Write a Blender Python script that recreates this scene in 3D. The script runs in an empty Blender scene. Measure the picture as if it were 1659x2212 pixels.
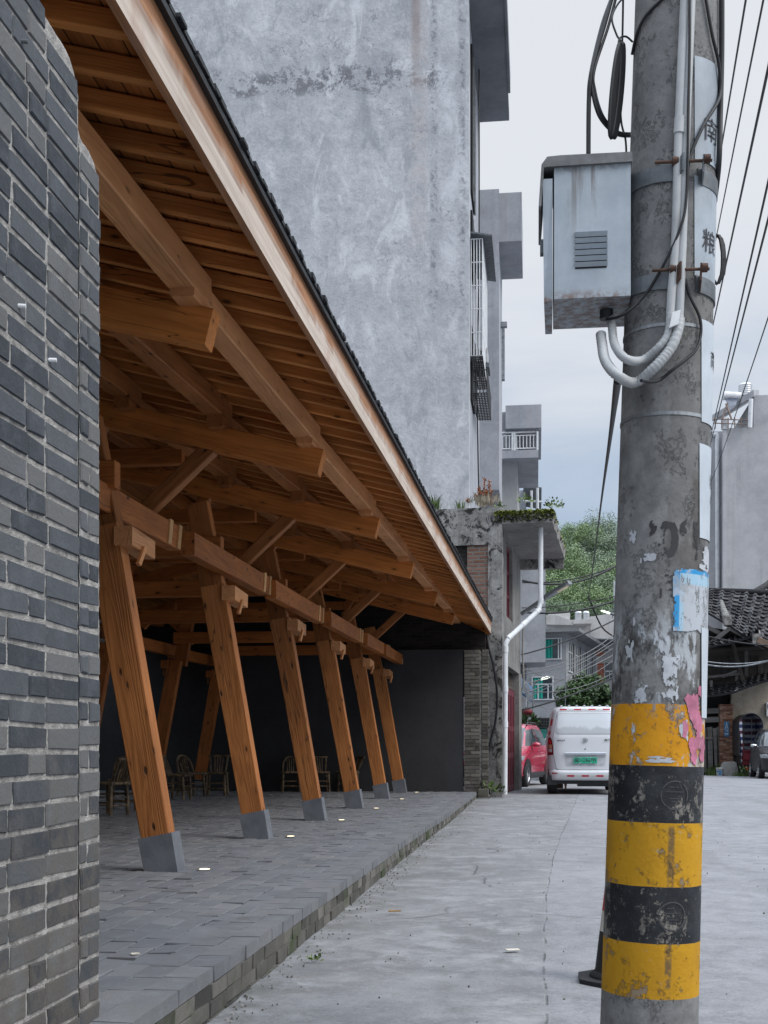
import bpy, math, random
from math import radians, sin, cos, tan, atan, atan2, pi, sqrt
from mathutils import Vector, Matrix, noise as mnoise
random.seed(7)
SC = bpy.context.scene
COL = SC.collection
V3 = Vector
# ------------------------------------------------------------------ frame: +Y runs down the street, +X to the right, camera above the origin
F = 2650.0; CX = 829.5; HY = 1618.0; CAMZ = 1.05
TH = atan(330.5 / F); CT, ST = cos(TH), sin(TH)
def ray(px, py):
    x = (px - CX) / F; z = (HY - py) / F
    return V3((x * CT - ST, x * ST + CT, z))
O = V3((0, 0, CAMZ))
def Pv(px, py, v): r = ray(px, py); return O + r * (v / r.y)
def Pu(px, py, u): r = ray(px, py); return O + r * (u / r.x)
def Pg(px, v): p = Pv(px, HY, v); return V3((p.x, v, gz(v)))
def Pz(px, py, z): r = ray(px, py); return O + r * ((z - CAMZ) / r.z)
def gz(v): return 0.0040 * min(max(v, 0.0), 25.0)
PLAT = 0.21
# ------------------------------------------------------------------ mesh builder
class MB:
    def __init__(s): s.v = []; s.f = []; s.mi = []; s.sm = []; s.at = []
    def add(s, vs, fs, mi=0, smooth=False, val=0.5):
        b = len(s.v); s.v += [tuple(p) for p in vs]
        for f in fs:
            s.f.append(tuple(i + b for i in f)); s.mi.append(mi); s.sm.append(smooth); s.at.append(val)
        return s
    def box(s, a, b, mi=0, M=None, val=0.5):
        x0, y0, z0 = a; x1, y1, z1 = b
        vs = [V3(p) for p in ((x0,y0,z0),(x1,y0,z0),(x1,y1,z0),(x0,y1,z0),(x0,y0,z1),(x1,y0,z1),(x1,y1,z1),(x0,y1,z1))]
        if M is not None: vs = [M @ p for p in vs]
        return s.add(vs, [(0,3,2,1),(4,5,6,7),(0,1,5,4),(1,2,6,5),(2,3,7,6),(3,0,4,7)], mi, False, val)
    def hexa(s, vs, mi=0, val=0.5):
        return s.add(vs, [(0,3,2,1),(4,5,6,7),(0,1,5,4),(1,2,6,5),(2,3,7,6),(3,0,4,7)], mi, False, val)
    def quad(s, a, b, c, d, mi=0, val=0.5): return s.add([a,b,c,d], [(0,1,2,3)], mi, False, val)
    def prism(s, pts, off, mi=0, val=0.5):
        n = len(pts); off = V3(off); pts = [V3(p) for p in pts]
        vs = pts + [p + off for p in pts]
        fs = [tuple(range(n))[::-1], tuple(range(n, 2*n))] + [(i, (i+1) % n, (i+1) % n + n, i + n) for i in range(n)]
        return s.add(vs, fs, mi, False, val)
    def chamfer(s, L, w, h, c=0.008, w1=None, h1=None, x0=0.0, mi=0):
        w1 = w if w1 is None else w1; h1 = h if h1 is None else h1
        def sec(x, w, h):
            a, b = w/2, h/2
            return [(x,-a+c,-b),(x,a-c,-b),(x,a,-b+c),(x,a,b-c),(x,a-c,b),(x,-a+c,b),(x,-a,b-c),(x,-a,-b+c)]
        vs = sec(x0, w, h) + sec(x0 + L, w1, h1)
        fs = [(0,1,2,3,4,5,6,7)[::-1], tuple(range(8,16))] + [(i,(i+1)%8,(i+1)%8+8,i+8) for i in range(8)]
        return s.add(vs, fs, mi)
    def tube(s, pts, r, n=8, mi=0, caps=True, smooth=True, val=0.5):
        pts = [V3(p) for p in pts]; m = len(pts)
        rs = r if isinstance(r, (list, tuple)) else [r] * m
        prev = None; vs = []
        for i, p in enumerate(pts):
            t = (pts[min(i+1, m-1)] - pts[max(i-1, 0)])
            if t.length < 1e-9: t = V3((0,0,1))
            t.normalize()
            if prev is None:
                a = V3((0,0,1)) if abs(t.z) < 0.9 else V3((1,0,0))
                nrm = t.cross(a).normalized()
            else:
                nrm = prev - t * prev.dot(t)
                if nrm.length < 1e-6: nrm = t.orthogonal()
                nrm.normalize()
            prev = nrm; bi = t.cross(nrm)
            for k in range(n):
                an = 2*pi*k/n
                vs.append(p + (nrm*cos(an) + bi*sin(an)) * rs[i])
        fs = []
        for i in range(m-1):
            for k in range(n):
                fs.append((i*n+k, i*n+(k+1)%n, (i+1)*n+(k+1)%n, (i+1)*n+k))
        s.add(vs, fs, mi, smooth, val)
        if caps:
            s.add(vs[:n], [tuple(range(n))[::-1]], mi, False, val); s.add(vs[-n:], [tuple(range(n))], mi, False, val)
        return s
    def lathe(s, prof, n=24, mi=0, M=None, smooth=True, a0=0, a1=2*pi):
        full = abs(a1-a0-2*pi) < 1e-6; m = n if full else n+1; vs = []
        for (r, z) in prof:
            for k in range(m):
                a = a0 + (a1-a0)*k/n
                p = V3((r*cos(a), r*sin(a), z)); vs.append(M @ p if M is not None else p)
        fs = []
        for i in range(len(prof)-1):
            for k in range(n):
                k2 = (k+1) % m if full else k+1
                fs.append((i*m+k, i*m+k2, (i+1)*m+k2, (i+1)*m+k))
        return s.add(vs, fs, mi, smooth)
    def mesh(s, name):
        me = bpy.data.meshes.new(name)
        me.from_pydata(s.v, [], s.f)
        me.polygons.foreach_set('use_smooth', s.sm)
        me.polygons.foreach_set('material_index', s.mi)
        at = me.attributes.new('tone', 'FLOAT', 'FACE'); at.data.foreach_set('value', s.at)
        me.update()
        return me
W = {}
def obj(name, mb, mats, parent=None, M=None, label=None):
    """mb's vertices are in the frame M (world when None)"""
    M = M if M is not None else (W[parent.name].copy() if parent else Matrix())
    if M is None: M = Matrix()
    o = bpy.data.objects.new(name, mb.mesh(name) if isinstance(mb, MB) else mb)
    COL.objects.link(o)
    for m in (mats if isinstance(mats, (list, tuple)) else [mats]): o.data.materials.append(m)
    W[o.name] = M.copy()
    if parent is not None:
        o.parent = parent; o.matrix_basis = W[parent.name].inverted() @ M
    else: o.matrix_basis = M
    if label: o['label'] = label
    return o
ID = Matrix()
def wobj(name, mb, mats, parent=None, org=None):
    """vertices in world space; origin put at org"""
    org = V3(org) if org is not None else (W[parent.name].translation.copy() if parent else V3(mb.v[0]))
    mb.v = [tuple(V3(p) - org) for p in mb.v]
    return obj(name, mb, mats, parent, Matrix.Translation(org))
def thing(name, label, cat, loc=(0,0,0), rz=0.0, group=None):
    o = bpy.data.objects.new(name, None); COL.objects.link(o); o.empty_display_size = 0.2
    M = Matrix.Translation(V3(loc)) @ Matrix.Rotation(rz, 4, 'Z')
    o.matrix_basis = M; W[o.name] = M
    return tag(o, label, cat, group)
def tag(o, label, cat, group=None, kind=None):
    if label: o['label'] = label
    if cat: o['category'] = cat
    if group: o['group'] = group
    if kind: o['kind'] = kind
    return o
def struct(o): o['kind'] = 'structure'; return o
def frame(p0, p1, up=(0,0,1)):
    p0 = V3(p0); x = (V3(p1) - p0); L = x.length; x.normalize()
    y = V3(up).cross(x)
    if y.length < 1e-6: y = V3((0,1,0)).cross(x)
    y.normalize(); z = x.cross(y)
    M = Matrix(((x.x,y.x,z.x,p0.x),(x.y,y.y,z.y,p0.y),(x.z,y.z,z.z,p0.z),(0,0,0,1)))
    return M, L
def beam(name, p0, p1, w, h, mat, parent, up=(0,0,1), w1=None, h1=None, c=0.008):
    M, L = frame(p0, p1, up)
    return obj(name, MB().chamfer(L, w, h, c, w1, h1), mat, parent, M)
def copy_tree(o, parent=None):
    c = o.copy(); COL.objects.link(c); W[c.name] = W[o.name].copy()
    if parent is not None: c.parent = parent
    for ch in list(o.children): copy_tree(ch, c)
    return c
def place(o, loc, rz, s=1.0):
    M = Matrix.Translation(V3(loc)) @ Matrix.Rotation(rz, 4, 'Z') @ Matrix.Scale(s, 4)
    o.matrix_basis = M; W[o.name] = M
def text_mb(body, size, depth=0.0, shear=0.0, width=None, bold=0.0):
    c = bpy.data.curves.new('lettering', 'FONT'); c.body = body; c.size = size; c.align_x = 'CENTER'; c.align_y = 'CENTER'
    c.shear = shear; c.offset = bold; c.resolution_u = 3
    t = bpy.data.objects.new('lettering', c); COL.objects.link(t)
    dg = bpy.context.evaluated_depsgraph_get()
    me = bpy.data.meshes.new_from_object(t.evaluated_get(dg))
    mb = MB(); vs = [v.co.copy() for v in me.vertices]
    if width and vs:
        w0 = max(p.x for p in vs) - min(p.x for p in vs)
        for p in vs: p.x *= width / max(w0, 1e-6)
    mb.add(vs, [tuple(p.vertices) for p in me.polygons])
    bpy.data.objects.remove(t); bpy.data.curves.remove(c); bpy.data.meshes.remove(me)
    return mb
# ------------------------------------------------------------------ materials
class V:
    def __init__(s, nt, sock): s.nt = nt; s.s = sock
    def op(s, o, b=0.0, c=None, rev=False):
        n = s.nt.nodes.new('ShaderNodeMath'); n.operation = o
        args = [b, s] if rev else [s, b]
        if c is not None: args.append(c)
        for i, a in enumerate(args):
            if isinstance(a, V): s.nt.links.new(a.s, n.inputs[i])
            else: n.inputs[i].default_value = a
        return V(s.nt, n.outputs[0])
    def __add__(s, b): return s.op('ADD', b)
    __radd__ = __add__
    def __mul__(s, b): return s.op('MULTIPLY', b)
    __rmul__ = __mul__
    def __sub__(s, b): return s.op('SUBTRACT', b)
    def __rsub__(s, b): return s.op('SUBTRACT', b, rev=True)
    def abs(s): return s.op('ABSOLUTE')
    def sin(s): return s.op('SINE')
    def frac(s): return s.op('FRACT')
    def floor(s): return s.op('FLOOR')
    def mx(s, b): return s.op('MAXIMUM', b)
    def mn(s, b): return s.op('MINIMUM', b)
    def ss(s, a, b, c=0.0, d=1.0):
        n = s.nt.nodes.new('ShaderNodeMapRange'); n.interpolation_type = 'SMOOTHSTEP'
        s.nt.links.new(s.s, n.inputs[0])
        for i, x in enumerate((a, b, c, d)): n.inputs[i+1].default_value = x
        return V(s.nt, n.outputs[0])
class Mat:
    def __init__(s, name, rough=0.7, metal=0.0, spec=0.5):
        s.m = bpy.data.materials.new(name); s.m.use_nodes = True; s.nt = s.m.node_tree
        s.b = s.nt.nodes['Principled BSDF']; s.b.inputs['Roughness'].default_value = rough
        s.b.inputs['Metallic'].default_value = metal; s.b.inputs['Specular IOR Level'].default_value = spec
        tc = s.nt.nodes.new('ShaderNodeTexCoord'); s.P = V(s.nt, tc.outputs['Object']); s._r = None
    def nd(s, t, ins, **p):
        n = s.nt.nodes.new(t)
        for k, v in p.items(): setattr(n, k, v)
        for k, v in ins.items():
            if isinstance(v, V): s.nt.links.new(v.s, n.inputs[k])
            else: n.inputs[k].default_value = v
        return n
    def rnd(s):
        if s._r is None: s._r = V(s.nt, s.nt.nodes.new('ShaderNodeObjectInfo').outputs['Random'])
        return s._r
    def tone(s):
        n = s.nt.nodes.new('ShaderNodeAttribute'); n.attribute_name = 'tone'; return V(s.nt, n.outputs['Fac'])
    def geo(s): return V(s.nt, s.nt.nodes.new('ShaderNodeNewGeometry').outputs['Position'])
    def nz(s):
        return s.xyz(V(s.nt, s.nt.nodes.new('ShaderNodeNewGeometry').outputs['Normal']))[2]
    def xyz(s, v=None):
        n = s.nd('ShaderNodeSeparateXYZ', {0: v or s.P}); return [V(s.nt, o) for o in n.outputs]
    def comb(s, x, y, z): return V(s.nt, s.nd('ShaderNodeCombineXYZ', {0: x, 1: y, 2: z}).outputs[0])
    def map(s, v=None, sc=(1,1,1), loc=(0,0,0), rot=(0,0,0)):
        n = s.nd('ShaderNodeMapping', {0: v or s.P, 1: loc, 2: rot, 3: sc}); return V(s.nt, n.outputs[0])
    def offr(s, k=37.0):
        r = s.rnd() * k
        n = s.nd('ShaderNodeVectorMath', {0: s.P, 1: s.comb(r, r * 1.7, r * 2.3)}, operation='ADD'); return V(s.nt, n.outputs[0])
    def noise(s, v=None, scale=1.0, det=4.0, rough=0.55, dist=0.0, col=False):
        n = s.nd('ShaderNodeTexNoise', {'Vector': v or s.P, 'Scale': scale, 'Detail': det, 'Roughness': rough, 'Distortion': dist})
        return V(s.nt, n.outputs[1 if col else 0])
    def warp(s, v, scale, amt):
        c = s.noise(v, scale, 3, col=True)
        n = s.nd('ShaderNodeVectorMath', {0: c, 1: (amt, amt, amt), 2: v}, operation='MULTIPLY_ADD'); return V(s.nt, n.outputs[0])
    def vor(s, v=None, scale=1.0, feat='F1', out='Distance'):
        n = s.nd('ShaderNodeTexVoronoi', {'Vector': v or s.P, 'Scale': scale}, feature=feat); return V(s.nt, n.outputs[out])
    def mix(s, f, a, b, bt='MIX'):
        n = s.nt.nodes.new('ShaderNodeMix'); n.data_type = 'RGBA'; n.blend_type = bt
        for i, x in ((0, f), (6, a), (7, b)):
            if isinstance(x, V): s.nt.links.new(x.s, n.inputs[i])
            elif i and not isinstance(x, (int, float)): n.inputs[i].default_value = (*x[:3], 1)
            else: n.inputs[i].default_value = x
        return V(s.nt, n.outputs[2])
    def scale_c(s, c, f):
        return s.mix(1.0, c, V(s.nt, s.nd('ShaderNodeCombineColor', {0: f, 1: f, 2: f}).outputs[0]), 'MULTIPLY')
    def col(s, c):
        if isinstance(c, V): s.nt.links.new(c.s, s.b.inputs['Base Color'])
        else: s.b.inputs['Base Color'].default_value = (*c, 1)
        return s
    def ro(s, r): s.nt.links.new(r.s, s.b.inputs['Roughness']); return s
    def bump(s, h, dist=0.01, st=1.0):
        n = s.nd('ShaderNodeBump', {'Height': h, 'Distance': dist, 'Strength': st}); s.nt.links.new(n.outputs[0], s.b.inputs['Normal']); return s
    def emit(s, c, st): s.b.inputs['Emission Color'].default_value = (*c, 1); s.b.inputs['Emission Strength'].default_value = st; return s
def plain(name, c, rough=0.6, metal=0.0, var=0.25, sc=6.0, spec=0.4, bump=0.0, dirt=0.0, dirtc=(0.06,0.05,0.045)):
    m = Mat(name, rough, metal, spec); v = m.offr(); n = m.noise(v, sc, 6, 0.65)
    c2 = tuple(x * (1 - var) for x in c); c = m.mix(n.ss(0.3, 0.7), c2, tuple(min(1, x * (1 + var*0.4)) for x in c))
    if dirt: c = m.mix(m.noise(m.map(v, (1,1,0.35)), sc*1.7, 8, 0.7).ss(0.52, 0.75) * dirt, c, dirtc)
    m.col(c)
    if bump: m.bump(m.noise(v, sc*8, 5), bump)
    return m.m
def wood(name, light, dark, knots=1.0, rough=0.6, dim=1.0, crack=True):
    m = Mat(name, rough, 0, 0.3); v = m.offr()
    g1 = m.noise(m.map(v, (0.35, 6, 6)), 1.5, 3, 0.5, 0.6)
    rings = (g1 * 46.0).sin() * 0.5 + 0.5
    fib = m.noise(m.map(v, (1.2, 70, 70)), 2.0, 4, 0.6)
    big = m.noise(m.map(v, (0.8, 2.5, 2.5)), 1.3, 4, 0.6)
    c = m.mix((rings * 0.16 + fib * 0.55 + big * 0.32).ss(0.15, 0.85), dark, light)
    c = m.scale_c(c, (big * 0.8 + 0.55) * (m.rnd() * 0.35 + 0.8) * dim)
    kd = m.vor(m.map(v, (2.9, 7.5, 7.5)), 1.5); kc = m.xyz(m.vor(m.map(v, (2.9, 7.5, 7.5)), 1.5, out='Color'))[0]
    k = (1.0 - kd.ss(0.07, 0.17)) * kc.ss(0.16, 0.20) * knots
    halo = (1.0 - kd.ss(0.12, 0.38)) * kc.ss(0.16, 0.20) * knots * 0.35
    c = m.mix(halo, c, tuple(x * 0.55 for x in dark)); c = m.mix(k * 0.9, c, (0.025, 0.012, 0.006))
    if crack:
        x, y, z = m.xyz(v)
        cn = m.noise(m.map(v, (0.7, 9, 9)), 1.0, 2, 0.5)
        cr = (1.0 - ((cn - 0.5).abs()).ss(0.002, 0.008)) * m.noise(m.map(v, (0.5,1,1)), 1.1, 2).ss(0.52, 0.58) * 0.75
        c = m.mix(cr, c, (0.03, 0.015, 0.008))
    m.col(c).bump(fib * 0.6 + rings * 0.4 - k, 0.004)
    return m.m
def concrete(name, lo, hi, sc=0.7, stains=0.5, cracks=0.0, streak=0.4, dark=(0.07,0.07,0.075), bump=0.006, warm=0.0, rough=0.85, sth=0.57):
    m = Mat(name, rough, 0, 0.25); P = m.P
    n1 = m.noise(P, sc, 9, 0.62, 0.3); n2 = m.noise(P, sc*5, 8, 0.7, 0.4); n3 = m.noise(P, sc*26, 5, 0.7)
    c = m.mix((n1*0.55 + n2*0.35 + n3*0.2).ss(0.36, 0.72), lo, hi)
    st = m.noise(m.map(P, (1.8, 1.8, 0.16)), sc*1.6, 8, 0.68)
    c = m.mix(st.ss(0.5, 0.74) * streak, c, tuple(x*0.62 for x in lo))
    if stains: c = m.mix(m.noise(m.map(P, loc=(9,3,5)), sc*1.3, 12, 0.75, 0.8).ss(sth, sth+0.09) * stains, c, dark)
    if cracks:
        cv = m.vor(m.warp(P, 3.0, 0.35), 3.2, 'DISTANCE_TO_EDGE')
        mk = m.noise(m.map(P, loc=(1,7,2)), 0.42, 3).ss(0.48, 0.6) * n2.ss(0.4, 0.58)
        c = m.mix((1.0 - cv.ss(0.012, 0.06)) * mk * cracks, c, dark)
    if warm: c = m.mix(m.noise(m.map(P, (2.2, 2.2, 0.1), (4,4,4)), sc, 5).ss(0.56, 0.68) * warm, c, (0.36, 0.27, 0.25))
    m.col(c).bump(n2 * 0.7 + n3 * 0.5, bump)
    return m.m
def brickmat(name, ramp, mortar_mix=0.0, bump=0.004, moss=0.0, rough=0.85, wear=1.0, lowdirt=0.0):
    """colour of loose bricks: one tone per brick, wear by noise"""
    m = Mat(name, rough, 0, 0.25); t = m.tone()
    c = m.mix(t.ss(0.0, 0.55), ramp[0], ramp[1]); c = m.mix(t.ss(0.5, 1.0), c, ramp[2])
    n = m.noise(m.P, 9, 8, 0.7); n2 = m.noise(m.P, 55, 5, 0.7); st = m.noise(m.map(m.P, (1,1,0.5)), 2.2, 6, 0.65)
    c = m.mix(n.ss(0.45, 0.72) * 0.45 * wear, c, tuple(x*1.7 for x in ramp[1])); c = m.mix(st.ss(0.5, 0.75) * 0.55 * wear, c, tuple(x*0.4 for x in ramp[0]))
    c = m.mix(n2.ss(0.6, 0.75) * 0.25, c, (0.3, 0.3, 0.29))
    if lowdirt: X_, Y_, Z_ = m.xyz(m.geo()); c = m.mix((1.0 - (Z_ + (st-0.5)*1.4).ss(0.45, 1.25))*n.ss(0.32, 0.62)*lowdirt, c, (0.105,0.092,0.076))
    if moss: c = m.mix(m.noise(m.P, 1.6, 7, 0.7).ss(0.5, 0.68) * moss, c, (0.045, 0.065, 0.022))
    m.col(c).bump(n * 0.6 + n2 * 0.6, bump)
    return m.m
def wallbrick(name, c1, c2, mortar, bw=0.25, bh=0.068, rot=(pi/2,0,0), yz=False, wear=0.4, wearc=(0.05,0.05,0.05), ms=0.012):
    m = Mat(name, 0.9, 0, 0.2); v = m.map(m.warp(m.P, 4, 0.02), rot=rot)
    if yz: X_, Y_, Z_ = m.xyz(m.warp(m.P, 5, 0.035)); v = m.comb(Y_, Z_, 0.0)
    b = m.nd('ShaderNodeTexBrick', {'Vector': v, 'Color1': (*c1,1), 'Color2': (*c2,1), 'Mortar': (*mortar,1), 'Scale': 1.0, 'Mortar Size': ms, 'Mortar Smooth': 0.3, 'Brick Width': bw, 'Row Height': bh})
    n = m.noise(m.P, 1.1, 9, 0.7, 0.4); n2 = m.noise(m.P, 12, 6, 0.7)
    c = m.scale_c(V(m.nt, b.outputs[0]), n2 * 0.7 + 0.65); c = m.mix(n.ss(0.5, 0.62) * wear, c, wearc)
    m.col(c).bump(n2 * 0.5 - V(m.nt, b.outputs[1]), 0.012)
    return m.m
def paint(name, c, rough=0.28, coat=0.5, dirt=0.15):
    m = Mat(name, rough, 0, 0.5); n = m.noise(m.P, 3, 6, 0.65)
    c2 = m.mix(n.ss(0.4, 0.7) * dirt, c, tuple(x*0.6+0.03 for x in c)); _, _, z = m.xyz()
    m.col(m.mix((1.0 - z.ss(0.2, 0.55)) * n * 0.22, c2, (0.16,0.15,0.14))); m.b.inputs['Coat Weight'].default_value = coat; m.b.inputs['Coat Roughness'].default_value = 0.08
    return m.m
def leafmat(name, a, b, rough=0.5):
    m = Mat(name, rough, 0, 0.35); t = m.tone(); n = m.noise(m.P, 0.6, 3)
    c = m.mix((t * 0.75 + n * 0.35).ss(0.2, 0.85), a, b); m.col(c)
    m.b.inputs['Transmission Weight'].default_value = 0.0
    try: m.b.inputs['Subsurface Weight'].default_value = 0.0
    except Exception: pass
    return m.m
def glass(name, c=(0.02,0.03,0.035), rough=0.06):
    m = Mat(name, rough, 0, 0.8); m.col(m.mix(m.noise(m.P, 2, 3).ss(0.35, 0.7), c, tuple(x*2.2 for x in c))); return m.m

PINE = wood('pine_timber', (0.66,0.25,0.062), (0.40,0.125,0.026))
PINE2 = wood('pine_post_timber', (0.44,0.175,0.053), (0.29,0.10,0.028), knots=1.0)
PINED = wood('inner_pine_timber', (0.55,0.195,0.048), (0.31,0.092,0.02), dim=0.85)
PALE = wood('weathered_pale_pine', (0.66,0.32,0.14), (0.50,0.215,0.08), knots=0.5)
ENDG = wood('pale_end_grain', (0.70,0.42,0.19), (0.58,0.31,0.13), knots=0.0, crack=False)
GALV = plain('galvanised_steel', (0.30,0.32,0.34), 0.5, 0.6, 0.4, 9, dirt=0.4)
DGALV = plain('dull_grey_steel', (0.16,0.175,0.19), 0.6, 0.3, 0.4, 9, dirt=0.3)
PVC = plain('white_plastic_pipe', (0.66,0.68,0.70), 0.45, 0, 0.14, 3, dirt=0.25)
CONDUIT = plain('grey_plastic_conduit', (0.42,0.435,0.445), 0.5, 0, 0.2, 4, dirt=0.55, dirtc=(0.14,0.13,0.12))
BLACK = plain('black_rubber_cable', (0.018,0.019,0.022), 0.55, 0, 0.3)
RUST = plain('rusted_iron', (0.10,0.055,0.04), 0.8, 0.2, 0.5, 20)
RUBBER = plain('tyre_rubber', (0.022,0.022,0.024), 0.8, 0, 0.3)
PLASTIC = plain('dark_plastic', (0.03,0.032,0.035), 0.5, 0, 0.3)
CHROME = plain('satin_chrome', (0.55,0.56,0.58), 0.25, 0.9, 0.1)
GLASS = glass('dark_window_glass'); CARGLASS = glass('tinted_car_glass', (0.035,0.045,0.05), 0.04)
DARKVOID = plain('dark_interior', (0.012,0.012,0.013), 0.95, 0, 0.2)
# =================================================================== camera, sky, sun
cam = bpy.data.objects.new('camera', bpy.data.cameras.new('camera')); COL.objects.link(cam)
cam.location = O; cam.rotation_euler = (pi/2, 0, TH)
cd = cam.data; cd.sensor_fit = 'HORIZONTAL'; cd.sensor_width = 24.0; cd.lens = 24.0 * F / 1659.0
cd.shift_y = (HY - 1106.0) / 1659.0; cd.clip_start = 0.05; cd.clip_end = 2000
SC.camera = cam
SC.view_settings.view_transform = 'Standard'; SC.view_settings.look = 'None'; SC.view_settings.exposure = 0
try:
    SC.cycles.max_bounces = 7; SC.cycles.diffuse_bounces = 5; SC.cycles.use_denoising = True
except Exception: pass
SUN_EL, SUN_AZ = radians(44), radians(112)          # azimuth clockwise from +Y
world = bpy.data.worlds.new('World'); SC.world = world; world.use_nodes = True
wn = world.node_tree; bg = wn.nodes['Background']; bg.inputs['Strength'].default_value = 0.105
sky = wn.nodes.new('ShaderNodeTexSky'); sky.sky_type = 'NISHITA'; sky.sun_disc = False
sky.sun_elevation = SUN_EL; sky.sun_rotation = SUN_AZ; sky.air_density = 1.0; sky.dust_density = 2.0
class WM(Mat):
    def __init__(s): s.nt = wn; s._r = None; s.P = V(wn, wn.nodes.new('ShaderNodeTexCoord').outputs['Generated'])
wm = WM()
sx, sy, sz = wm.xyz()
cl = wm.noise(wm.map(wm.P, (1.0, 1.0, 2.6)), 2.6, 7, 0.55, 0.5)
elev = sz + (cl - 0.5) * 0.30
cc = wm.mix(elev.ss(0.16, 0.42), (4.1, 5.15, 6.7), (8.1, 8.35, 8.75))
cc = wm.mix(elev.ss(0.0, 0.16), (6.6, 7.4, 8.4), cc)
cc = wm.mix(cl.ss(0.46, 0.70) * 0.3, cc, (8.5, 8.65, 8.9))
cc = wm.mix(sz.ss(0.54, 0.85), cc, (24.0, 26.5, 30.5))
fin = wm.mix(0.88, V(wn, sky.outputs[0]), cc)
wn.links.new(fin.s, bg.inputs['Color'])
sl = bpy.data.lights.new('sun', 'SUN'); sl.energy = 2.1; sl.angle = radians(30); sl.color = (1.0, 0.96, 0.9)
so = bpy.data.objects.new('sun', sl); COL.objects.link(so)
sd = V3((sin(SUN_AZ)*cos(SUN_EL), cos(SUN_AZ)*cos(SUN_EL), sin(SUN_EL)))
so.rotation_euler = sd.to_track_quat('Z', 'Y').to_euler(); so.location = (20, -20, 40)
# =================================================================== ground
KP = [Pz(x, y, PLAT) for x, y in ((453,2095),(702,1932),(853,1829),(918,1787),(966,1757.5),(1029,1712))]
KU = [(p.y, p.x) for p in KP]; KU = [(1.5, KU[0][1])] + KU
def kerb_u(v):
    for (a, ua), (b, ub) in zip(KU, KU[1:]):
        if v <= b: return ua + (ub-ua) * (v-a) / (b-a)
    return KU[-1][1]
us = [-160,-90,-50,-30,-18,-12,-9] + [-8 + 0.5*i for i in range(33)] + [10,12,15,20,30,50,90,160]
vs = [-40,-20,-8] + [0.0 + 0.5*i for i in range(80)] + [41,44,48,54,62,75,95,130,180,260,400]
mb = MB(); P = []
for v in vs:
    for u in us:
        h = gz(v)
        if -1.2 < u < 6 and 2 < v < 40: h += 0.012 * (mnoise.noise(V3((u*0.8, v*0.5, 0))))
        P.append((u, v, h))
nu = len(us)
mb.add(P, [(j*nu+i, j*nu+i+1, (j+1)*nu+i+1, (j+1)*nu+i) for j in range(len(vs)-1) for i in range(nu-1)], 0, True)
m = Mat('worn_concrete_road', 0.88, 0, 0.25); G = m.geo(); gx, gy, _ = m.xyz(G)
q = (gy - 4.9).mx(0.0).mn(10.0); q2 = (gy - 14.9).mx(0.0); jl = q * q * 0.0028 + q2 * 0.05 + 0.03
dj = gx - jl + (m.noise(G, 1.1, 6) - 0.5) * 0.07
n1 = m.noise(G, 0.8, 10, 0.66, 0.5); n2 = m.noise(G, 4.5, 9, 0.72, 0.4); n3 = m.noise(G, 70, 4, 0.8); n4 = m.noise(m.map(G, (1.0, 1.0, 1), (3,8,0)), 1.0, 10, 0.7, 0.5)
left = m.mix((n1*0.4 + n2*0.62).ss(0.36, 0.68), (0.165,0.168,0.174), (0.275,0.28,0.29))
left = m.mix((n4*0.5+n2*0.5).ss(0.50, 0.62)*0.45, left, (0.36,0.365,0.375)); left = m.mix(n4.ss(0.2, 0.40)*-1.0+1.0, left, left)
left = m.mix(m.noise(m.map(G, loc=(5,2,0)), 0.9, 8, 0.7).ss(0.58, 0.7)*0.3, left, (0.11,0.115,0.085))
nearkerb = (1.0 - (gx + 1.26).ss(0.02, 0.55)) * m.noise(G, 2.2, 6, 0.7).ss(0.4, 0.62)
left = m.mix(nearkerb*0.6, left, (0.10,0.10,0.085))
n7 = m.noise(m.map(G, (1.0, 0.12, 1), (4,2,0)), 1.3, 6, 0.6)
right = m.mix((n2*0.6 + n1*0.35 + n3*0.25).ss(0.4, 0.74), (0.16,0.165,0.175), (0.285,0.29,0.305)); right = m.mix(n7.ss(0.5, 0.66)*0.4, right, (0.145,0.148,0.155))
c = m.mix(dj.ss(-0.02, 0.03), left, right)
n8 = m.noise(G, 22, 6, 0.75); c = m.mix(n8.ss(0.54, 0.68)*0.45, c, (0.13,0.132,0.137)); c = m.mix((1.0-n8.ss(0.32, 0.44))*0.4, c, (0.37,0.375,0.385))
c = m.mix(n3.ss(0.52, 0.75)*0.6, c, (0.38,0.385,0.39)); c = m.mix((1.0-n3.ss(0.22, 0.4))*0.55, c, (0.075,0.075,0.08))
crk = (1.0 - dj.abs().ss(0.001, 0.010)) * m.noise(G, 4, 3).ss(0.40, 0.60)*0.6
wv = m.vor(m.warp(G, 0.6, 1.2), 0.22, 'DISTANCE_TO_EDGE'); cr2 = (1.0 - wv.ss(0.0008, 0.0035)) * m.noise(G, 1.3, 2).ss(0.42, 0.6)
fl = m.noise(m.map(G, (1.0, 1.5, 1)), 0.9, 9, 0.66, 0.7); flk = (1.0 - (fl - 0.60).abs().ss(0.0, 0.006)) * n2.ss(0.50, 0.62)
c = m.mix((crk*0.75).mx(cr2*0.75).mx(flk*0.6*(1.0-dj.ss(-0.1, 0.3))), c, (0.05,0.05,0.05))
m.col(c).bump(n2*0.8 + n3*0.35 - crk, 0.010)
ROAD = m.m
struct(obj('ground', mb, ROAD))
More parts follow.
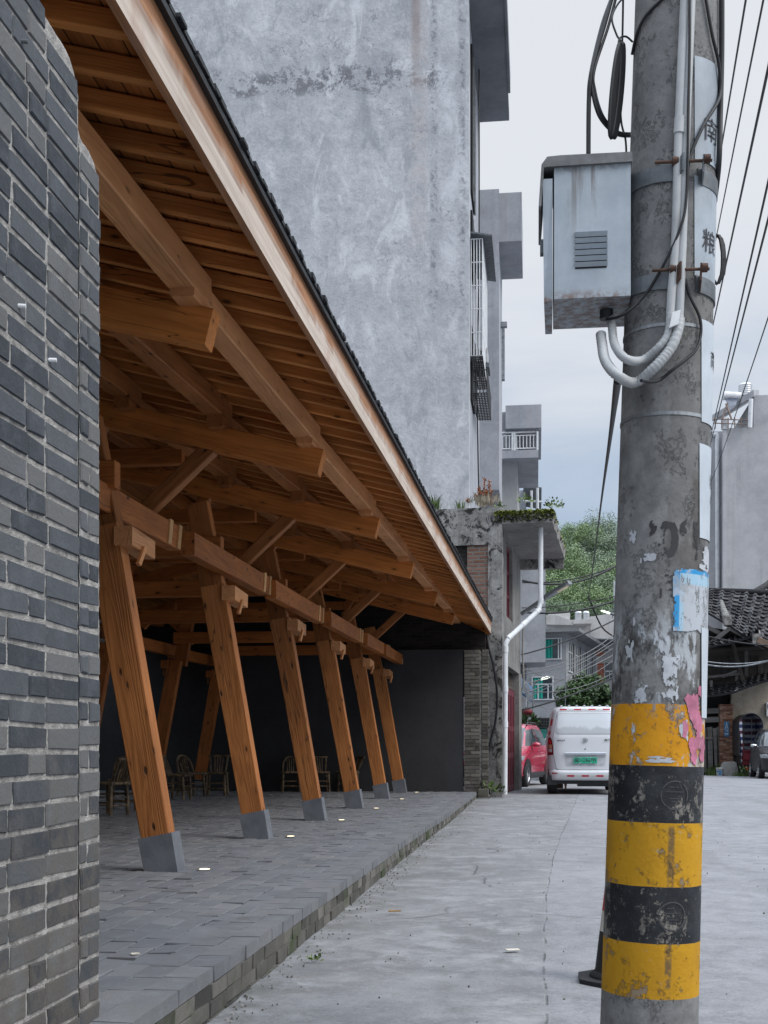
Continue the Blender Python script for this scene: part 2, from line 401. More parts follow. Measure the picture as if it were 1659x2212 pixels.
# =================================================================== paved platform under the pavilion
mb = MB(); VEND = 24.3
ring = [(kerb_u(v) - 0.03, v) for v in [1.5 + 0.6*i for i in range(39)]]
top = [V3((u, v, PLAT-0.012)) for u, v in ring] + [V3((-9.4, VEND, PLAT-0.012)), V3((-9.4, 1.5, PLAT-0.012))]
mb.prism([p - V3((0,0,0.35)) for p in top], (0,0,0.35))
BED = plain('sandy_joint_bed', (0.045,0.046,0.046), 0.95, 0, 0.4, 14)
struct(obj('pavement', mb, BED))
mb = MB(); rng = random.Random(3); k = 0
PW, PL_ = 0.127, 0.255
for ci in range(0, 62):
    u1 = -1.50 - ci*PW; v = 2.6 + (ci % 2)*PL_*0.5 + rng.uniform(-0.02, 0.02)
    while v < VEND - 0.3:
        if u1 > -0.40*v - 0.2:
            L = PL_ + rng.uniform(-0.012, 0.012); g = rng.choice((0.005, 0.007, 0.009, 0.016)); dz = rng.gauss(0, 0.002); t1, t2 = rng.gauss(0, 0.0016), rng.gauss(0, 0.0016)
            off = kerb_u(v) + 1.26; a, b = u1 - PW + 0.0035 + off, u1 - 0.0035 + off; c0, c1 = v + g*0.5, v + L - g*0.5; zt = PLAT + dz; ch = 0.003
            lo = [(a,c0,zt-0.03),(b,c0,zt-0.03),(b,c1,zt-0.03),(a,c1,zt-0.03)]
            md = [(a,c0,zt-ch-t1-t2),(b,c0,zt-ch+t1-t2),(b,c1,zt-ch+t1+t2),(a,c1,zt-ch-t1+t2)]
            hi = [(a+ch,c0+ch,zt-t1-t2),(b-ch,c0+ch,zt+t1-t2),(b-ch,c1-ch,zt+t1+t2),(a+ch,c1-ch,zt-t1+t2)]
            mb.add(lo+md+hi, [(0,1,5,4),(1,2,6,5),(2,3,7,6),(3,0,4,7),(4,5,9,8),(5,6,10,9),(6,7,11,10),(7,4,8,11),(8,9,10,11)], 0, False, rng.random())
            v += L
        else: v += PL_
PAVER = brickmat('grey_paving_brick', ((0.135,0.142,0.155), (0.155,0.162,0.176), (0.18,0.184,0.192)), bump=0.003, wear=0.7)
struct(obj('pavement_bricks', mb, PAVER))
# kerb of bricks along the street edge
mb = MB(); v = 2.4
def jbox(mb, a, b, j, val, rng):
    x0,y0,z0 = a; x1,y1,z1 = b
    vs = [V3((x,y,z)) + V3([rng.uniform(-j, j) for _ in range(3)]) for x,y,z in ((x0,y0,z0),(x1,y0,z0),(x1,y1,z0),(x0,y1,z0),(x0,y0,z1),(x1,y0,z1),(x1,y1,z1),(x0,y1,z1))]
    mb.hexa(vs, 0, val)
ktop = MB()
while v < VEND - 0.1:
    L = rng.uniform(0.23, 0.26); u = kerb_u(v) + rng.gauss(0, 0.0012)
    jbox(ktop, (u-0.128, v+0.0015, PLAT-0.055), (u, v+L-0.0015, PLAT+0.001+rng.gauss(0, 0.0008)), 0.0018, rng.uniform(0.3,0.95), rng); v += L
v = 2.4
while v < VEND - 0.1:
    L = rng.uniform(0.23, 0.26); u = kerb_u(v) - 0.131
    jbox(ktop, (u-0.125, v+0.0015, PLAT-0.055), (u, v+L-0.0015, PLAT+rng.gauss(0, 0.0008)), 0.0012, rng.uniform(0.2,0.9), rng); v += L
EDGEB = brickmat('worn_edge_brick', ((0.130,0.136,0.147), (0.150,0.155,0.166), (0.175,0.178,0.184)), bump=0.007, moss=0.12, wear=0.8)
struct(obj('kerb_edge_bricks', ktop, EDGEB))
for r in range(3):
    v = 2.4 + r*0.06
    while v < VEND - 0.1:
        L = rng.uniform(0.19, 0.26); u = kerb_u(v) + 0.003*r + rng.gauss(0, 0.0025); zt = PLAT - 0.062 - r*0.062
        if zt > gz(v) - 0.02: jbox(mb, (u-0.12, v+0.005, zt-0.055), (u, v+L-0.004, zt+0.003), 0.003, rng.random(), rng)
        v += L
mb.add([V3((kerb_u(v)-0.006, v, z)) for v in [2.4+0.6*i for i in range(37)] for z in (-0.02, PLAT-0.012)], [(2*i, 2*i+2, 2*i+3, 2*i+1) for i in range(36)], 1)
KERB = brickmat('mossy_kerb_brick', ((0.055,0.053,0.048), (0.105,0.10,0.09), (0.165,0.155,0.14)), moss=0.95, bump=0.006)
MORT = plain('old_lime_mortar', (0.20,0.20,0.185), 0.95, 0, 0.4, 18, bump=0.01)
struct(obj('kerb', mb, [KERB, MORT]))
# little things lying on the ground
def litter(name, label, cat, px, py, z, rz, sx, sy, sz, mat, group=None):
    p = Pz(px, py, z); mb = MB(); r = random.Random(px)
    jbox(mb, (-sx/2,-sy/2,0), (sx/2,sy/2,sz), sz*0.3, 0.5, r)
    return tag(obj(name, mb, mat, None, Matrix.Translation(p) @ Matrix.Rotation(rz, 4, 'Z')), label, cat, group)
BROWNLEAF = plain('dry_leaf', (0.35,0.22,0.10), 0.8, 0, 0.3); PAPERW = plain('scrap_paper', (0.7,0.66,0.56), 0.8, 0, 0.1)
litter('cigarette_butt', 'orange and white cigarette butt lying on the lane near the kerb', 'cigarette butt', 852, 1969.5, 0.05, 0.3, 0.075, 0.012, 0.010, BROWNLEAF)
litter('paper_scrap', 'small cream paper scrap lying on the lane left of the traffic cone', 'litter', 1107, 2052, 0.036, 0.4, 0.07, 0.04, 0.004, PAPERW)
litter('paper_scrap', 'white scrap on the grey paving near the brick wall end', 'litter', 291, 2062, PLAT+0.004, 0.8, 0.035, 0.018, 0.006, PAPERW)
mb = MB(); rng = random.Random(77)
for i in range(700):
    v = 3.2 + 21*rng.random()**1.6
    if i % 3: u = kerb_u(v) + 0.01 + abs(rng.gauss(0, 0.10))
    else: u = rng.uniform(-1.2, 2.5)
    s = rng.uniform(0.0018, 0.0052); z = gz(v) + 0.004
    jbox(mb, (u-s, v-s, z-0.004), (u+s*rng.uniform(0.6,1.3), v+s, z+s*1.1), s*0.35, rng.random(), rng)
GRIT = brickmat('loose_grit', ((0.10,0.095,0.085), (0.20,0.195,0.18), (0.34,0.33,0.31)), bump=0.002)
tag(obj('grit', mb, GRIT), 'loose grit and crumbs scattered along the kerb and the lane', 'grit', kind='stuff')
# =================================================================== near brick wall at the left
WU = -1.378
vA = Pu(163, 1000, WU).y; vB = Pu(206, 1000, WU).y
def top_line(v):
    # ragged top: descends away from the camera
    pts = [(2.2, 4.6)] + [(Pu(x, y, WU).y, Pu(x, y, WU).z) for x, y in ((60,-20),(98,40),(132,92),(150,130),(160,185))] + [(vA-0.001, Pu(163,205,WU).z)]
    if v >= vA: pts = [(vA, Pu(165,292,WU).z), (Pu(185,322,WU).y, Pu(185,322,WU).z), (vB, Pu(204,380,WU).z)]
    if v <= pts[0][0]: return pts[0][1]
    for (a, za), (b, zb) in zip(pts, pts[1:]):
        if v <= b: return za + (zb-za)*(v-a)/max(b-a, 1e-6)
    return pts[-1][1]
root = thing('brick_wall', 'near grey brick wall with pale mortar and ragged top at the left edge', 'wall', (WU, vA, PLAT))
rng = random.Random(11); mb = MB(); RH = 0.072
def brick(mb, v0, v1, z0, z1, u, rng):
    d = 0.0125 + rng.uniform(-0.002, 0.004); j = 0.0040; ch = 0.005
    bk = [V3((u-0.03, a, b)) for a, b in ((v0,z0),(v1,z0),(v1,z1),(v0,z1))]
    fr = [V3((u+d-ch, a + rng.uniform(-j,j), b + rng.uniform(-j,j))) for a, b in ((v0,z0),(v1,z0),(v1,z1),(v0,z1))]
    cen = sum(fr, V3())/4; f2 = [p + (cen-p).normalized()*ch*1.3 + V3((ch,0,0)) for p in fr]
    mb.add(bk+fr+f2, [(0,1,5,4),(1,2,6,5),(2,3,7,6),(3,0,4,7),(4,5,9,8),(5,6,10,9),(6,7,11,10),(7,4,8,11),(8,9,10,11)], 0, False, rng.random())
def course(mb, va, vb, u, z0, z1, off, rng, sizes):
    v = vb; i = off; ph = []
    while v > va + 0.01:
        L = sizes[i % len(sizes)] + rng.uniform(-0.008, 0.008); a = max(va, v-L)
        if z1 - 0.02 < top_line((a+v)/2): brick(mb, a+0.006, v-0.006, z0+0.007, z1-0.008, u, rng)
        v = a; i += 1
for r in range(66):
    z0 = PLAT + r*RH - 0.03
    course(mb, 2.2, vA, WU, z0, z0+RH, r % 2, rng, rng.choice(((0.125, 0.25, 0.25, 0.125, 0.25, 0.25), (0.19, 0.25, 0.125, 0.25, 0.25), (0.15, 0.24, 0.26, 0.25))) if r % 2 else rng.choice(((0.25, 0.125, 0.25, 0.25), (0.245, 0.25, 0.19, 0.25), (0.23, 0.25, 0.25, 0.25))))
    course(mb, vA-0.004, vB, WU+0.004, z0+0.012, z0+RH+0.012, 0, rng, (0.10, 0.2) if r % 2 else (0.19,))
GB = brickmat('blue_grey_brick', ((0.042,0.048,0.057), (0.080,0.088,0.099), (0.135,0.136,0.134)), bump=0.006, wear=0.8, lowdirt=0.75)
obj('brick_courses', MB(), GB, root); W['x'] = ID
o = bpy.data.objects['brick_courses']; bpy.data.objects.remove(o)
def mortar_sheet(va, vb, u, zb):
    mb2 = MB(); n = 40; mrows = 330; vs = []; fs = []
    H = 4.9
    for i in range(mrows+1):
        for k in range(n+1):
            v = va + (vb-va)*k/n; z = zb + H*i/mrows; z = min(z, top_line(min(max(v, va+0.001), vb-0.001)) - 0.01)
            vs.append((u + 0.0078 + 0.0024*mnoise.noise(V3((v*45, z*45, u))) + 0.0016*mnoise.noise(V3((v*14, z*90, 3))), v, z))
    for i in range(mrows):
        for k in range(n): fs.append((i*(n+1)+k, i*(n+1)+k+1, (i+1)*(n+1)+k+1, (i+1)*(n+1)+k))
    mb2.add(vs, fs, 0, True); return mb2
wobj('brick_courses', mb, GB, root)
LIME = plain('pale_lime_mortar', (0.40,0.385,0.365), 0.95, 0, 0.45, 20, bump=0.01, dirt=0.5, dirtc=(0.12,0.12,0.115))
m1 = mortar_sheet(2.2, vA, WU, PLAT-0.1); m2 = mortar_sheet(vA, vB, WU+0.004, PLAT-0.1)
m1.add(m2.v, m2.f, 0, True)
m1.prism([(WU-0.002, vB-0.002, PLAT-0.1), (WU-0.002, 2.2, PLAT-0.1), (WU-0.002, 2.2, 4.55), (WU-0.002, Pu(98,40,WU).y, Pu(98,40,WU).z-0.06), (WU-0.002, vA, Pu(163,215,WU).z-0.05), (WU-0.002, vB-0.002, Pu(204,390,WU).z-0.05)], (-0.3,0,0))
wobj('mortar', m1, LIME, root)
mb = MB(); rng = random.Random(31)
for r in range(34):
    z0 = PLAT + r*RH - 0.03; x = WU - 0.02 - (0.12 if r % 2 else 0.0)
    while x > -9.4:
        jbox(mb, (x-0.238, vB-0.24, z0+0.006), (x, vB-0.002, z0+RH-0.006), 0.002, rng.random(), rng); x -= 0.25
wobj('return_light_blocker', mb, GB, root)  # unseen wall added to keep light off the camera-facing sides of the posts
wobj('gable_light_blocker', MB().box((-9.4, 2.40, PLAT-0.05), (WU-0.31, 2.47, 4.55)), LIME, root)  # unseen end wall, added to block light entering at the near end
wobj('return_light_blocker_core', MB().box((-9.4, vB-0.235, PLAT-0.05), (WU-0.31, vB-0.012, PLAT+34*RH-0.03)), LIME, root)  # solid core of the added light-blocking return
WHITE = plain('white_paint', (0.75,0.76,0.77), 0.6, 0, 0.1)
for (x, y, L) in ((30,660,0.02),(98,777,0.016),(35,88,0.03)):
    p = Pu(x, y, WU); M, _ = frame(p, p + V3((1,0.3,0.15)))
    obj('wall_plug', MB().tube([p, p + V3((0.03,0.008,0.0))], 0.006, 8), WHITE if y > 200 else DGALV, root, Matrix())
# =================================================================== timber pavilion
pav = thing('timber_pavilion', 'open pavilion of orange pine with leaning posts and a long sloping roof', 'pavilion', (-4.6, 14, PLAT))
POSTPX = [(384.8,1883.6),(581.1,1812.3),(702.2,1772.7),(783.4,1746.4),(840.7,1725.6),(877.9,1712.6)]
PC = [Pz(x, y, PLAT) for x, y in POSTPX]
ENDPX = [(453,744),(693.2,1023.6),(815.4,1159.5),(890.3,1248),(942.3,1307),(979.8,1348.3),(999.3,1376)]
EC = [Pz(x, y, CAMZ+2.23) for x, y in ENDPX]
LBPX = [(393,1189),(586.5,1286.5),(699.9,1346.7),(784.5,1389),(843,1420),(874,1437.2)]
LC = [Pz(x, y, CAMZ+1.68) for x, y in LBPX]
RIDGE = -4.62
def mirror(p): return V3((2*RIDGE - p[0], p[1], p[2]))
STONE = plain('grey_plinth_stone', (0.15,0.163,0.185), 0.55, 0, 0.22, 5, bump=0.002)
LEAN = V3((-0.180, 0, 1.0))
def post(c, mir, mat):
    fx = (lambda p: mirror(p)) if mir else (lambda p: V3(p))
    b0 = c + V3((-0.125, 0.085, 0.0))
    ax = LEAN.normalized()
    p0 = b0 + LEAN*0.205; p1 = b0 + LEAN*2.38
    M, L = frame(fx(p0), fx(p1), (0,1,0))
    o = obj('post', MB().chamfer(L, 0.205, 0.145, 0.006, 0.235, 0.15), mat, pav, M)
    q0 = b0 + LEAN*2.30 + V3((-0.05,0.185,0)); q1 = b0 + LEAN*3.2 + V3((-0.05,0.185,0)); M2, L2 = frame(fx(q0), fx(q1), (0,1,0))
    obj('post_head', MB().chamfer(L2, 0.225, 0.145, 0.006, 0.20, 0.14), mat, pav, M2)
    # plinth shoe: slanted block, top cut square to the post
    s = LEAN*0.235; u0 = c.x; v0 = c.y - 0.005
    bot = [(u0-0.238,v0,PLAT-0.01),(u0,v0,PLAT-0.01),(u0,v0+0.20,PLAT-0.01),(u0-0.238,v0+0.20,PLAT-0.01)]
    tp = [(u0-0.243-0.042,v0,PLAT+0.222),(u0-0.047,v0,PLAT+0.270),(u0-0.047,v0+0.20,PLAT+0.270),(u0-0.243-0.042,v0+0.20,PLAT+0.222)]
    mb = MB(); vs = [fx(p) for p in bot+tp]
    if mir: vs = [vs[i] for i in (1,0,3,2,5,4,7,6)]
    mb.hexa(vs); wobj('post_shoe', mb, STONE, o, org=fx(c))
    return o
def frame_v(lst, k):
    if k < 0: return lst[0] + (lst[0]-lst[1]) * (-k)
    if k >= len(lst): return lst[-1] + (lst[-1]-lst[-2]) * (k-len(lst)+1)
    return lst[k]
for k, c in enumerate(PC):
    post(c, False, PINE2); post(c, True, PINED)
# cantilever beams on the bays between posts, following the roof pitch
SL = 0.252
ends = [EC[0]] + EC[1:]
for j, e in enumerate(ends):
    for mir in (0, 1):
        fx = mirror if mir else (lambda p: V3(p))
        p0 = e + V3((-0.004, 0.075, 0.10)); p1 = p0 + V3((-(p0.x-RIDGE), 0, (p0.x-RIDGE)*SL))
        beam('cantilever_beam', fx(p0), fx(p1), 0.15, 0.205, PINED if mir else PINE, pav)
# long beams carried by the posts, each lapping past the next like shingles
for k, c in enumerate(LC):
    for mir in (0, 1):
        fx = mirror if mir else (lambda p: V3(p))
        far = c + V3((-0.07, 0, 0.10)); near = far + V3((0.01, -3.05, -0.035))
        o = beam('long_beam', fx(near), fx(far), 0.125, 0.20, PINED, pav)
        for dv in (-0.07, -0.33):
            q = far + V3((0.064, dv, 0.0)); s = 0.042
            mb = MB(); x0 = q.x; 
            vs = [(x0-0.01,q.y-s-0.03,q.z-0.102),(x0+0.012,q.y-s-0.03,q.z-0.102),(x0+0.012,q.y+s-0.03,q.z-0.102),(x0-0.01,q.y+s-0.03,q.z-0.102),
                  (x0-0.01,q.y-s+0.03,q.z+0.104),(x0+0.012,q.y-s+0.03,q.z+0.104),(x0+0.012,q.y+s+0.03,q.z+0.104),(x0-0.01,q.y+s+0.03,q.z+0.104)]
            vs = [fx(p) for p in vs]
            if mir: vs = [vs[i] for i in (1,0,3,2,5,4,7,6)]
            mb.hexa(vs); wobj('tenon_end', mb, ENDG, o, org=fx(q))
# corbel blocks and wedges under the long beams
for k, c in enumerate(PC):
    v0 = c.y + 0.02
    ref = Pv(285, 1163, PC[0].y) - PC[0]
    q = V3((c.x + ref.x, v0 + 0.02, PLAT + (ref.z)))
    for mir in (0, 1):
        fx = mirror if mir else (lambda p: V3(p))
        M, L = frame(fx(q + V3((-0.06, -0.05, 0.02))), fx(q + V3((-0.06, 0.46, -0.0))))
        o = obj('corbel_block', MB().chamfer(L, 0.13, 0.135, 0.006), PINED if mir else PALE, pav, M)
        a = q + V3((0.02, 0.17, -0.03)); 
        beam('wedge', fx(a), fx(a + V3((-0.02, -0.07, -0.13))), 0.03, 0.035, PALE, o, c=0.003)
# struts from the long beams up to the cantilevers
for j, e in enumerate(ends):
    b0 = Pv(314, 1096, ends[1].y) - ends[1]; t0 = Pv(446, 972, ends[1].y) - ends[1]
    for mir in (0, 1):
        fx = mirror if mir else (lambda p: V3(p))
        beam('strut', fx(e + b0 + V3((-0.03,0.07,-0.03))), fx(e + t0 + V3((0.02,0.07,0.03))), 0.125, 0.115, PINED if mir else PINE2, pav, up=(0,1,0))
        beam('inner_strut', fx(e + V3((-1.98,0.07,0.28))), fx(e + V3((-1.79,0.07,0.62))), 0.12, 0.10, PINED, pav, up=(0,1,0))
# tie beams across each pair of posts
for k, c in enumerate(PC):
    z = CAMZ + 1.93
    beam('tie_beam', (c.x - 0.50, c.y + 0.20, z), (2*RIDGE - c.x + 0.50, c.y + 0.20, z), 0.12, 0.19, PINED, pav)
    beam('collar_beam', (c.x - 0.85, c.y + 0.09, z + 0.85), (2*RIDGE - c.x + 0.85, c.y + 0.09, z + 0.85), 0.11, 0.16, PINED, pav)
# purlins: short pieces between cantilevers, far end high, near end low
fr = [frame_v(ends, -1)] + ends
def purlin_row(name, du, z, w, h, fu, fz, nu_, nz_, mat, mir=False):
    fx = mirror if mir else (lambda p: V3(p))
    for a, b in zip(fr, fr[1:]):
        near = V3((a.x + du + nu_, a.y - 0.16, CAMZ + z + nz_ + (a.z-CAMZ-2.23))); far = V3((b.x + du + fu, b.y + 0.16, CAMZ + z + fz))
        beam(name, fx(near), fx(far), w*0.88, h*0.88, mat, pav, w1=w, h1=h)
purlin_row('purlin', -0.10, 2.545, 0.155, 0.165, -0.01, 0.03, -0.01, -0.03, PALE)
purlin_row('purlin', -0.84, 2.74, 0.15, 0.165, -0.01, 0.05, 0.0, -0.07, PINE2)
purlin_row('purlin', -1.62, 2.92, 0.15, 0.165, -0.01, 0.05, 0.0, -0.07, PINE2)
purlin_row('purlin', -2.40, 3.10, 0.15, 0.165, -0.01, 0.05, 0.0, -0.07, PINED)
purlin_row('purlin', -0.10, 2.545, 0.155, 0.165, -0.045, 0.045, 0.045, -0.055, PINED, True)
purlin_row('purlin', -1.2, 2.80, 0.15, 0.165, -0.04, 0.07, 0.07, -0.20, PINED, True)
# roof: eave line, rafters, boarding, fascia, tiles
def Ze(v): return CAMZ + 2.5 - 0.01214*(v - 7.1)
EPX = [(250,0),(450,344),(648,684),(755,862),(854,1026),(960,1203),(1061,1369)]
EV = []
for x, y in EPX:
    v = 8.0
    for _ in range(12): v = Pz(x, y, Ze(v)).y
    EV.append((v, Pz(x, y, Ze(v)).x))
EV = [(2.4, EV[0][1] + (EV[0][1]-EV[1][1])/(EV[1][0]-EV[0][0])*(EV[0][0]-2.4))] + EV
def Ue(v):
    for (a, ua), (b, ub) in zip(EV, EV[1:]):
        if v <= b: return ua + (ub-ua)*(v-a)/(b-a)
    return EV[-1][1]
VR0, VR1 = 2.5, EV[-1][0]
RS = 0.255
def roofz(u, v): return Ze(v) + 0.055 + RS*(Ue(v) - u)          # underside of the rafters
RAFT = wood('rafter_pine', (0.70,0.30,0.09), (0.45,0.165,0.042), knots=0.8)
nr = 67
for i in range(nr):
    v = 2.75 + i*0.3235
    if v > VR1 - 0.05: break
    p0 = V3((Ue(v) - 0.035, v, Ze(v) + 0.055 + 0.05)); p1 = V3((RIDGE, v, roofz(RIDGE, v) + 0.05))
    beam('rafter', p0 + V3((0,0,0.010)), p1 + V3((0,0,0.010)), 0.06, 0.08, RAFT, pav, c=0.004)
n = 40
def sheet(off, th, mirr, u_ext):
    mb = MB(); vs = []
    for i in range(n+1):
        v = VR0 + (VR1-VR0)*i/n; ue = Ue(v)
        for (u, dz) in ((ue+u_ext, off), (RIDGE, off), (ue+u_ext, off+th), (RIDGE, off+th)):
            p = V3((u, v, roofz(u, v) + dz)); vs.append(mirror(p) if mirr else p)
    fs = []
    for i in range(n):
        a, b = i*4, (i+1)*4
        fs += [(a, a+1, b+1, b), (a+2, b+2, b+3, a+3), (a, b, b+2, a+2)]
    fs += [(0,2,3,1), (4*n, 4*n+1, 4*n+3, 4*n+2)]
    if mirr: fs = [f[::-1] for f in fs]
    return mb.add(vs, fs)
m = Mat('roof_boarding', 0.65, 0, 0.3); x, y, z = m.xyz(m.geo())
cell = (x * 8.3 + m.noise(m.geo(), 0.3, 2)*0.3); fc = cell.floor(); ed = (cell.frac() - 0.5).abs()
gr = m.noise(m.comb(x*60, y*1.6, fc), 1.0, 5, 0.6); gr2 = m.noise(m.comb(x*9, y*0.7, fc*3.1), 1.0, 4, 0.6, 0.8)
rn = (fc * 12.9898).sin() * 43758.5; rn = rn.frac()
c = m.mix((gr*0.5 + gr2*0.6).ss(0.3, 0.75), (0.36,0.12,0.03), (0.66,0.27,0.08)); c = m.scale_c(c, rn*0.45 + 0.42)
kd = m.vor(m.comb(x*8.3, y*2.2, fc), 1.4); c = m.mix((1.0-kd.ss(0.05, 0.16))*0.85, c, (0.03,0.012,0.005))
c = m.mix(ed.ss(0.455, 0.485), c, (0.02,0.01,0.005)); m.col(c)
BOARD = m.m
wobj('roof_boarding', sheet(0.102, 0.022, False, -0.01), BOARD, pav)
wobj('roof_boarding', sheet(0.102, 0.022, True, -0.01), BOARD, pav)
TILE = plain('black_roof_tile', (0.012,0.014,0.017), 0.6, 0, 0.5, 8, bump=0.003)
wobj('roof_cover', sheet(0.190, 0.03, False, 0.03), TILE, pav)
wobj('roof_cover', sheet(0.126, 0.03, True, 0.03), TILE, pav)
mb = MB(); FH = 0.285; NT = int((VR1-VR0)/0.085)
for i in range(NT):
    v = VR0 + 0.085*i; u = Ue(v) + 0.035; zb = Ze(v) + FH + 0.012
    r = random.Random(i); dz = r.gauss(0, 0.004)
    if False:
        M = Matrix.Translation((u + r.gauss(0.012, 0.006), v, zb - 0.021 + dz)) @ Matrix.Rotation(-pi/2 + atan(RS), 4, 'Y')
        mb.lathe([(0.023, 0.0), (0.026, 0.5)], 8, 0, M, True); mb.lathe([(0.001, 0.0), (0.023, 0.0)], 8, 0, M, False)
    else:
        a = 0.046; t_ = 0.008*(i % 2); mb.box((u-0.1, v-a, zb-0.02+t_), (u + r.gauss(0.004, 0.005), v+a, zb+0.002+t_+dz), 0)
wobj('eave_tiles', mb, TILE, pav)
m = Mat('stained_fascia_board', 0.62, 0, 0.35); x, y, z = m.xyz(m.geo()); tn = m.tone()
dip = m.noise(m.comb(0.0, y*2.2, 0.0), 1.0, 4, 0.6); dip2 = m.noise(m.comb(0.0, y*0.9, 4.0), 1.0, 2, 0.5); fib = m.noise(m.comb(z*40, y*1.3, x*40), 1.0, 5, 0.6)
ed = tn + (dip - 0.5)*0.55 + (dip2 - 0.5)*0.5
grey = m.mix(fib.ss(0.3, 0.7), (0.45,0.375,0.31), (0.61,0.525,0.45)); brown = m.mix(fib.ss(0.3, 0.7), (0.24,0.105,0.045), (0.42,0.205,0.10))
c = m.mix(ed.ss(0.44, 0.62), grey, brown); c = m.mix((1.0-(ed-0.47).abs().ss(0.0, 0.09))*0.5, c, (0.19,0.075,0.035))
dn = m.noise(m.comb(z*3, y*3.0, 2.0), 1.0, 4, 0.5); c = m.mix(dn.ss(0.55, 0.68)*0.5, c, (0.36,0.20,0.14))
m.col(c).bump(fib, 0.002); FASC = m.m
mb = MB(); n2_ = 60; rows = 8; FH = 0.285
for i in range(n2_):
    va, vb = VR0 + (VR1-VR0)*i/n2_, VR0 + (VR1-VR0)*(i+1)/n2_
    for (xo, hb, sgn) in ((0.0, 0, 1),):
        for r in range(rows):
            z0, z1 = FH*r/rows, FH*(r+1)/rows; b = len(mb.v)
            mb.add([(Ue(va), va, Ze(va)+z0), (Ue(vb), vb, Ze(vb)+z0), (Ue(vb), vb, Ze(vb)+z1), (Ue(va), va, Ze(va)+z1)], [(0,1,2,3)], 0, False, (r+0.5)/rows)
    mb.add([(Ue(va), va, Ze(va)), (Ue(va)-0.035, va, Ze(va)), (Ue(vb)-0.035, vb, Ze(vb)), (Ue(vb), vb, Ze(vb)), (Ue(va)-0.035, va, Ze(va)+FH), (Ue(vb)-0.035, vb, Ze(vb)+FH)], [(0,1,2,3),(1,4,5,2)], 0, False, 0.9)
mb.add([(Ue(VR1), VR1, Ze(VR1)), (Ue(VR1)-0.035, VR1, Ze(VR1)), (Ue(VR1)-0.035, VR1, Ze(VR1)+FH), (Ue(VR1), VR1, Ze(VR1)+FH)], [(0,1,2,3)], 0, False, 0.2)
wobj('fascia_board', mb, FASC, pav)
beam('ridge_beam', (RIDGE, VR0, roofz(RIDGE, VR0)-0.15), (RIDGE, VR1, roofz(RIDGE, VR1)-0.15), 0.16, 0.2, PINED, pav)
# gable end board at the far end of the roof
p0 = V3((Ue(VR1)-0.02, VR1-0.03, Ze(VR1)+0.06)); p1 = V3((RIDGE, VR1-0.03, roofz(RIDGE, VR1)+0.02))
beam('barge_board', p0, p1, 0.05, 0.16, PINE, pav)
# =================================================================== lights let into the paving
for i, (x, y) in enumerate(((442,1879),(628,1807.5),(738,1772),(813,1746.5),(868,1726.5),(900,1712))):
    p = Pz(x, y, PLAT+0.004)
    if i == 0:
        fl = thing('floor_light', 'lit', 'floor light', p, 0)
        GLOW = plain('warm_lit_lens', (0.9,0.8,0.6), 0.4); gm = bpy.data.materials['warm_lit_lens'].node_tree.nodes['Principled BSDF']
        gm.inputs['Emission Color'].default_value = (1.0,0.82,0.55,1); gm.inputs['Emission Strength'].default_value = 2.6
        M = W[fl.name]; mb = MB().box((-0.045,-0.055,-0.02),(0.045,0.055,0.004)); obj('light_rim', mb, DGALV, fl, M)
        mb = MB().add([(0.036*cos(a)*1.0, 0.047*sin(a), 0.0065) for a in [2*pi*k/20 for k in range(20)]], [tuple(range(20))]); obj('light_lens', mb, GLOW, fl, M)
        f0 = fl
    else: fl = copy_tree(f0); place(fl, p, 0)
    fl['label'] = ['small glowing light in the paving beside the nearest leaning post', 'small glowing floor light right of the second leaning post', 'small glowing floor light right of the third leaning post', 'small glowing floor light right of the fourth leaning post',
                   'small glowing floor light right of the fifth leaning post', 'farthest glowing floor light, before the dark plaster wall'][i]
    fl['group'] = 'lights set in the pavilion floor'
# =================================================================== dark end wall, brick pilaster
VW = 24.12
pw = thing('plaster_wall', 'dark grey plastered end wall closing the pavilion behind the chairs', 'wall', (-5, VW, PLAT))
DPL = concrete('dark_grey_plaster', (0.032,0.033,0.036), (0.052,0.053,0.057), 0.4, 0.0, 0, 0.2, bump=0.002)
wobj('wall_face', MB().box((-9.4, VW, PLAT-0.02), (-1.435, VW+0.12, CAMZ+1.96)), DPL, pw)
SOOT = wallbrick('sooty_brick', (0.018,0.016,0.015), (0.035,0.028,0.025), (0.03,0.03,0.03), 0.24, 0.065, wear=0.6, wearc=(0.012,0.012,0.012))
wobj('sooty_upper_wall', MB().prism([(-9.4,VW+0.18,CAMZ+1.5),(-1.02,VW+0.18,CAMZ+1.5),(-1.02,VW+0.18,CAMZ+2.30),(-1.7,VW+0.18,CAMZ+2.62),(-4.6,VW+0.18,CAMZ+3.6),(-9.4,VW+0.18,CAMZ+3.6)], (0,0.12,0)), SOOT, pw)
wobj('side_wall', MB().box((-9.55, 1.5, PLAT-0.02), (-9.41, VW+0.3, CAMZ+3.2)), DPL, pw)
pl = thing('brick_pilaster', 'old grey brick pilaster of two steps at the far end of the pavilion', 'pilaster', (-1.2, VW, PLAT))
mb = MB(); rng = random.Random(5)
a0, a1 = Pv(1003, 1700, VW).x, Pv(1037, 1700, VW).x; b0, b1 = Pv(1041, 1700, VW).x, Pv(1053.5, 1700, VW).x; zt = Pv(1020, 1399, VW).z
mb.box((a0, VW+0.0, PLAT-0.15), (a1, VW+0.3, zt-0.05), 1); mb.box((b0-0.04, VW+0.10, 0.05), (b1, VW+0.3, zt-0.07), 1)
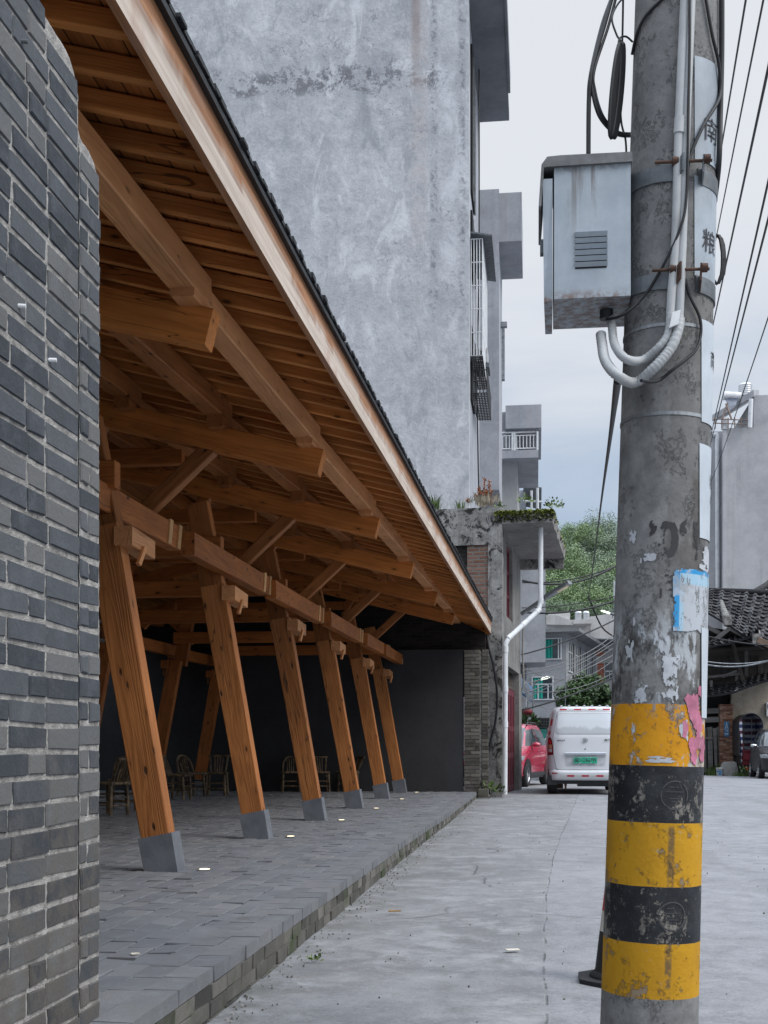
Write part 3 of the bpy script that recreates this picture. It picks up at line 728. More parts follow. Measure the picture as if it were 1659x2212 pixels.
for r in range(39):
    z0 = PLAT - 0.0 + r*0.0735
    if z0 > zt - 0.05: break
    cs = [a0-0.004, (a0+a1)/2 + (0.06 if r % 2 else -0.03) , a1+0.004] if r % 3 else [a0-0.004, a1+0.004]
    for x0, x1 in zip(cs, cs[1:]): jbox(mb, (x0+0.005, VW-0.018, z0+0.005), (x1-0.005, VW+0.2, z0+0.066), 0.004, rng.random(), rng)
    jbox(mb, (b0, VW+0.082, z0+0.02), (b1+0.006, VW+0.28, z0+0.083), 0.004, rng.random(), rng)
for (x0,x1,z0,z1) in ((a1-0.02, b1-0.0, 0.08, 0.15), (a1-0.03, a1+0.12, 0.155, 0.27)): jbox(mb, (x0,VW-0.32,z0), (x1+0.05,VW-0.05,z1), 0.012, 0.6, rng)
PIL = brickmat('weathered_grey_brick', ((0.06,0.055,0.048), (0.12,0.112,0.10), (0.18,0.17,0.15)), moss=0.3, bump=0.006)
wobj('brick_courses', mb, [PIL, MORT], pl)
# =================================================================== bamboo chairs
BAM = Mat('old_bamboo', 0.5, 0, 0.4); m = BAM; v = m.offr(); n = m.noise(m.map(v, (1,1,0.5)), 14, 5, 0.65)
m.col(m.mix(n.ss(0.35, 0.7), (0.05,0.032,0.018), (0.24,0.17,0.095))); BAM = m.m
BAMD = plain('dark_bamboo', (0.07,0.045,0.026), 0.5, 0, 0.5, 12)
def pole(p, q, r=0.016):
    p, q = V3(p), V3(q); L = (q-p).length; k = max(2, int(L/0.09)); pts = []; rs = []
    for i in range(k+1):
        for (t, f) in ((-0.012, 1.0), (0, 1.16), (0.012, 1.0)):
            a = i/k + t/L
            if 0 <= a <= 1: pts.append(p + (q-p)*a); rs.append(r*f)
    return MB().tube(pts, rs, 8)
def make_chair(arch, parts_mat):
    c = thing('bamboo_chair', 'x', 'chair'); M = W[c.name]; S = 0.165; H = 0.40
    for sx in (-1, 1):
        for sy in (-1, 1):
            obj('leg', pole((sx*S*1.06, sy*0.16, 0), (sx*S*0.95, sy*0.145, H), 0.026), parts_mat, c, M)
    mb = MB()
    for sy in (-1, 1):
        for z in (0.12, 0.22): 
            q = pole((-S, sy*0.155, z), (S, sy*0.155, z), 0.011); mb.add(q.v, q.f, 0, True)
    for sx in (-1, 1):
        for z in (0.16, 0.27):
            q = pole((sx*S, -0.155, z), (sx*S, 0.155, z), 0.011); mb.add(q.v, q.f, 0, True)
    obj('stretcher', mb, parts_mat, c, M)
    mb = MB()
    for (a, b) in (((-S-0.03,-0.165,H),(S+0.03,-0.165,H)), ((-S-0.03,0.165,H),(S+0.03,0.165,H)), ((-S,-0.19,H),(-S,0.19,H)), ((S,-0.19,H),(S,0.19,H))):
        q = pole(a, b, 0.022); mb.add(q.v, q.f, 0, True)
    for i in range(9): mb.box((-S+i*0.037, -0.155, H+0.004), (-S+i*0.037+0.033, 0.155, H+0.014))
    obj('seat', mb, parts_mat, c, M)
    mb = MB(); y0, y1 = 0.15, 0.29
    if arch:
        pts = []
        for i in range(15):
            a = pi*i/14; pts.append((-0.155*cos(a), y0 + (y1-y0)*sin(a)**0.7, H + 0.32*sin(a)**0.55))
        mb.tube(pts, 0.02, 8)
    else:
        for sx in (-1, 1): mb.tube([(sx*0.13, y0, H), (sx*0.165, y1, H+0.31)], 0.018, 8)
        mb.tube([(-0.2, y1, H+0.31), (0.2, y1, H+0.31)], 0.021, 8)
    o = obj('backrest', mb, parts_mat, c, M); mb = MB()
    for i in range(4):
        x = -0.075 + i*0.05; mb.tube([(x*0.8, y0, H), (x, y1-0.015, H+0.29)], 0.014, 6)
    obj('slats', mb, parts_mat, o, M)
    return c
cA = make_chair(True, [BAM]); cB = make_chair(False, [BAM])
chs = [(236,1763,'B',-1.9,'bamboo chair nearest the brick wall, partly hidden by it'), (268,1752,'A',0.25,'arched bamboo chair just left of the nearest leaning post'),
       (384,1730,'B',1.5,'bamboo chair just right of the nearest post, seen from its side'), (413,1722,'A',0.9,'arched bamboo chair with its back leaning left, between first and second posts'),
       (468,1721,'B',0.1,'square backed bamboo chair beside the second leaning post'), (628,1713.5,'A',0.25,'arched bamboo chair just left of the third leaning post'),
       (691,1713.5,'B',0.3,'bamboo chair mostly hidden behind the third leaning post'), (752,1713,'B',-1.1,'bamboo chair behind the fourth post with its top rail to the right')]
used = set()
for x, y, k, rz, lab in chs:
    src = cA if k == 'A' else cB
    c = src if k not in used else copy_tree(src); used.add(k)
    place(c, Pz(x, y - 3, PLAT + 0.004), rz, 0.95 if y < 1716 else 1.0); c['label'] = lab; c['group'] = 'bamboo chairs along the end wall'
# =================================================================== utility pole
YC = 4.0
def Pd(px, py, d):                      # point at camera depth d
    r = ray(px, py); return O + r * d
PB = Pd(1403, 2171, YC); PT = Pd(1461.5, 50, YC)
pdir = (PT - PB) / (PT.z - PB.z)        # per metre of height
def pc(z): return PB + pdir * (z - PB.z)
R0, RTAP = 0.1565, 0.0066
def pr(z): return R0 - RTAP * (z - 0.2)
base = pc(gz(4.0) - 0.05)
ucam = V3((-base.x, -base.y, 0)).normalized(); uright = V3((-ucam.y, ucam.x, 0))    # towards camera, and to the camera's right
# local frame of the pole: x = to the right in view, -y = to the camera, z = along the pole
az = pdir.normalized(); ay = -(ucam - az*ucam.dot(az)).normalized(); ax_ = ay.cross(az)
PM = Matrix(((ax_.x, ay.x, az.x, base.x), (ax_.y, ay.y, az.y, base.y), (ax_.z, ay.z, az.z, base.z), (0,0,0,1)))
def zy(py): return (CAMZ + (HY - py) / F * (YC - 0.15)) - base.z     # height on the pole's front face for a picture row
def pp(deg, z, off=0.0):
    a = radians(deg); r = pr(z) + off; return PM @ V3((r*sin(a), -r*cos(a), z))
pole_ = thing('utility_pole', 'thick concrete utility pole with yellow and black bands and torn notices', 'utility pole', base)
PMi = PM
prof = [(pr(-0.1+0.25*i), -0.1 + 0.25*i) for i in range(38)]
m = Mat('banded_pole_concrete', 0.8, 0, 0.3); P = m.P; x, y, z = m.xyz()
n1 = m.noise(P, 3.5, 9, 0.7); n2 = m.noise(P, 16, 8, 0.72); n3 = m.noise(P, 70, 5, 0.7); sp = m.noise(m.map(P, (1,1,0.7)), 9, 10, 0.8); fine = m.noise(P, 34, 6, 0.8)
con = m.mix((n1*0.6+n2*0.4).ss(0.38, 0.66), (0.135,0.136,0.137), (0.255,0.256,0.252)); con = m.mix(n3.ss(0.6, 0.75)*0.5, con, (0.30,0.29,0.27)); con = m.mix((1.0-n3.ss(0.26, 0.4))*0.5, con, (0.05,0.048,0.045))
blot = m.noise(m.map(P, (1.0,1.0,0.7), (2,5,1)), 5.5, 7, 0.6)
lowgrime = (1.0 - z.ss(2.3, 2.9))
con = m.mix(blot.ss(0.52, 0.63)*0.6*lowgrime, con, (0.055,0.047,0.042)); con = m.mix(blot.ss(0.30, 0.42)*-0.5+0.5, con, (0.085,0.082,0.08))
# whitewash runs between the yellow band and the poster
run = m.noise(m.map(P, (1.0,1.0,0.22), (7,1,0)), 13, 8, 0.72); wz = z.ss(zy(1540), zy(1500)) * (1.0 - z.ss(zy(1390), zy(1280)))
con = m.mix((run + (n2-0.5)*0.35).ss(0.50, 0.56)*wz*0.85, con, (0.42,0.45,0.48))
dk = m.noise(m.map(P, (1.0,1.0,0.5), (3,9,4)), 8, 7, 0.7); con = m.mix(dk.ss(0.50, 0.58)*wz*0.8, con, (0.035,0.032,0.03))
up = z.ss(zy(900), zy(860)); seam = (x - 0.02).abs()
con = m.mix(z.ss(zy(1180), zy(1100)) * (1.0 - z.ss(zy(620), zy(560))) * (x - 0.012).ss(-0.004, 0.004) * (n1.ss(0.35, 0.6)) * 0.4, con, (0.075,0.066,0.058))
Y0, Y1, Y2, Y3, Y4, Y5 = zy(2160), zy(2040), zy(1917), zy(1778.5), zy(1655), zy(1521)
wob = (n2 - 0.5)*0.004
zz = z + wob
yel = m.mix(n1.ss(0.35, 0.7), (0.42,0.215,0.008), (0.52,0.275,0.012)); yel = m.mix(m.noise(m.map(P,(1,1,0.4)), 5, 7, 0.7).ss(0.5, 0.72)*0.4, yel, (0.28,0.15,0.02))
blk = m.mix(n2.ss(0.4, 0.7), (0.012,0.013,0.016), (0.028,0.03,0.034))
def band(a, b): return zz.ss(a, a+0.0012) * (1.0 - zz.ss(b, b+0.0012))
chipY = (sp + (fine-0.5)*0.2).ss(0.572, 0.587); chipB = (sp*0.75 + fine*0.3).ss(0.565, 0.585)
top_wear = z.ss(Y4+0.02, Y5-0.02); chipT = (sp + (fine-0.5)*0.2 + top_wear*0.03).ss(0.575, 0.595).mx((run + (n2-0.5)*0.3).ss(0.60, 0.63) * 0.0)
wearT = (m.noise(m.map(P,(1,1,0.8),(1,4,2)), 13, 8, 0.75) + (x*1.1)).ss(0.63, 0.66)
yel = m.mix(chipY*0.75, yel, (0.17,0.165,0.16)); fleck = m.noise(P, 55, 3, 0.6).ss(0.66, 0.70)*0.6; yel = m.mix(fleck, yel, (0.36,0.3,0.2))
yelT = m.mix(n1.ss(0.35, 0.7), (0.50,0.215,0.006), (0.62,0.29,0.01)); yelT = m.mix((chipT.mx(wearT))*0.85, yelT, m.mix(n2.ss(0.4,0.6), (0.13,0.125,0.12), (0.45,0.46,0.47)))
blk = m.mix(chipB*0.8, blk, (0.24,0.225,0.20)); blk = m.mix(fleck*0.6, blk, (0.28,0.26,0.22))
c = m.mix(band(Y0, Y1).mx(band(Y2, Y3)), con, yel); c = m.mix(band(Y1, Y2).mx(band(Y3, Y4)), c, blk)
c = m.mix(band(Y4, Y5 + 0.0) * (1.0 - (run+(n2-0.5)*0.3).ss(0.57, 0.60)*z.ss(Y5-0.06, Y5)), c, yelT)
dr = (1.0 - ((x-0.052-(n2-0.5)*0.012).abs()).ss(0.006, 0.014)) * (1.0 - z.ss(Y3-0.02, Y3)) * n2.ss(0.42, 0.52); c = m.mix(dr * (band(Y0,Y1).mx(band(Y2,Y3))) * 0.75, c, (0.075,0.06,0.045))
m.col(c).bump(n3*0.5 + n2*0.8 - chipB*0.3 - chipY*0.3, 0.004)
rr = m.mix(band(Y1,Y2).mx(band(Y3,Y4)), (0.8,0.8,0.8), (0.45,0.45,0.45)); m.nt.links.new(m.xyz(rr)[0].s, m.b.inputs['Roughness'])
obj('shaft', MB().lathe(prof, 56, 0), m.m, pole_, PM)
def ring(name, yl, width, th, mat, a0=-180, a1=180, parent=pole_, tilt=0.0):
    z0 = zy(yl); mb = MB(); n = 40; vs = []
    for i in range(n+1):
        a = a0 + (a1-a0)*i/n
        for (dz, of) in ((-width/2, 0.001), (-width/2, th), (width/2, th), (width/2, 0.001)):
            zc = z0 + dz + tilt*sin(radians(a)); vs.append(PM.inverted() @ pp(a, zc, of))
    fs = []
    for i in range(n):
        for k in range(3): fs.append((i*4+k, i*4+k+1, (i+1)*4+k+1, (i+1)*4+k))
    mb.add(vs, fs, 0, False); return obj(name, mb, mat, parent, PM)
for (yy, tl) in ((352, 0.0), (586, 0.0)):
    o = ring('clamp_band', yy + 18, 0.052, 0.006, DGALV, 33, 366, tilt=-0.006)
    zb = zy(yy - 8); iP = PM.inverted()
    # the two bent ends of the band, and the rusted bolt through them
    for (dg, s) in ((10, -1), (31, 1)):
        a, b = iP @ pp(dg + s*8, zb - 0.045, 0.004), iP @ pp(dg - s*1, zb - 0.02, 0.042)
        w = V3((0,0,0.026)); mb = MB().hexa([a-w, a-w+V3((0.004*s,0.004,0)), b-w+V3((0.006*s,0,0)), b-w, a+w, a+w+V3((0.004*s,0.004,0)), b+w*1.1+V3((0.006*s,0,0)), b+w*1.1])
        obj('clamp_lug', mb, RUST if yy > 500 else DGALV, o, PM)
    mb = MB(); p = iP @ pp(20, zb - 0.01, 0.034)
    mb.tube([p + V3((-0.115,0.0,0)), p + V3((0.06,0.012,0))], 0.0052, 8)
    for dx in (-0.052, 0.045): mb.tube([p + V3((dx-0.009,0,0)), p + V3((dx+0.009,0.002,0))], 0.014, 6)
    obj('bolt', mb, RUST, o, PM)
ring('steel_strap', 697, 0.010, 0.0025, GALV); ring('steel_strap', 890, 0.011, 0.0025, GALV)
def sheet_on_pole(name, x0, x1, y0, y1, mat, parent=pole_, ragged=None, off=0.003, nx=30, nzr=40, seed=1, curl=0.0):
    """thin notice wrapped on the pole, ends given by picture position; ragged(a,b) drops torn cells"""
    mb = MB(); iP = PM.inverted(); rowi = []
    vs = []
    for j in range(nzr+1):
        yy = y0 + (y1-y0)*j/nzr; z0 = zy(yy); cxp = 1403 + (2171-yy)/(2171-50)*58.5; Rp = pr(z0)*F/(YC-0.0)
        d0 = math.degrees(math.asin(max(-1, min(1, (x0-cxp)/Rp)))) if abs(x0-cxp) < Rp else 90*(1 if x0 > cxp else -1)
        d1 = math.degrees(math.asin(max(-1, min(1, (x1-cxp)/Rp)))) if abs(x1-cxp) < Rp*0.998 else 118
        for i in range(nx+1): vs.append(iP @ pp(d0 + (d1-d0)*i/nx, z0, off + curl*(i/nx)**3))
    fs = []
    for j in range(nzr):
        for i in range(nx):
            if ragged and not ragged((i+0.5)/nx, (j+0.5)/nzr): continue
            fs.append((j*(nx+1)+i, (j+1)*(nx+1)+i, (j+1)*(nx+1)+i+1, j*(nx+1)+i+1))
    mb.add(vs, fs, 0, True)
    return obj(name, mb, mat, parent, PM)
SIGN = plain('faded_white_sign', (0.50,0.55,0.60), 0.5, 0, 0.12, 6, dirt=0.35, dirtc=(0.3,0.31,0.32))
SIGNG = plain('greyed_sign_sheet', (0.33,0.375,0.42), 0.5, 0, 0.2, 6, dirt=0.5, dirtc=(0.14,0.15,0.15))
INK = plain('black_ink', (0.03,0.03,0.035), 0.6, 0, 0.2)
s1 = sheet_on_pole('notice_sheet', 1497, 1600, 113, 337, SIGNG); s2 = sheet_on_pole('notice_sheet', 1496, 1600, 372, 590, SIGNG)
s3 = sheet_on_pole('notice_sheet', 1510, 1600, 680, 902, SIGN); s4 = sheet_on_pole('notice_sheet', 1505.5, 1600, 950, 1155, SIGN)
sheet_on_pole('clear_tape', 1508.0, 1600, 1350, 1547, SIGN, off=0.005)
def pole_text(body, px, py, size, parent, mat=INK, width=None, off=0.0055, bold=0.0):
    zc = zy(py); cxp = 1403 + (2171-py)/(2171-50)*58.5; Rp = pr(zc)*F/YC
    dg = math.degrees(math.asin(max(-1, min(1, (px-cxp)/Rp))))
    t = text_mb(body, size, width=width, bold=bold); iP = PM.inverted(); vs = []
    for (x, y, _) in t.v: vs.append(iP @ pp(dg + math.degrees(x/pr(zc)), zc + y, off))
    t.v = [tuple(v) for v in vs]; return obj('lettering', t, mat, parent, PM)
pole_text('南', 1531, 268, 0.082, s1); pole_text('粮', 1527, 511, 0.08, s2)
pole_text('南粮', 1537, 760, 0.06, s3); pole_text('0', 1532.5, 998, 0.05, s4); pole_text('粮站', 1532, 1027, 0.05, s4, width=0.085); pole_text('A线', 1531, 1065, 0.05, s4, width=0.065)
# stencilled remains and torn posters
def rag(seed, th, edge=0.25, sc=5.0):
    def f(a, b):
        e = min(a, 1-a, b, 1-b) / edge; e = min(1.0, e)
        return mnoise.fractal(V3((a*sc, b*sc, seed*7.3)), 1.0, 2.0, 4)*0.75 + e*0.75 > th
    return f
FADE = plain('faded_black_stencil', (0.045,0.045,0.048), 0.8, 0, 0.3)
g = text_mb("'01", 0.235, bold=0.004)
def stencil(body, px, py, size, mat, thr, seed, width=None, off=0.0015, bold=0.0, ang=None):
    zc = zy(py); cxp = 1403 + (2171-py)/(2171-50)*58.5; Rp = pr(zc)*F/YC; dg = math.degrees(math.asin((px-cxp)/Rp))
    t = text_mb(body, size, width=width, bold=bold); tri = MB(); iP = PM.inverted()
    import bmesh
    bm = bmesh.new(); vv = [bm.verts.new(p) for p in t.v]
    for f in t.f:
        try: bm.faces.new([vv[i] for i in f])
        except Exception: pass
    bmesh.ops.triangulate(bm, faces=bm.faces[:])
    for _ in range(3): bmesh.ops.subdivide_edges(bm, edges=[e for e in bm.edges if e.calc_length() > 0.01], cuts=1, use_grid_fill=True)
    bmesh.ops.triangulate(bm, faces=bm.faces[:])
    bm.verts.index_update(); vs = [iP @ pp(dg + math.degrees(v.co.x/pr(zc)), zc + v.co.y, off) for v in bm.verts]
    fs = [tuple(v.index for v in f.verts) for f in bm.faces if mnoise.fractal(f.calc_center_median()*28 + V3((seed,0,0)), 1.0, 2.0, 4) > thr]
    bm.free(); tri.add(vs, fs); return obj('stencil_mark', tri, mat, pole_, PM)
stencil('\u20190\u20181', 1463, 1168, 0.16, FADE, -0.28, 3, width=0.165, bold=0.005); stencil('回', 1445, 1269, 0.085, FADE, -0.05, 5, width=0.06)
m = Mat('torn_blue_poster', 0.55, 0, 0.3); x, y, z = m.xyz(); n = m.noise(m.P, 12, 8, 0.7); n2 = m.noise(m.P, 40, 5, 0.7)
fr_ = (1.0 - (x - 0.055).ss(0.0, 0.004)).mx((z - zy(1238)).ss(0.0, 0.004))
in2 = (x - 0.068).ss(0.0, 0.003) * (1.0 - (z - zy(1262)).ss(0.0, 0.006))
c = m.mix(fr_, (0.33,0.50,0.62), (0.03,0.27,0.56)); c = m.mix(in2.mx(m.noise(m.P, 9, 6, 0.6).ss(0.5, 0.56)*0.8), c, (0.42,0.45,0.49)); c = m.mix(n.ss(0.52, 0.62)*0.8, c, (0.30,0.32,0.335))
c = m.mix((1.0-(m.noise(m.map(m.P,(2,2,0.6)), 7, 6, 0.7)-0.5).abs().ss(0.004, 0.02))*n.ss(0.4,0.5)*0.9, c, (0.09,0.085,0.08)); c = m.mix(n2.ss(0.62, 0.75)*0.6, c, (0.55,0.57,0.6)); m.col(c)
sheet_on_pole('torn_poster', 1451, 1600, 1226, 1362, m.m, ragged=lambda a, b: rag(2, -0.05, 0.06, 7)(a, b), nx=60, nzr=70)
PINK = plain('faded_pink_paper', (0.50,0.17,0.26), 0.7, 0, 0.4, 16, dirt=0.4, dirtc=(0.55,0.35,0.4))
sheet_on_pole('torn_poster', 1466, 1512, 1470, 1592, PINK, ragged=lambda a, b: rag(4, 0.42, 0.35, 4)(a, b) and a > 0.75 - 1.4*b - 0.2, nx=60, nzr=90)
sheet_on_pole('torn_poster', 1478, 1517, 1565, 1655, PINK, ragged=lambda a, b: rag(9, 0.38, 0.3, 4)(a, b), nx=50, nzr=70)
BITS = plain('torn_white_paper', (0.44,0.465,0.50), 0.7, 0, 0.2, 20)
for i, (x0, x1, y0, y1, th) in enumerate(((1363,1378,1140,1170,0.3), (1392,1422,1192,1212,0.25), (1385,1389,1203,1216,0.2), (1370,1376,1330,1352,0.4), (1352,1375,1370,1440,0.55), (1412,1450,1355,1430,0.55), (1372,1400,1480,1525,0.5), (1425,1465,1455,1520,0.58), (1366,1376,1560,1592,0.45), (1462,1482,1550,1600,0.45), (1378,1470,1632,1652,0.6), (1495,1528,1170,1228,0.45), (1420,1470,1400,1480,0.62))):
    sheet_on_pole('paper_remnant', x0, x1, y0, y1, BITS, ragged=rag(20+i*3, th, 0.3, 4), nx=34, nzr=34, off=0.0022)
# round telecom marks painted on the black bands
MARK = plain('worn_grey_mark', (0.06,0.062,0.066), 0.7, 0, 0.3)
for yy in (1717, 1979):
    zc = zy(yy); cxp = 1403 + (2171-yy)/(2171-50)*58.5; dg = math.degrees(math.asin((1455-cxp-(6 if yy > 1800 else 0))/(pr(zc)*F/YC))); iP = PM.inverted(); mb = MB(); rw = 0.0465
    def pt(x, y, o=0.0015): return iP @ pp(dg + math.degrees(x/pr(zc)), zc + y, o)
    n = 64
    for k in range(n):
        a, b = 2*pi*k/n, 2*pi*(k+1)/n
        if mnoise.noise(V3((cos(a)*3, sin(a)*3, yy))) < -0.35: continue
        mb.add([pt(rw*cos(a), rw*sin(a)), pt(rw*cos(b), rw*sin(b)), pt((rw-0.004)*cos(b), (rw-0.004)*sin(b)), pt((rw-0.004)*cos(a), (rw-0.004)*sin(a))], [(0,1,2,3)])
    for (xa, xb, yb) in ((-0.03,0.03,0.009), (-0.018,0.02,-0.012), (-0.012,0.016,-0.021), (-0.02,0.01,0.024)):
        k = 8
        for q in range(k):
            xs, xe = xa+(xb-xa)*q/k, xa+(xb-xa)*(q+1)/k
            if random.Random(q+yy+xa).random() < 0.15 and yb != 0.009: continue
            mb.add([pt(xs, yb), pt(xe, yb+0.0004), pt(xe, yb+0.0026), pt(xs, yb+0.0026)], [(0,1,2,3)])
    obj('round_mark', mb, MARK, pole_, PM)
# two plastic conduits strapped up the pole, ending in flexible hose loops to the meter box
def pipe(name, pts, r, mat, parent=pole_, ribs=0.0, n=10):
    pts = [V3(p) for p in pts]
    # Catmull-Rom
    out = []
    for i in range(len(pts)-1):
        p0, p1, p2, p3 = pts[max(i-1,0)], pts[i], pts[i+1], pts[min(i+2,len(pts)-1)]
        for k in range(10):
            t = k/10; out.append(0.5*((2*p1) + (p2-p0)*t + (2*p0-5*p1+4*p2-p3)*t*t + (3*p1-p0-3*p2+p3)*t**3))
    out.append(pts[-1]); rs = r
    if ribs:
        o2 = []; L = 0
        for a, b in zip(out, out[1:]):
            k = max(1, int((b-a).length/0.0035))
            for q in range(k): o2.append(a + (b-a)*q/k)
        out = o2 + [out[-1]]; rs = [r*(1.0 + 0.07*sin(i*2*pi/3.0)) for i in range(len(out))]
    mb = MB().tube(out, rs, n)
    return wobj(name, mb, mat, parent, org=(W[parent.name].translation if parent else out[0]))
def ppx(px, py, off):
    zc = zy(py); cxp = 1403 + (2171-py)/(2171-50)*58.5; Rp = (pr(zc)+off)*F/YC
    return pp(math.degrees(math.asin(max(-0.99, min(0.99, (px-cxp)/Rp)))), zc, off)
pipe('conduit_pipe', [ppx(1480,-60,0.017), ppx(1466,258,0.017), ppx(1458,520,0.017), ppx(1449.5,640,0.017), ppx(1447,690,0.017)], 0.0145, CONDUIT)
pipe('conduit_pipe', [ppx(1493,-60,0.017), ppx(1479,300,0.017), ppx(1472,520,0.017), ppx(1465,690,0.017)], 0.0135, CONDUIT)
pipe('conduit_coupling', [ppx(1467.5,255,0.017), ppx(1465.5,290,0.017)], 0.0185, CONDUIT)
BXV = 3.93
hose1 = [ppx(1447,680,0.018), ppx(1443,722,0.024), ppx(1425,752,0.03), ppx(1390,776,0.03), Pv(1352,775,3.86), Pv(1328,745,3.95), Pv(1322,705,4.0), Pv(1320,688,4.05)]
hose2 = [ppx(1466,690,0.02), ppx(1462,720,0.03), ppx(1447,760,0.04), ppx(1415,800,0.05), ppx(1375,824,0.04), Pv(1335,812,3.85), Pv(1308,780,3.92), Pv(1300,740,3.98), Pv(1298,722,4.0)]
pipe('flexible_hose', hose1, 0.0135, CONDUIT, ribs=1); pipe('flexible_hose', hose2, 0.016, CONDUIT, ribs=1)
p = ppx(1457,697,0.04); mb = MB().hexa([p+V3(q) for q in ((-0.02,-0.01,-0.028),(0.008,-0.012,-0.018),(0.008,0.004,-0.018),(-0.02,0.004,-0.028),(-0.01,-0.01,0.02),(0.015,-0.01,0.026),(0.015,0.004,0.026),(-0.01,0.004,0.02))]); wobj('tape_wrap', mb, WHITE, pole_)
# =================================================================== meter box
BOXP = Mat('stained_light_grey_paint', 0.5, 0, 0.4); m = BOXP; x, y, z = m.xyz()
st = m.noise(m.map(m.P, (26,26,1.1)), 1.0, 6, 0.65); n = m.noise(m.P, 5, 8, 0.7); f = m.noise(m.P, 30, 5, 0.7)
c = m.mix(n.ss(0.35, 0.7), (0.30,0.345,0.39), (0.40,0.445,0.49)); c = m.mix(st.ss(0.52, 0.66)*z.ss(0.12, 0.42)*0.85, c, (0.15,0.14,0.13))
c = m.mix(n.ss(0.58, 0.68)*0.5, c, (0.17,0.165,0.155)); c = m.mix((z - 0.40 + (f-0.5)*0.12).ss(0.0, 0.03)*0.7, c, (0.13,0.125,0.12)); c = m.mix((1.0-z.ss(0.0, 0.035))*f.ss(0.4, 0.6)*0.8, c, (0.16,0.09,0.06)); m.col(c); BOXP = m.m
b00 = Pv(1197, 646, BXV); b11 = Pv(1362.5, 352, BXV); D = 0.285
bx = thing('meter_box', 'light grey steel meter box with louvres and rain stains hung left of the pole', 'meter box', b00)
OM = Matrix.Translation(b00); wdt = b11.x - b00.x; hgt = b11.z - b00.z
mb = MB().box((0,0,0.0),(wdt,D,hgt))
obj('body', mb, BOXP, bx, OM)
mb = MB(); dx = -0.026
mb.hexa([V3(q) for q in ((dx-0.006,0.012,-0.004),(-0.004,0.004,-0.004),(-0.003,D+0.01,-0.012),(dx+0.0,D+0.01,-0.012),(dx-0.01,0.0,hgt-0.035),(-0.005,0.0,hgt-0.035),(-0.003,D,hgt-0.035),(dx+0.004,D,hgt-0.035))])
d_ = obj('door', mb, BOXP, bx, OM)
obj('latch', MB().box((dx-0.018,0.10,hgt*0.45),(dx-0.006,0.13,hgt*0.45+0.045)), DGALV, d_, OM)
mb = MB(); 
mb.prism([(-0.040,0,hgt+0.006),(-0.022,0,hgt+0.030),(0.02,0,hgt+0.032),(wdt+0.004,0,hgt+0.03),(wdt+0.004,0,hgt-0.0),(-0.02,0,hgt-0.002),(-0.032,0,hgt-0.004),(-0.041,0,hgt-0.125),(-0.049,0,hgt-0.125)][::-1], (0,D+0.02,0))
mb.v = [(a, b-0.012, c_) for a, b, c_ in mb.v]
obj('lid', mb, plain('rusty_grey_lid', (0.20,0.205,0.21), 0.7, 0.2, 0.45, 8, dirt=0.6, dirtc=(0.09,0.08,0.07)), bx, OM)
mb = MB(); lx0, lx1 = Pv(1241,500,BXV).x - b00.x, Pv(1312,500,BXV).x - b00.x
zt, zb = Pv(1270,502,BXV).z - b00.z, Pv(1270,580,BXV).z - b00.z
for i in range(6):
    za = zt - (zt-zb)*i/6; h = (zt-zb)/6
    mb.hexa([V3(q) for q in ((lx0,-0.001,za-h*0.72),(lx1,-0.001,za-h*0.72),(lx1,0.002,za-h*0.72),(lx0,0.002,za-h*0.72),(lx0,-0.010,za-h*0.06),(lx1,-0.010,za-h*0.06),(lx1,0.002,za),(lx0,0.002,za))])
    mb.box((lx0+0.002,-0.0015,za-h), (lx1-0.002,0.002,za-h*0.74), 1)
obj('louvre', mb, [BOXP, DARKVOID], bx, OM)
obj('cable_gland', MB().tube([V3((Pv(1312,660,4.0).x-b00.x, 0.12, -0.03)), V3((Pv(1312,660,4.0).x-b00.x, 0.12, 0.0))], 0.022, 12), PLASTIC, bx, OM)
# =================================================================== cables at the pole
def cable(label, pts, r=0.006, group='cables around the utility pole', mat=BLACK, smooth=True):
    o = pipe('cable', pts, r, mat, None, 0, 7); return tag(o, label, 'cable', group)
cable('black cable rising from the meter box lid, leftmost', [Pv(1271,332,4.0), Pv(1272,220,4.0), Pv(1277,160,4.0), Pv(1300,60,4.05), Pv(1324,-10,4.1), Pv(1350,-90,4.2)], 0.0075)
cable('black cable from the top that swings in a loop to the pole behind the coil', [Pv(1336,-60,4.1), Pv(1310,40,4.05), Pv(1278,150,4.0), Pv(1279,190,4.0), Pv(1295,250,4.0), Pv(1330,288,4.05), Pv(1362,293,4.15)], 0.0065)
cable('second black cable in the loop left of the pole, outer one', [Pv(1344,-60,4.1), Pv(1316,50,4.05), Pv(1284,150,4.0), Pv(1285,195,4.0), Pv(1302,250,4.0), Pv(1332,284,4.05), Pv(1362,289,4.15)], 0.005)
cable('thin black cable dropping straight behind the coil of cable', [Pv(1347,-60,4.1), Pv(1345,60,4.1), Pv(1343,130,4.1), Pv(1341,250,4.1), Pv(1351,300,4.1), Pv(1353,333,4.1)], 0.0035)
cable('thin cable curling from the pole top to the hanging coil', [Pv(1352,-10,4.1), Pv(1334,10,4.05), Pv(1322,40,4.0), Pv(1332,75,4.0), Pv(1341,90,4.0), Pv(1336,108,4.0), Pv(1338,84,4.0), Pv(1352,79,4.05), Pv(1366,90,4.1)], 0.0032)
cable('black cable running down the pole between the pale conduits', [ppx(1487,-40,0.035), ppx(1487,100,0.034), ppx(1484,250,0.034), ppx(1483,330,0.034), ppx(1480,430,0.034), ppx(1470,490,0.034), ppx(1440,560,0.02), ppx(1395,630,0.012), Pv(1345,680,3.95), Pv(1310,690,4.0)], 0.0045)
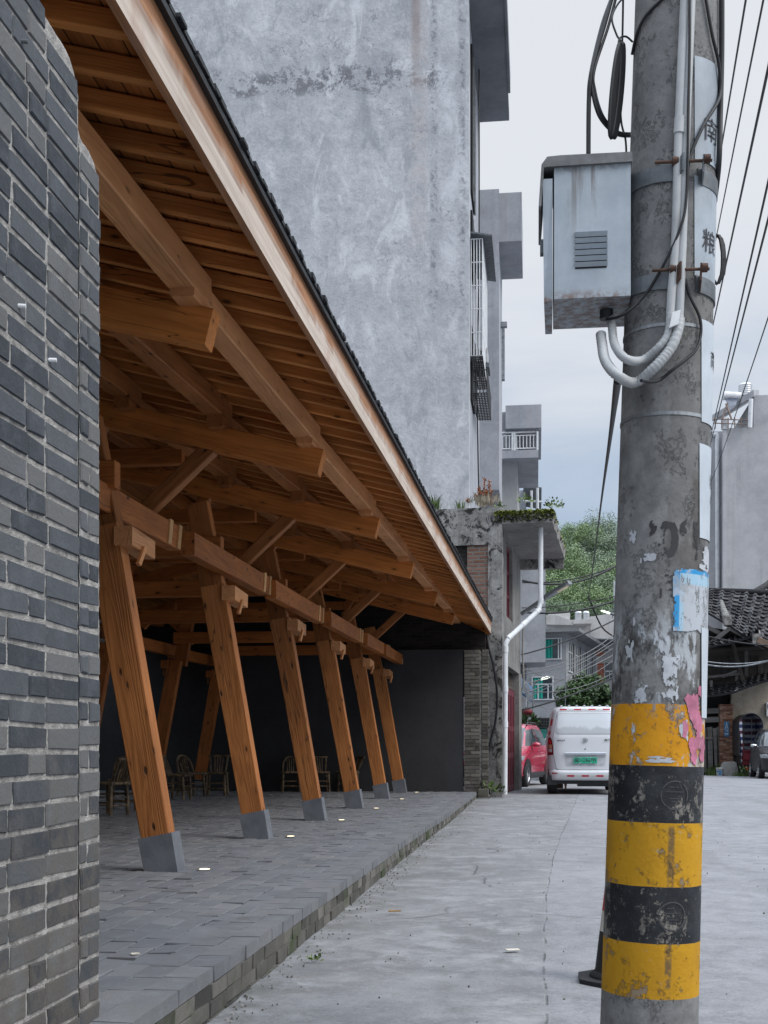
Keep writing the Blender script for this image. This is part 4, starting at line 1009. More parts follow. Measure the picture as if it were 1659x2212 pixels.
cable('black cable crossing the upper notice from right to left', [ppx(1520,-20,0.01), ppx(1535,60,0.01), ppx(1549,110,0.012), ppx(1553,160,0.012), ppx(1545,200,0.012), ppx(1515,265,0.012), ppx(1490,330,0.014), ppx(1482,370,0.02)], 0.0055)
cable('black cable hanging below the lower clamp, bowing to the right', [ppx(1476,600,0.01), ppx(1488,640,0.012), ppx(1507,680,0.012), ppx(1509,720,0.012), ppx(1495,760,0.02), ppx(1455,800,0.03), ppx(1420,826,0.03), Pv(1385,822,3.8)], 0.005)
cable('bundle of dark cable on the right edge of the pole top', [ppx(1556,-40,0.012), ppx(1556,80,0.012), ppx(1553,200,0.012), ppx(1549,330,0.012), Pv(1540,460,4.25)], 0.009)
cable('thin dark cable looping round the pole top', [ppx(1369,60,0.006), ppx(1380,30,0.006), ppx(1400,5,0.006), ppx(1440,-20,0.006)], 0.005)
# coil of spare cable hung left of the pole
mb = MB()
for i in range(22):
    r = random.Random(i); a = r.uniform(-0.017, 0.017); b = r.uniform(-0.014, 0.014)
    pts = []
    for k in range(25):
        t = 2*pi*k/24; px = 1332 + 0*t + 14*sin(t)*(0.55+0.2*r.random()*0) + (-10*cos(t)*-1)*0.9; py = 196 - 98*cos(t)
        q = Pv(px + a*300, py + b*300, 4.0 + 0.02*sin(t) + a); pts.append(q)
    mb.tube(pts, 0.006, 6, caps=False)
tag(wobj('cable_coil', mb, BLACK, None, org=Pv(1332,196,4.0)), 'bundled coil of black cable hanging left of the pole above the meter box', 'cable coil')
mb = MB()
for i in range(7):
    r = random.Random(50+i); pts = []
    for k in range(21):
        t = 2*pi*k/20; pts.append(Pv(1548 + 14*cos(t)*(0.8+0.1*i%3) + r.uniform(-1,1), 560 + 52*sin(t) + r.uniform(-2,2), 4.3 + 0.01*i))
    mb.tube(pts, 0.004, 6, caps=False)
tag(wobj('cable_coil', mb, BLACK, None, org=Pv(1548,560,4.3)), 'round coil of black cable on the right side of the pole', 'cable coil')
# =================================================================== traffic cone
cp = Pz(1342, 2120, gz(5.4)); cn = thing('traffic_cone', 'red, white and black traffic cone standing behind the utility pole', 'traffic cone', cp)
M = W[cn.name]; mb = MB()
oct_ = [(0.185,0.09),(0.185,-0.09),(0.09,-0.185),(-0.09,-0.185),(-0.185,-0.09),(-0.185,0.09),(-0.09,0.185),(0.09,0.185)]
mb.prism([(a,b,0.0) for a,b in oct_][::1], (0,0,0.022)); mb.lathe([(0.14,0.02),(0.14,0.032),(0.122,0.045),(0.117,0.05)], 28)
obj('cone_base', mb, RUBBER, cn, M)
CR = plain('red_plastic', (0.50,0.03,0.03), 0.5, 0, 0.2); CWH = plain('reflective_white_band', (0.62,0.60,0.52), 0.45, 0, 0.15); CB = plain('black_plastic', (0.025,0.026,0.028), 0.6, 0, 0.2)
def cr(z): return 0.115 - 0.118*(z-0.05)
for nm, a, b, mt in (('black_sleeve',0.048,0.225,CB), ('white_band',0.225,0.315,CWH), ('red_body',0.315,0.46,CR), ('white_band',0.46,0.56,CWH), ('red_body',0.56,0.70,CR)):
    obj(nm, MB().lathe([(cr(a),a),(cr(b),b)], 28), mt, cn, M)
obj('cone_tip', MB().lathe([(cr(0.70),0.70),(0.03,0.715),(0.0,0.716)], 20), CR, cn, M)
# =================================================================== the house with red doors
RC = concrete('rough_grey_render', (0.13,0.128,0.122), (0.27,0.265,0.255), 1.4, 0.7, 0.3, 0.7, dark=(0.035,0.033,0.03), bump=0.012)
RC2 = concrete('mouldy_render', (0.12,0.118,0.112), (0.36,0.355,0.345), 2.6, 1.0, 0.4, 0.9, dark=(0.022,0.021,0.02), bump=0.02, sth=0.51)
OLDB = wallbrick('crumbling_red_brick', (0.15,0.075,0.055), (0.25,0.15,0.12), (0.17,0.155,0.14), 0.24, 0.078, wear=0.6, wearc=(0.03,0.026,0.024), ms=0.018, yz=True)
SOOTY = wallbrick('sooty_brick_end', (0.018,0.016,0.015), (0.035,0.028,0.025), (0.03,0.03,0.03), 0.24, 0.075, wear=0.6, wearc=(0.008,0.008,0.008), yz=True)
V0 = 24.5; V1 = 29.2
fa = Pv(1084.5, 1700, V0); fb = Pv(1127, 1700, V1); fd = V3((fb.x-fa.x, fb.y-fa.y, 0)); FL = fd.length; fd.normalize(); fnorm = V3((fd.y, -fd.x, 0))     # street side normal
g0 = gz(25); HZ = Pv(1080, 1108, V0).z
house = thing('red_door_house', 'old two storey rendered house with red doors and a mossy concrete canopy', 'house', (fa.x, fa.y, g0))
HM = Matrix(((fd.x, -fnorm.x, 0, fa.x), (fd.y, -fnorm.y, 0, fa.y), (0, 0, 1, g0), (0,0,0,1)))   # local x along facade away, y into the house, z up
def hl(p): return HM.inverted() @ p
H = HZ - g0
cw = 0.28
zs1, zs2 = Pv(1100,1330,V0+1.2).z-g0, Pv(1100,1165,V0+1.2).z-g0     # window
mb = MB()
mb.box((0.0, 0.0, -0.1), (0.34, cw, H), 0)                      # corner pier
mb.box((0.34, 0.03, 2.35), (FL, 0.2, H-0.02), 0)                 # facade above the doors (window punched below)
mb.box((FL-0.9, 0.0, -0.1), (FL, 0.3, H-0.01), 0)
mb.box((0.36, 0.26, -0.1), (FL-0.9, 0.34, 2.6), 0)
obj('corner_pier', MB().box((0.0,0.0,-0.1),(0.34,cw,H)), RC2, house, HM)
wall = obj('facade', MB().box((0.34,0.03,2.72),(1.25,0.24,H-0.02)).box((1.25,0.03,2.72),(2.65,0.24,zs1)).box((1.25,0.03,zs2),(2.65,0.24,H-0.03)).box((2.65,0.03,2.72),(FL-0.01,0.24,H-0.02)).box((FL-0.75,0.0,-0.1),(FL,0.3,2.715)), RC, house, HM)
end = MB().box((0.003, cw+0.0, H-0.62),(0.25, 5.2, H)).box((0.05, 1.03, 2.0),(0.25, 5.2, H-0.62))
obj('end_wall', end, RC2, house, HM)
u0_, u1_ = 0.0, 0.0
obj('brick_infill', MB().box((0.03, cw, 0.0),(0.22, 0.70, H-0.55)), OLDB, house, HM)
obj('soot_stain_panel', MB().box((0.06, 0.70, 2.0),(0.2, 1.03, H-0.45)), SOOTY, house, HM)
obj('roof_slab', MB().box((0.0, 0.0, H),(FL, 5.2, H+0.12)), RC2, house, HM)
obj('inner_wall', MB().box((0.3, 0.5, -0.1),(FL-0.05, 0.55, H-0.05)), DARKVOID, house, HM)
# canopy slab over the street
cz = H - 0.02; cn_ = hl(Pv(1194, 1108, V0)); cf = hl(Pz(1221, 1196, HZ-0.05))
mb = MB(); nn = 14; top = []; bot = []
for i in range(nn+1):
    x = 0.0 + (FL+0.35)*i/nn; yy = cn_.y + (cf.y-cn_.y)*i/nn + 0.03*mnoise.noise(V3((i*0.9,2,0)))
    top.append((x, yy)); 
vs = []
for (x, yy) in top:
    t = 0.02*mnoise.noise(V3((x*3, 5, 1)))
    vs += [(x, 0.05, cz-0.20), (x, yy, cz-0.20+t), (x, yy-0.02, cz+0.02+t), (x, 0.05, cz+0.06)]
fs = [(0,3,2,1), (4*nn, 4*nn+1, 4*nn+2, 4*nn+3)]
for i in range(nn):
    a = 4*i
    for k in range(4): fs.append((a+k, a+(k+1) % 4, a+4+(k+1) % 4, a+4+k))
mb.add(vs, fs)
CAN = concrete('mouldy_canopy_concrete', (0.15,0.145,0.14), (0.30,0.295,0.285), 1.6, 0.7, 0.2, 0.5, dark=(0.04,0.036,0.03), bump=0.02)
can = obj('canopy', mb, CAN, house, HM)
obj('canopy_beam', MB().box((FL-0.02, cf.y+0.02, cz-0.42),(FL+0.18, 0.05, cz-0.20)), RC2, house, HM)
MOSS = leafmat('moss', (0.03,0.035,0.012), (0.17,0.20,0.035))
mb = MB(); rng = random.Random(8)
for i in range(3400):
    x = rng.random()**1.4*(FL+0.35); t = x/(FL+0.35); ye = cn_.y + (cf.y-cn_.y)*t
    if i % 2: q = V3((rng.uniform(-0.03, 0.05) , rng.uniform(ye-0.02, 0.15), cz + rng.uniform(-0.16, 0.05))); 
    else: q = V3((x, ye + rng.uniform(-0.03, 0.25), cz + rng.uniform(-0.12, 0.06)))
    if mnoise.noise(q*3.0) < -0.15: continue
    if q.z < cz-0.02 and rng.random() < 0.65: continue
    s = rng.uniform(0.012, 0.035); n = V3((rng.gauss(0,1), rng.gauss(0,1), rng.gauss(0.8,1))).normalized(); a = n.orthogonal().normalized()*s; b = n.cross(a).normalized()*s
    mb.add([q-a-b, q+a-b, q+a+b, q-a+b], [(0,1,2,3)], 0, False, max(0, min(1, 0.5 + (q.z-cz)*3.5 + rng.gauss(0,0.15))))
tag(obj('moss', mb, MOSS, None, HM), 'green moss growing along the canopy edge of the red door house', 'moss', kind='stuff')
# window, doors
REDW = plain('faded_red_paint', (0.165,0.028,0.045), 0.5, 0, 0.35, 5, dirt=0.35, dirtc=(0.10,0.04,0.04))
def grid_window(name, x0, x1, z0, z1, y, nx, nz_, fm, gm, parent, M, fw=0.05, panes=True, depth=0.05):
    mb = MB(); mb.box((x0,y,z0),(x0+fw,y+depth,z1)).box((x1-fw,y,z0),(x1,y+depth,z1)).box((x0+fw,y,z0),(x1-fw,y+depth,z0+fw)).box((x0+fw,y,z1-fw),(x1-fw,y+depth,z1))
    for i in range(1, nx): xx = x0 + (x1-x0)*i/nx; mb.box((xx-fw*0.4,y+0.004,z0+fw),(xx+fw*0.4,y+depth-0.004,z1-fw))
    for i in range(1, nz_): zz_ = z0 + (z1-z0)*i/nz_; mb.box((x0+fw,y+0.007,zz_-fw*0.4),(x1-fw,y+depth-0.007,zz_+fw*0.4))
    w = obj(name, mb, fm, parent, M)
    obj('pane', MB().box((x0+0.01,y+depth*0.6,z0+0.01),(x1-0.01,y+depth*0.6+0.006,z1-0.01)), gm, w, M)
    return w
grid_window('window', 1.26, 2.64, zs1+0.01, zs2-0.01, 0.10, 3, 3, REDW, GLASS, house, HM, 0.07)
dz = Pv(1104, 1480, V0+1.6).z - g0
dr_ = MB(); dx0, dx1 = 0.36, FL-0.77; nd_ = 6
dr_.box((dx0, 0.14, -0.02),(dx1, 0.18, dz))
for i in range(nd_):
    xa = dx0 + (dx1-dx0)*i/nd_; xb = dx0 + (dx1-dx0)*(i+1)/nd_
    dr_.box((xa+0.01,0.105,0.0),(xa+0.11,0.139,dz-0.02)).box((xb-0.11,0.105,0.0),(xb-0.01,0.139,dz-0.02))
    for z0 in (0.02, 0.75, 1.35, dz-0.16): dr_.box((xa+0.111,0.108,z0),(xb-0.111,0.139,z0+0.12))
    dr_.box(((xa+xb)/2-0.02,0.11,0.15),((xa+xb)/2+0.02,0.139,dz-0.17))
do = obj('door', dr_, REDW, house, HM)
obj('handle', MB().tube([(dx0+1.5,0.06,1.02),(dx0+1.5,0.05,0.98),(dx0+1.5,0.06,0.90)], 0.012, 8), RUST, do, HM)
LAT = plain('rusty_lattice', (0.10,0.085,0.075), 0.8, 0.1, 0.4)
mb = MB()
for i in range(26):
    xa = dx0 + (dx1-dx0)*i/26; w = (dx1-dx0)/26
    for k in range(4):
        za = dz+0.06 + k*0.15; mb.tube([(xa,0.15,za),(xa+w,0.15,za+0.15)], 0.008, 4, smooth=False, caps=False); mb.tube([(xa+w,0.16,za),(xa,0.16,za+0.15)], 0.008, 4, smooth=False, caps=False)
mb.box((dx0,0.12,dz),(dx1,0.2,dz+0.05))
obj('transom_lattice', mb, LAT, house, HM)
obj('lintel', MB().box((0.34,-0.01,2.68),(FL-0.75,0.3,2.72)), RC, house, HM)
# drain pipe
pts = [hl(Pv(1168, 1112, 25.0)), hl(Pv(1168, 1300, 25.0)), hl(Pv(1163.5,1318,24.95)), hl(Pv(1099, 1378, 24.35)), hl(Pv(1092, 1392, 24.3)), hl(Pv(1091.5, 1500, 24.3)), hl(Pv(1090.5, 1716, 24.3))]
mb = MB(); mb.tube(pts, 0.05, 14)
for a, b in ((0.975, 1.0),):
    for i, (p, q, t) in enumerate(((pts[0],pts[1],0.99),(pts[2],pts[3],0.03),(pts[2],pts[3],0.5),(pts[2],pts[3],0.97),(pts[4],pts[5],0.1),(pts[4],pts[5],0.9),(pts[5],pts[6],0.3))):
        c_ = p + (q-p)*t; d = (q-p).normalized()*0.06; mb.tube([c_-d, c_+d], 0.057, 14)
tag(obj('drain_pipe', mb, PVC, None, HM), 'white plastic drain pipe with a slanted middle run on the red door house', 'pipe')
wp = [Pv(x, y, 24.42) for x, y in ((1050,1365),(1056,1400),(1066,1440),(1074,1500),(1070,1560),(1060,1600),(1053,1640),(1053,1680),(1057,1716))]
cable('dark hose drooping down the corner pier of the red door house', wp, 0.022, 'cables on the red door house')
cable('thin looped wire on the far pier of the red door house', [hl and Pv(x, y, 29.0) for x, y in ((1131,1345),(1129,1400),(1131,1470),(1126,1495),(1118,1520),(1112,1545))], 0.02, 'cables on the red door house', plain('old_pale_wire', (0.25,0.24,0.22), 0.7))
# wall-mounted street lamp
lp = thing('street_lamp', 'flat grey street lamp on a slanted arm from the red door house', 'street lamp', Pv(1128,1325,28.6))
wobj('arm', MB().tube([Pv(1127,1326,28.6), Pv(1185,1287,28.2)], 0.05, 10), GALV, lp)
a, b = Pv(1180,1290,28.2), Pv(1231,1258,27.9); M_, L = frame(a, b)
obj('lamp_head', MB().chamfer(L, 0.20, 0.09, 0.02), GALV, lp, M_)
obj('lamp_lens', MB().box((L*0.45,-0.07,-0.052),(L*0.9,0.07,-0.046)), plain('lamp_lens', (0.8,0.7,0.45), 0.4), lp, M_)
# weeds on the roof edge
GR = leafmat('grass_blade', (0.03,0.06,0.015), (0.13,0.19,0.05)); DOCK = leafmat('rusty_seed_head', (0.16,0.05,0.02), (0.42,0.17,0.07)); DRY = leafmat('dry_weed', (0.20,0.17,0.12), (0.38,0.34,0.27))
LEAF = leafmat('green_leaf', (0.018,0.04,0.012), (0.07,0.125,0.032))
def leafquad(mb, p, n, up, L, w, val):
    n = n.normalized(); s = n.cross(up).normalized(); t = up.normalized()
    mb.add([p, p + t*L*0.45 + s*w*0.5, p + t*L + n*L*0.08, p + t*L*0.45 - s*w*0.5], [(0,1,2,3)], 0, False, val)
def tuft(name, label, cat, p, n, h, spread, mat, seed, w=0.012, group=None):
    rng = random.Random(seed); mb = MB()
    for i in range(n):
        a = rng.uniform(0, 2*pi); d = V3((cos(a), sin(a), 0)); b = p + d*rng.uniform(0, spread); hh = h*rng.uniform(0.5, 1.1); lean = rng.uniform(0.1, 0.6)
        s = V3((-d.y, d.x, 0))*w; m1 = b + d*lean*hh*0.4 + V3((0,0,hh*0.6)); m2 = b + d*lean*hh + V3((0,0,hh*(0.95-lean*0.3)))
        mb.add([b-s, b+s, m1+s*0.8, m1-s*0.8, m2], [(0,1,2,3),(3,2,4)], 0, False, rng.random())
    return tag(wobj(name, mb, mat, None, org=p), label, cat, group)
tuft('grass_tuft', 'long grass tuft on the roof beside the pavilion eave', 'grass tuft', Pv(938,1108,25.2), 60, 0.42, 0.12, GR, 1)
tuft('grass_tuft', 'sparse grass tuft on the roof left of the rusty dock plant', 'grass tuft', Pv(992,1106,25.4), 30, 0.34, 0.12, GR, 2)
tuft('weed', 'pale dry weed around the foot of the rusty dock plant', 'weed', Pv(1044,1088,25.2), 160, 0.2, 0.38, DRY, 3)
p = Pv(1046,1086,25.3); dk = thing('dock_plant', 'rusty red dock plant with upright seed heads on the house roof', 'plant', p)
for i, (x, top) in enumerate(((1034,1052),(1046,1032),(1057,1038),(1028,1068),(1051,1060),(1040,1062),(1010,1078))):
    a = Pv(x+3, 1086, 25.3); b = Pv(x, top, 25.3); mb = MB().tube([a, b], 0.006, 5, val=0.1); rng = random.Random(i)
    for k in range(90):
        t = rng.uniform(0.25, 1.0); q = a + (b-a)*t + V3((rng.gauss(0,0.02), rng.gauss(0,0.02), 0)); n = V3((rng.gauss(0,1), rng.gauss(0,1), rng.gauss(0,1))); leafquad(mb, q, n, n.orthogonal(), 0.035, 0.03, rng.random())
    wobj('seed_stalk', mb, DOCK, dk)
def broadleaf(name, label, p, r, n, L, mat, seed, cat='weed', flat=1.0, group=None):
    rng = random.Random(seed); mb = MB()
    for i in range(n):
        d = V3((rng.gauss(0,1), rng.gauss(0,1), abs(rng.gauss(0,0.7))*flat)); d.normalize(); q = p + d*r*rng.random()**0.5
        up = (d + V3((rng.gauss(0,0.5), rng.gauss(0,0.5), 0.3))); nn_ = V3((rng.gauss(0,0.6), rng.gauss(0,0.6)-0.5, 1)); leafquad(mb, q, nn_, up, L*rng.uniform(0.7,1.2), L*0.6, rng.random())
    return tag(wobj(name, mb, mat, None, org=p), label, cat, group)
broadleaf('weed', 'green leafy weed on the outer corner of the mossy canopy', Pv(1196,1096,24.7), 0.20, 90, 0.07, GR, 3)
broadleaf('weed', 'round leaved green weed in the middle of the mossy canopy', Pv(1132,1086,24.8), 0.15, 30, 0.09, GR, 4)
broadleaf('weed', 'small green weed on the parapet right of the dock plant', Pv(1080,1098,24.8), 0.12, 40, 0.06, GR, 5)
broadleaf('weed', 'small green seedling at the foot of the white drain pipe', Pv(1078,1712,24.3), 0.12, 24, 0.10, GR, 6)
broadleaf('weed', 'thin green weed at the foot of the brick pilaster', Pv(1053,1705,24.2), 0.16, 40, 0.09, GR, 7)
broadleaf('weed', 'tiny weed in the lane crack near the kerb', Pz(680,2074,0.035), 0.03, 14, 0.03, GR, 8)
# =================================================================== tall grey building
BW = Mat('weathered_grey_plaster', 0.88, 0, 0.22); m = BW; G = m.geo(); x, y, z = m.xyz(G)
n1 = m.noise(G, 0.55, 10, 0.66, 0.5); n2 = m.noise(G, 2.6, 10, 0.72, 0.6); n3 = m.noise(G, 13, 7, 0.75); n5 = m.noise(m.map(G, (1,1,0.5), (3,7,1)), 1.15, 10, 0.7, 0.8)
c = m.mix((n1*0.35+n2*0.45+n3*0.25).ss(0.40, 0.66), (0.335,0.35,0.375), (0.52,0.535,0.56))
c = m.mix(n5.ss(0.52, 0.64)*0.7, c, (0.62,0.64,0.67)); c = m.mix((1.0-n5.ss(0.34, 0.46))*0.6, c, (0.25,0.27,0.30)); n6 = m.noise(G, 5.5, 8, 0.8); c = m.mix(n6.ss(0.53, 0.68)*0.45, c, (0.23,0.245,0.27)); c = m.mix((1.0-n6.ss(0.32, 0.45))*0.4, c, (0.62,0.64,0.67))
Z1 = Pv(800,150,30.8).z
fl_ = ((z - Z1 + 350.0*0.01*10 + (n1-0.5)*0.5) * (1/3.55)).frac(); bd = (fl_ - 0.86).abs()        # storey bands
bm_ = (1.0 - bd.ss(0.035, 0.11))
bw_ = (1.0 - (fl_ - 0.70).abs().ss(0.02, 0.09))
u1c, u2c = Pv(905,300,30.8).x, Pv(968,300,30.8).x
colm = (1.0 - (x - u2c).abs().ss(0.32, 0.40)); cole = (1.0 - ((x - u2c + (n2-0.5)*0.15).abs() - 0.35).abs().ss(0.03, 0.14))
patch = (n2*0.6 + n3*0.4).ss(0.47, 0.56)
topm = (1.0 - (z - (Z1-0.15) + (n1-0.5)*1.2).abs().ss(0.15, 0.65)); lowm = (1.0 - (z - (Z1-5.9) + (n1-0.5)*0.6).abs().ss(0.1, 0.5)) * 0.6
c = m.mix((topm*(n1*0.7 + m.noise(m.map(G,(0.7,1,0.3),(8,0,0)), 0.8, 4)*0.5).ss(0.46, 0.58)).mx(lowm*0.7)*patch*0.85, c, (0.125,0.13,0.145))
c = m.mix(topm*(n5.ss(0.5,0.6))*0.5*(1.0-patch), c, (0.52,0.54,0.57))
c = m.mix(cole*patch*0.75*z.ss(Z1-7.5, Z1-5.5), c, (0.15,0.155,0.175)); c = m.mix(colm*n5.ss(0.45,0.6)*0.35*z.ss(Z1-7.5, Z1-5.5), c, (0.50,0.52,0.56))
vs_ = (1.0 - (x - u1c + (n2-0.5)*0.2).abs().ss(0.10, 0.34)) * z.ss(Z1-6.5, Z1-2.5); c = m.mix(vs_*n2.ss(0.35,0.6)*0.42, c, (0.40,0.34,0.33)); c = m.mix((1.0-(x-u1c+0.08+(n2-0.5)*0.1).abs().ss(0.05,0.16))*z.ss(Z1-1.0, Z1+1.4)*0.5, c, (0.23,0.18,0.17))
cv = m.vor(m.warp(G, 4.5, 0.25), 6.0, 'DISTANCE_TO_EDGE'); mk = m.noise(m.map(G, (0.8,1,0.8), (1,7,2)), 0.6, 4).ss(0.50, 0.60) * n2.ss(0.42, 0.6) * z.ss(Z1-8, Z1-4.0)
c = m.mix((1.0-cv.ss(0.02, 0.11))*mk*n6.ss(0.44, 0.58)*0.7, c, (0.13,0.135,0.15))
m.col(c).bump(n2*0.6+n3*0.7, 0.02); BW = m.m
BC = concrete('blue_grey_cement', (0.26,0.275,0.305), (0.41,0.43,0.465), 0.6, 0.3, 0.15, 0.4, dark=(0.13,0.135,0.15), warm=0.15)
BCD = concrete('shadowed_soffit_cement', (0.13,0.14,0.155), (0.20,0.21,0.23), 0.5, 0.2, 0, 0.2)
VB = 30.8; ub = Pv(1013, 900, VB).x; vb2 = 36.99
tb = thing('apartment_building', 'tall bare grey plastered apartment block with a blank weathered end wall', 'apartment block', (ub, VB, g0))
wobj('end_wall', MB().box((-15, VB, 0.0), (ub, VB+0.35, 25)), BW, tb)
wobj('street_wall', MB().box((-15, VB+0.36, 0.0), (ub-0.02, vb2, 24.9)), BC, tb)
zs = Pv(1060, 263, 37.0).z
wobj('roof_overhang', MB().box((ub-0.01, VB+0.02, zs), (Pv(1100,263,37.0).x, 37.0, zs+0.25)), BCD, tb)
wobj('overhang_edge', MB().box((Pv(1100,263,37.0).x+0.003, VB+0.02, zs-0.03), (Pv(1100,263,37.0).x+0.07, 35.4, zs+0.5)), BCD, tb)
for (z0, z1) in ((zs-4.4, zs-0.6), (zs-6.4, zs-4.9), (zs-9.8, zs-7.9)):
    wb = wobj('window', MB().box((ub-0.015, VB+1.0, z0), (ub+0.03, VB+2.4, z1)), DARKVOID, tb)
    wobj('frame', MB().box((ub-0.01, VB+2.41, z0), (ub+0.05, VB+2.5, z1)).box((ub-0.01, VB+1.6, z0), (ub+0.05, VB+1.67, z1)), GALV, wb)
cable('dark cable draped down the street side of the tall grey building', [Pv(x, y, 33.5) for x, y in ((1035,150),(1035,500),(1034,640),(1030,800),(1033,1000),(1035,1090))], 0.02, 'cables on the tall building')
# barred window cages
CAGE = plain('white_cage_bar', (0.62,0.64,0.66), 0.5, 0.2, 0.15); CAGED = plain('dark_cage_bar', (0.055,0.057,0.06), 0.6, 0.3, 0.3)
def cage(label, v0, v1, x0px, x1px, ytop, ybot, nx, nz_, awning, mat, matf):
    ua, uc = ub + 0.02, Pv(x1px, ybot, v0).x; zt, zb = Pv(x0px, ytop, v0).z, Pv(x0px, ybot, v0).z; p = V3((ua, v0, zb)); c = thing('window_cage', label, 'window cage', p)
    mb = MB(); r = 0.016
    for i in range(nx+1): uu = ua + (uc-ua)*i/nx; mb.tube([(uu,v0,zb),(uu,v0,zt)], r, 5)
    for i in range(nz_+1): zz = zb + (zt-zb)*i/nz_; mb.tube([(ua,v0,zz),(uc,v0,zz)], r, 5); mb.tube([(uc,v0,zz),(uc,v1,zz)], r, 5)
    k = int((v1-v0)/0.16)
    for i in range(1, k+1): vv = v0 + (v1-v0)*i/k; mb.tube([(uc,vv,zb),(uc,vv,zt)], r*0.8, 5)
    wobj('bars', mb, mat, c); mb = MB()
    for i in range(k+1): vv = v0 + (v1-v0)*i/k; mb.tube([(ua,vv,zb),(uc,vv,zb)], r, 5)
    for i in range(nx+2): uu = ua + (uc-ua)*i/(nx+1); mb.tube([(uu,v0,zb-0.02),(uu,v1,zb-0.02)], r, 5)
    wobj('floor_grid', mb, matf, c)
    if awning: wobj('awning', MB().prism([(ua,v0-0.1,zt+0.12),(uc+0.25,v0-0.1,zt+0.02),(uc+0.25,v0-0.1,zt+0.06),(ua,v0-0.1,zt+0.16)], (0,v1-v0+0.2,0)), DGALV, c)
    return c
cage('white barred window cage with a small awning, upper one on the tall building', 31.4, 34.3, 1015, 1042, 517, 769, 4, 5, True, CAGE, CAGED)
cage('smaller dark barred window cage, lower one on the tall building', 32.2, 34.8, 1020, 1052, 800, 850, 4, 2, False, CAGED, CAGED)
ac = thing('air_conditioner', 'outdoor air conditioner unit between the two window cages', 'air conditioner', (ub+0.1, 33.2, Pv(1040,790,33.2).z)); a_ = V3((ub+0.05, 33.2, Pv(1040,790,33.2).z)); e_ = Pv(1053,752,33.2)
wobj('unit', MB().box((a_.x, 33.2, a_.z+0.1), (e_.x, 33.9, e_.z)), plain('ac_casing', (0.5,0.51,0.52), 0.5), ac); wobj('fan_grille', MB().box((a_.x+0.1, 33.19, a_.z+0.16), (e_.x-0.06, 33.199, e_.z-0.06)), DARKVOID, ac); wobj('bracket', MB().box((ub, 33.15, a_.z-0.05), (e_.x+0.05, 34.0, a_.z+0.06)), DGALV, ac)
# projecting stair bay
bay = thing('stair_tower', 'narrow grey stair tower with an overhanging capped top beyond the tall building', 'tower', (ub, 37, g0))
ur = Pv(1078, 700, 37).x
wobj('shaft', MB().box((-6, 37, Pv(1060,1058,37).z), (ur, 40.2, Pv(1060,409,37).z)), BC, bay)
wobj('cap', MB().box((ur+0.002, 37.003, Pv(1100,521,37).z), (Pv(1127,470,37).x, 40.0, Pv(1100,416,37).z)), BC, bay)
wobj('fixtures', MB().box((ur, 39.6, Pv(1080,820,39.6).z), (ur+0.10, 39.8, Pv(1080,700,39.6).z)).box((ur, 38.5, Pv(1080,705,38.5).z), (ur+0.2, 38.7, Pv(1080,695,38.5).z)), GALV, bay)
# balcony building beyond
def P45(x, y): return Pv(x, y, 45)
bb = thing('balcony_building', 'grey house with a white railed balcony and boxy roof edge beyond the stair tower', 'house', (P45(1100,1600).x, 45, g0))
wobj('wall', MB().box((-5, 45.6, 0.1), (P45(1117,1000).x, 51, P45(1100,880).z)), concrete('pale_render', (0.30,0.305,0.315), (0.42,0.425,0.435), 0.5, 0.25, 0.1, 0.3, dark=(0.2,0.2,0.21)), bb)
wobj('roof_box', MB().box((P45(1092,900).x, 45.0, P45(1092,926).z), (P45(1169.5,900).x, 50, P45(1092,876).z)), BC, bb)
wobj('upper_wall', MB().box((-4, 46.6, P45(1092,985).z), (P45(1110,900).x, 51.2, P45(1092,874).z)), BC, bb)
sl_ = wobj('balcony_slab', MB().box((-4, 45.0, P45(1100,990).z), (P45(1163,900).x, 50.2, P45(1100,973).z)), BC, bb)
mb = MB(); zt, zb = P45(1100,933).z, P45(1100,968).z; xr = P45(1161,950).x
for zz, r in ((zt, 0.035), (zb, 0.025), (zt-0.12, 0.02)):
    mb.tube([(P45(1076,950).x, 45.1, zz), (xr, 45.1, zz), (xr, 50, zz)], r, 6)
i = 0; xx = P45(1078,950).x
while xx < xr: mb.tube([(xx, 45.1, zb), (xx, 45.1, zt-0.12)], 0.022, 5); xx += 0.125
for k in range(36): mb.tube([(xr, 45.2+k*0.135, zb), (xr, 45.2+k*0.135, zt-0.12)], 0.022, 5)
for x_ in (1078, 1106.5, 1111, 1160.5): mb.tube([(P45(x_,950).x, 45.1, zb-0.08), (P45(x_,950).x, 45.1, zt)], 0.05, 6)
mb.tube([(P45(1113,950).x, 45.6, P45(1100,970).z), (P45(1113,950).x, 45.6, P45(1100,926).z)], 0.08, 8)
wobj('railing', mb, CAGE, bb)
def P52(x, y): return Pv(x, y, 52)
sh = thing('roof_shelter', 'small lean-to roof shelter on white posts beyond the balcony', 'shelter', P52(1150,1085))
wobj('roof', MB().prism([P52(1130,1045), P52(1170,1053), P52(1170,1056), P52(1130,1049)], (0, 4, -0.1)), DGALV, sh)
wobj('posts', MB().tube([P52(1161,1054), P52(1161,1100)], 0.07, 6).tube([P52(1148,1060), P52(1148,1100)], 0.06, 6).tube([P52(1130,1082), P52(1172,1084)], 0.04, 6), CAGE, sh)
wobj('back_wall', MB().box((P52(1100,1090).x, 53, 0.1), (P52(1135,1090).x, 57, P52(1135,1048).z)), BC, sh)
def P50(x, y): return Pv(x, y, 50)
gt = thing('grey_tower_house', 'plain blue grey rendered tower behind the white drain pipe', 'house', P50(1150,1600))
wobj('wall', MB().box((-3, 50.2, P50(1150,1430).z), (P50(1178.5,1300).x, 53.5, P50(1150,1185).z)), BC, gt)
wobj('lower_wall', MB().box((-3, 51.6, 0.05), (P50(1136,1500).x, 53.4, P50(1150,1432).z)), BC, gt)
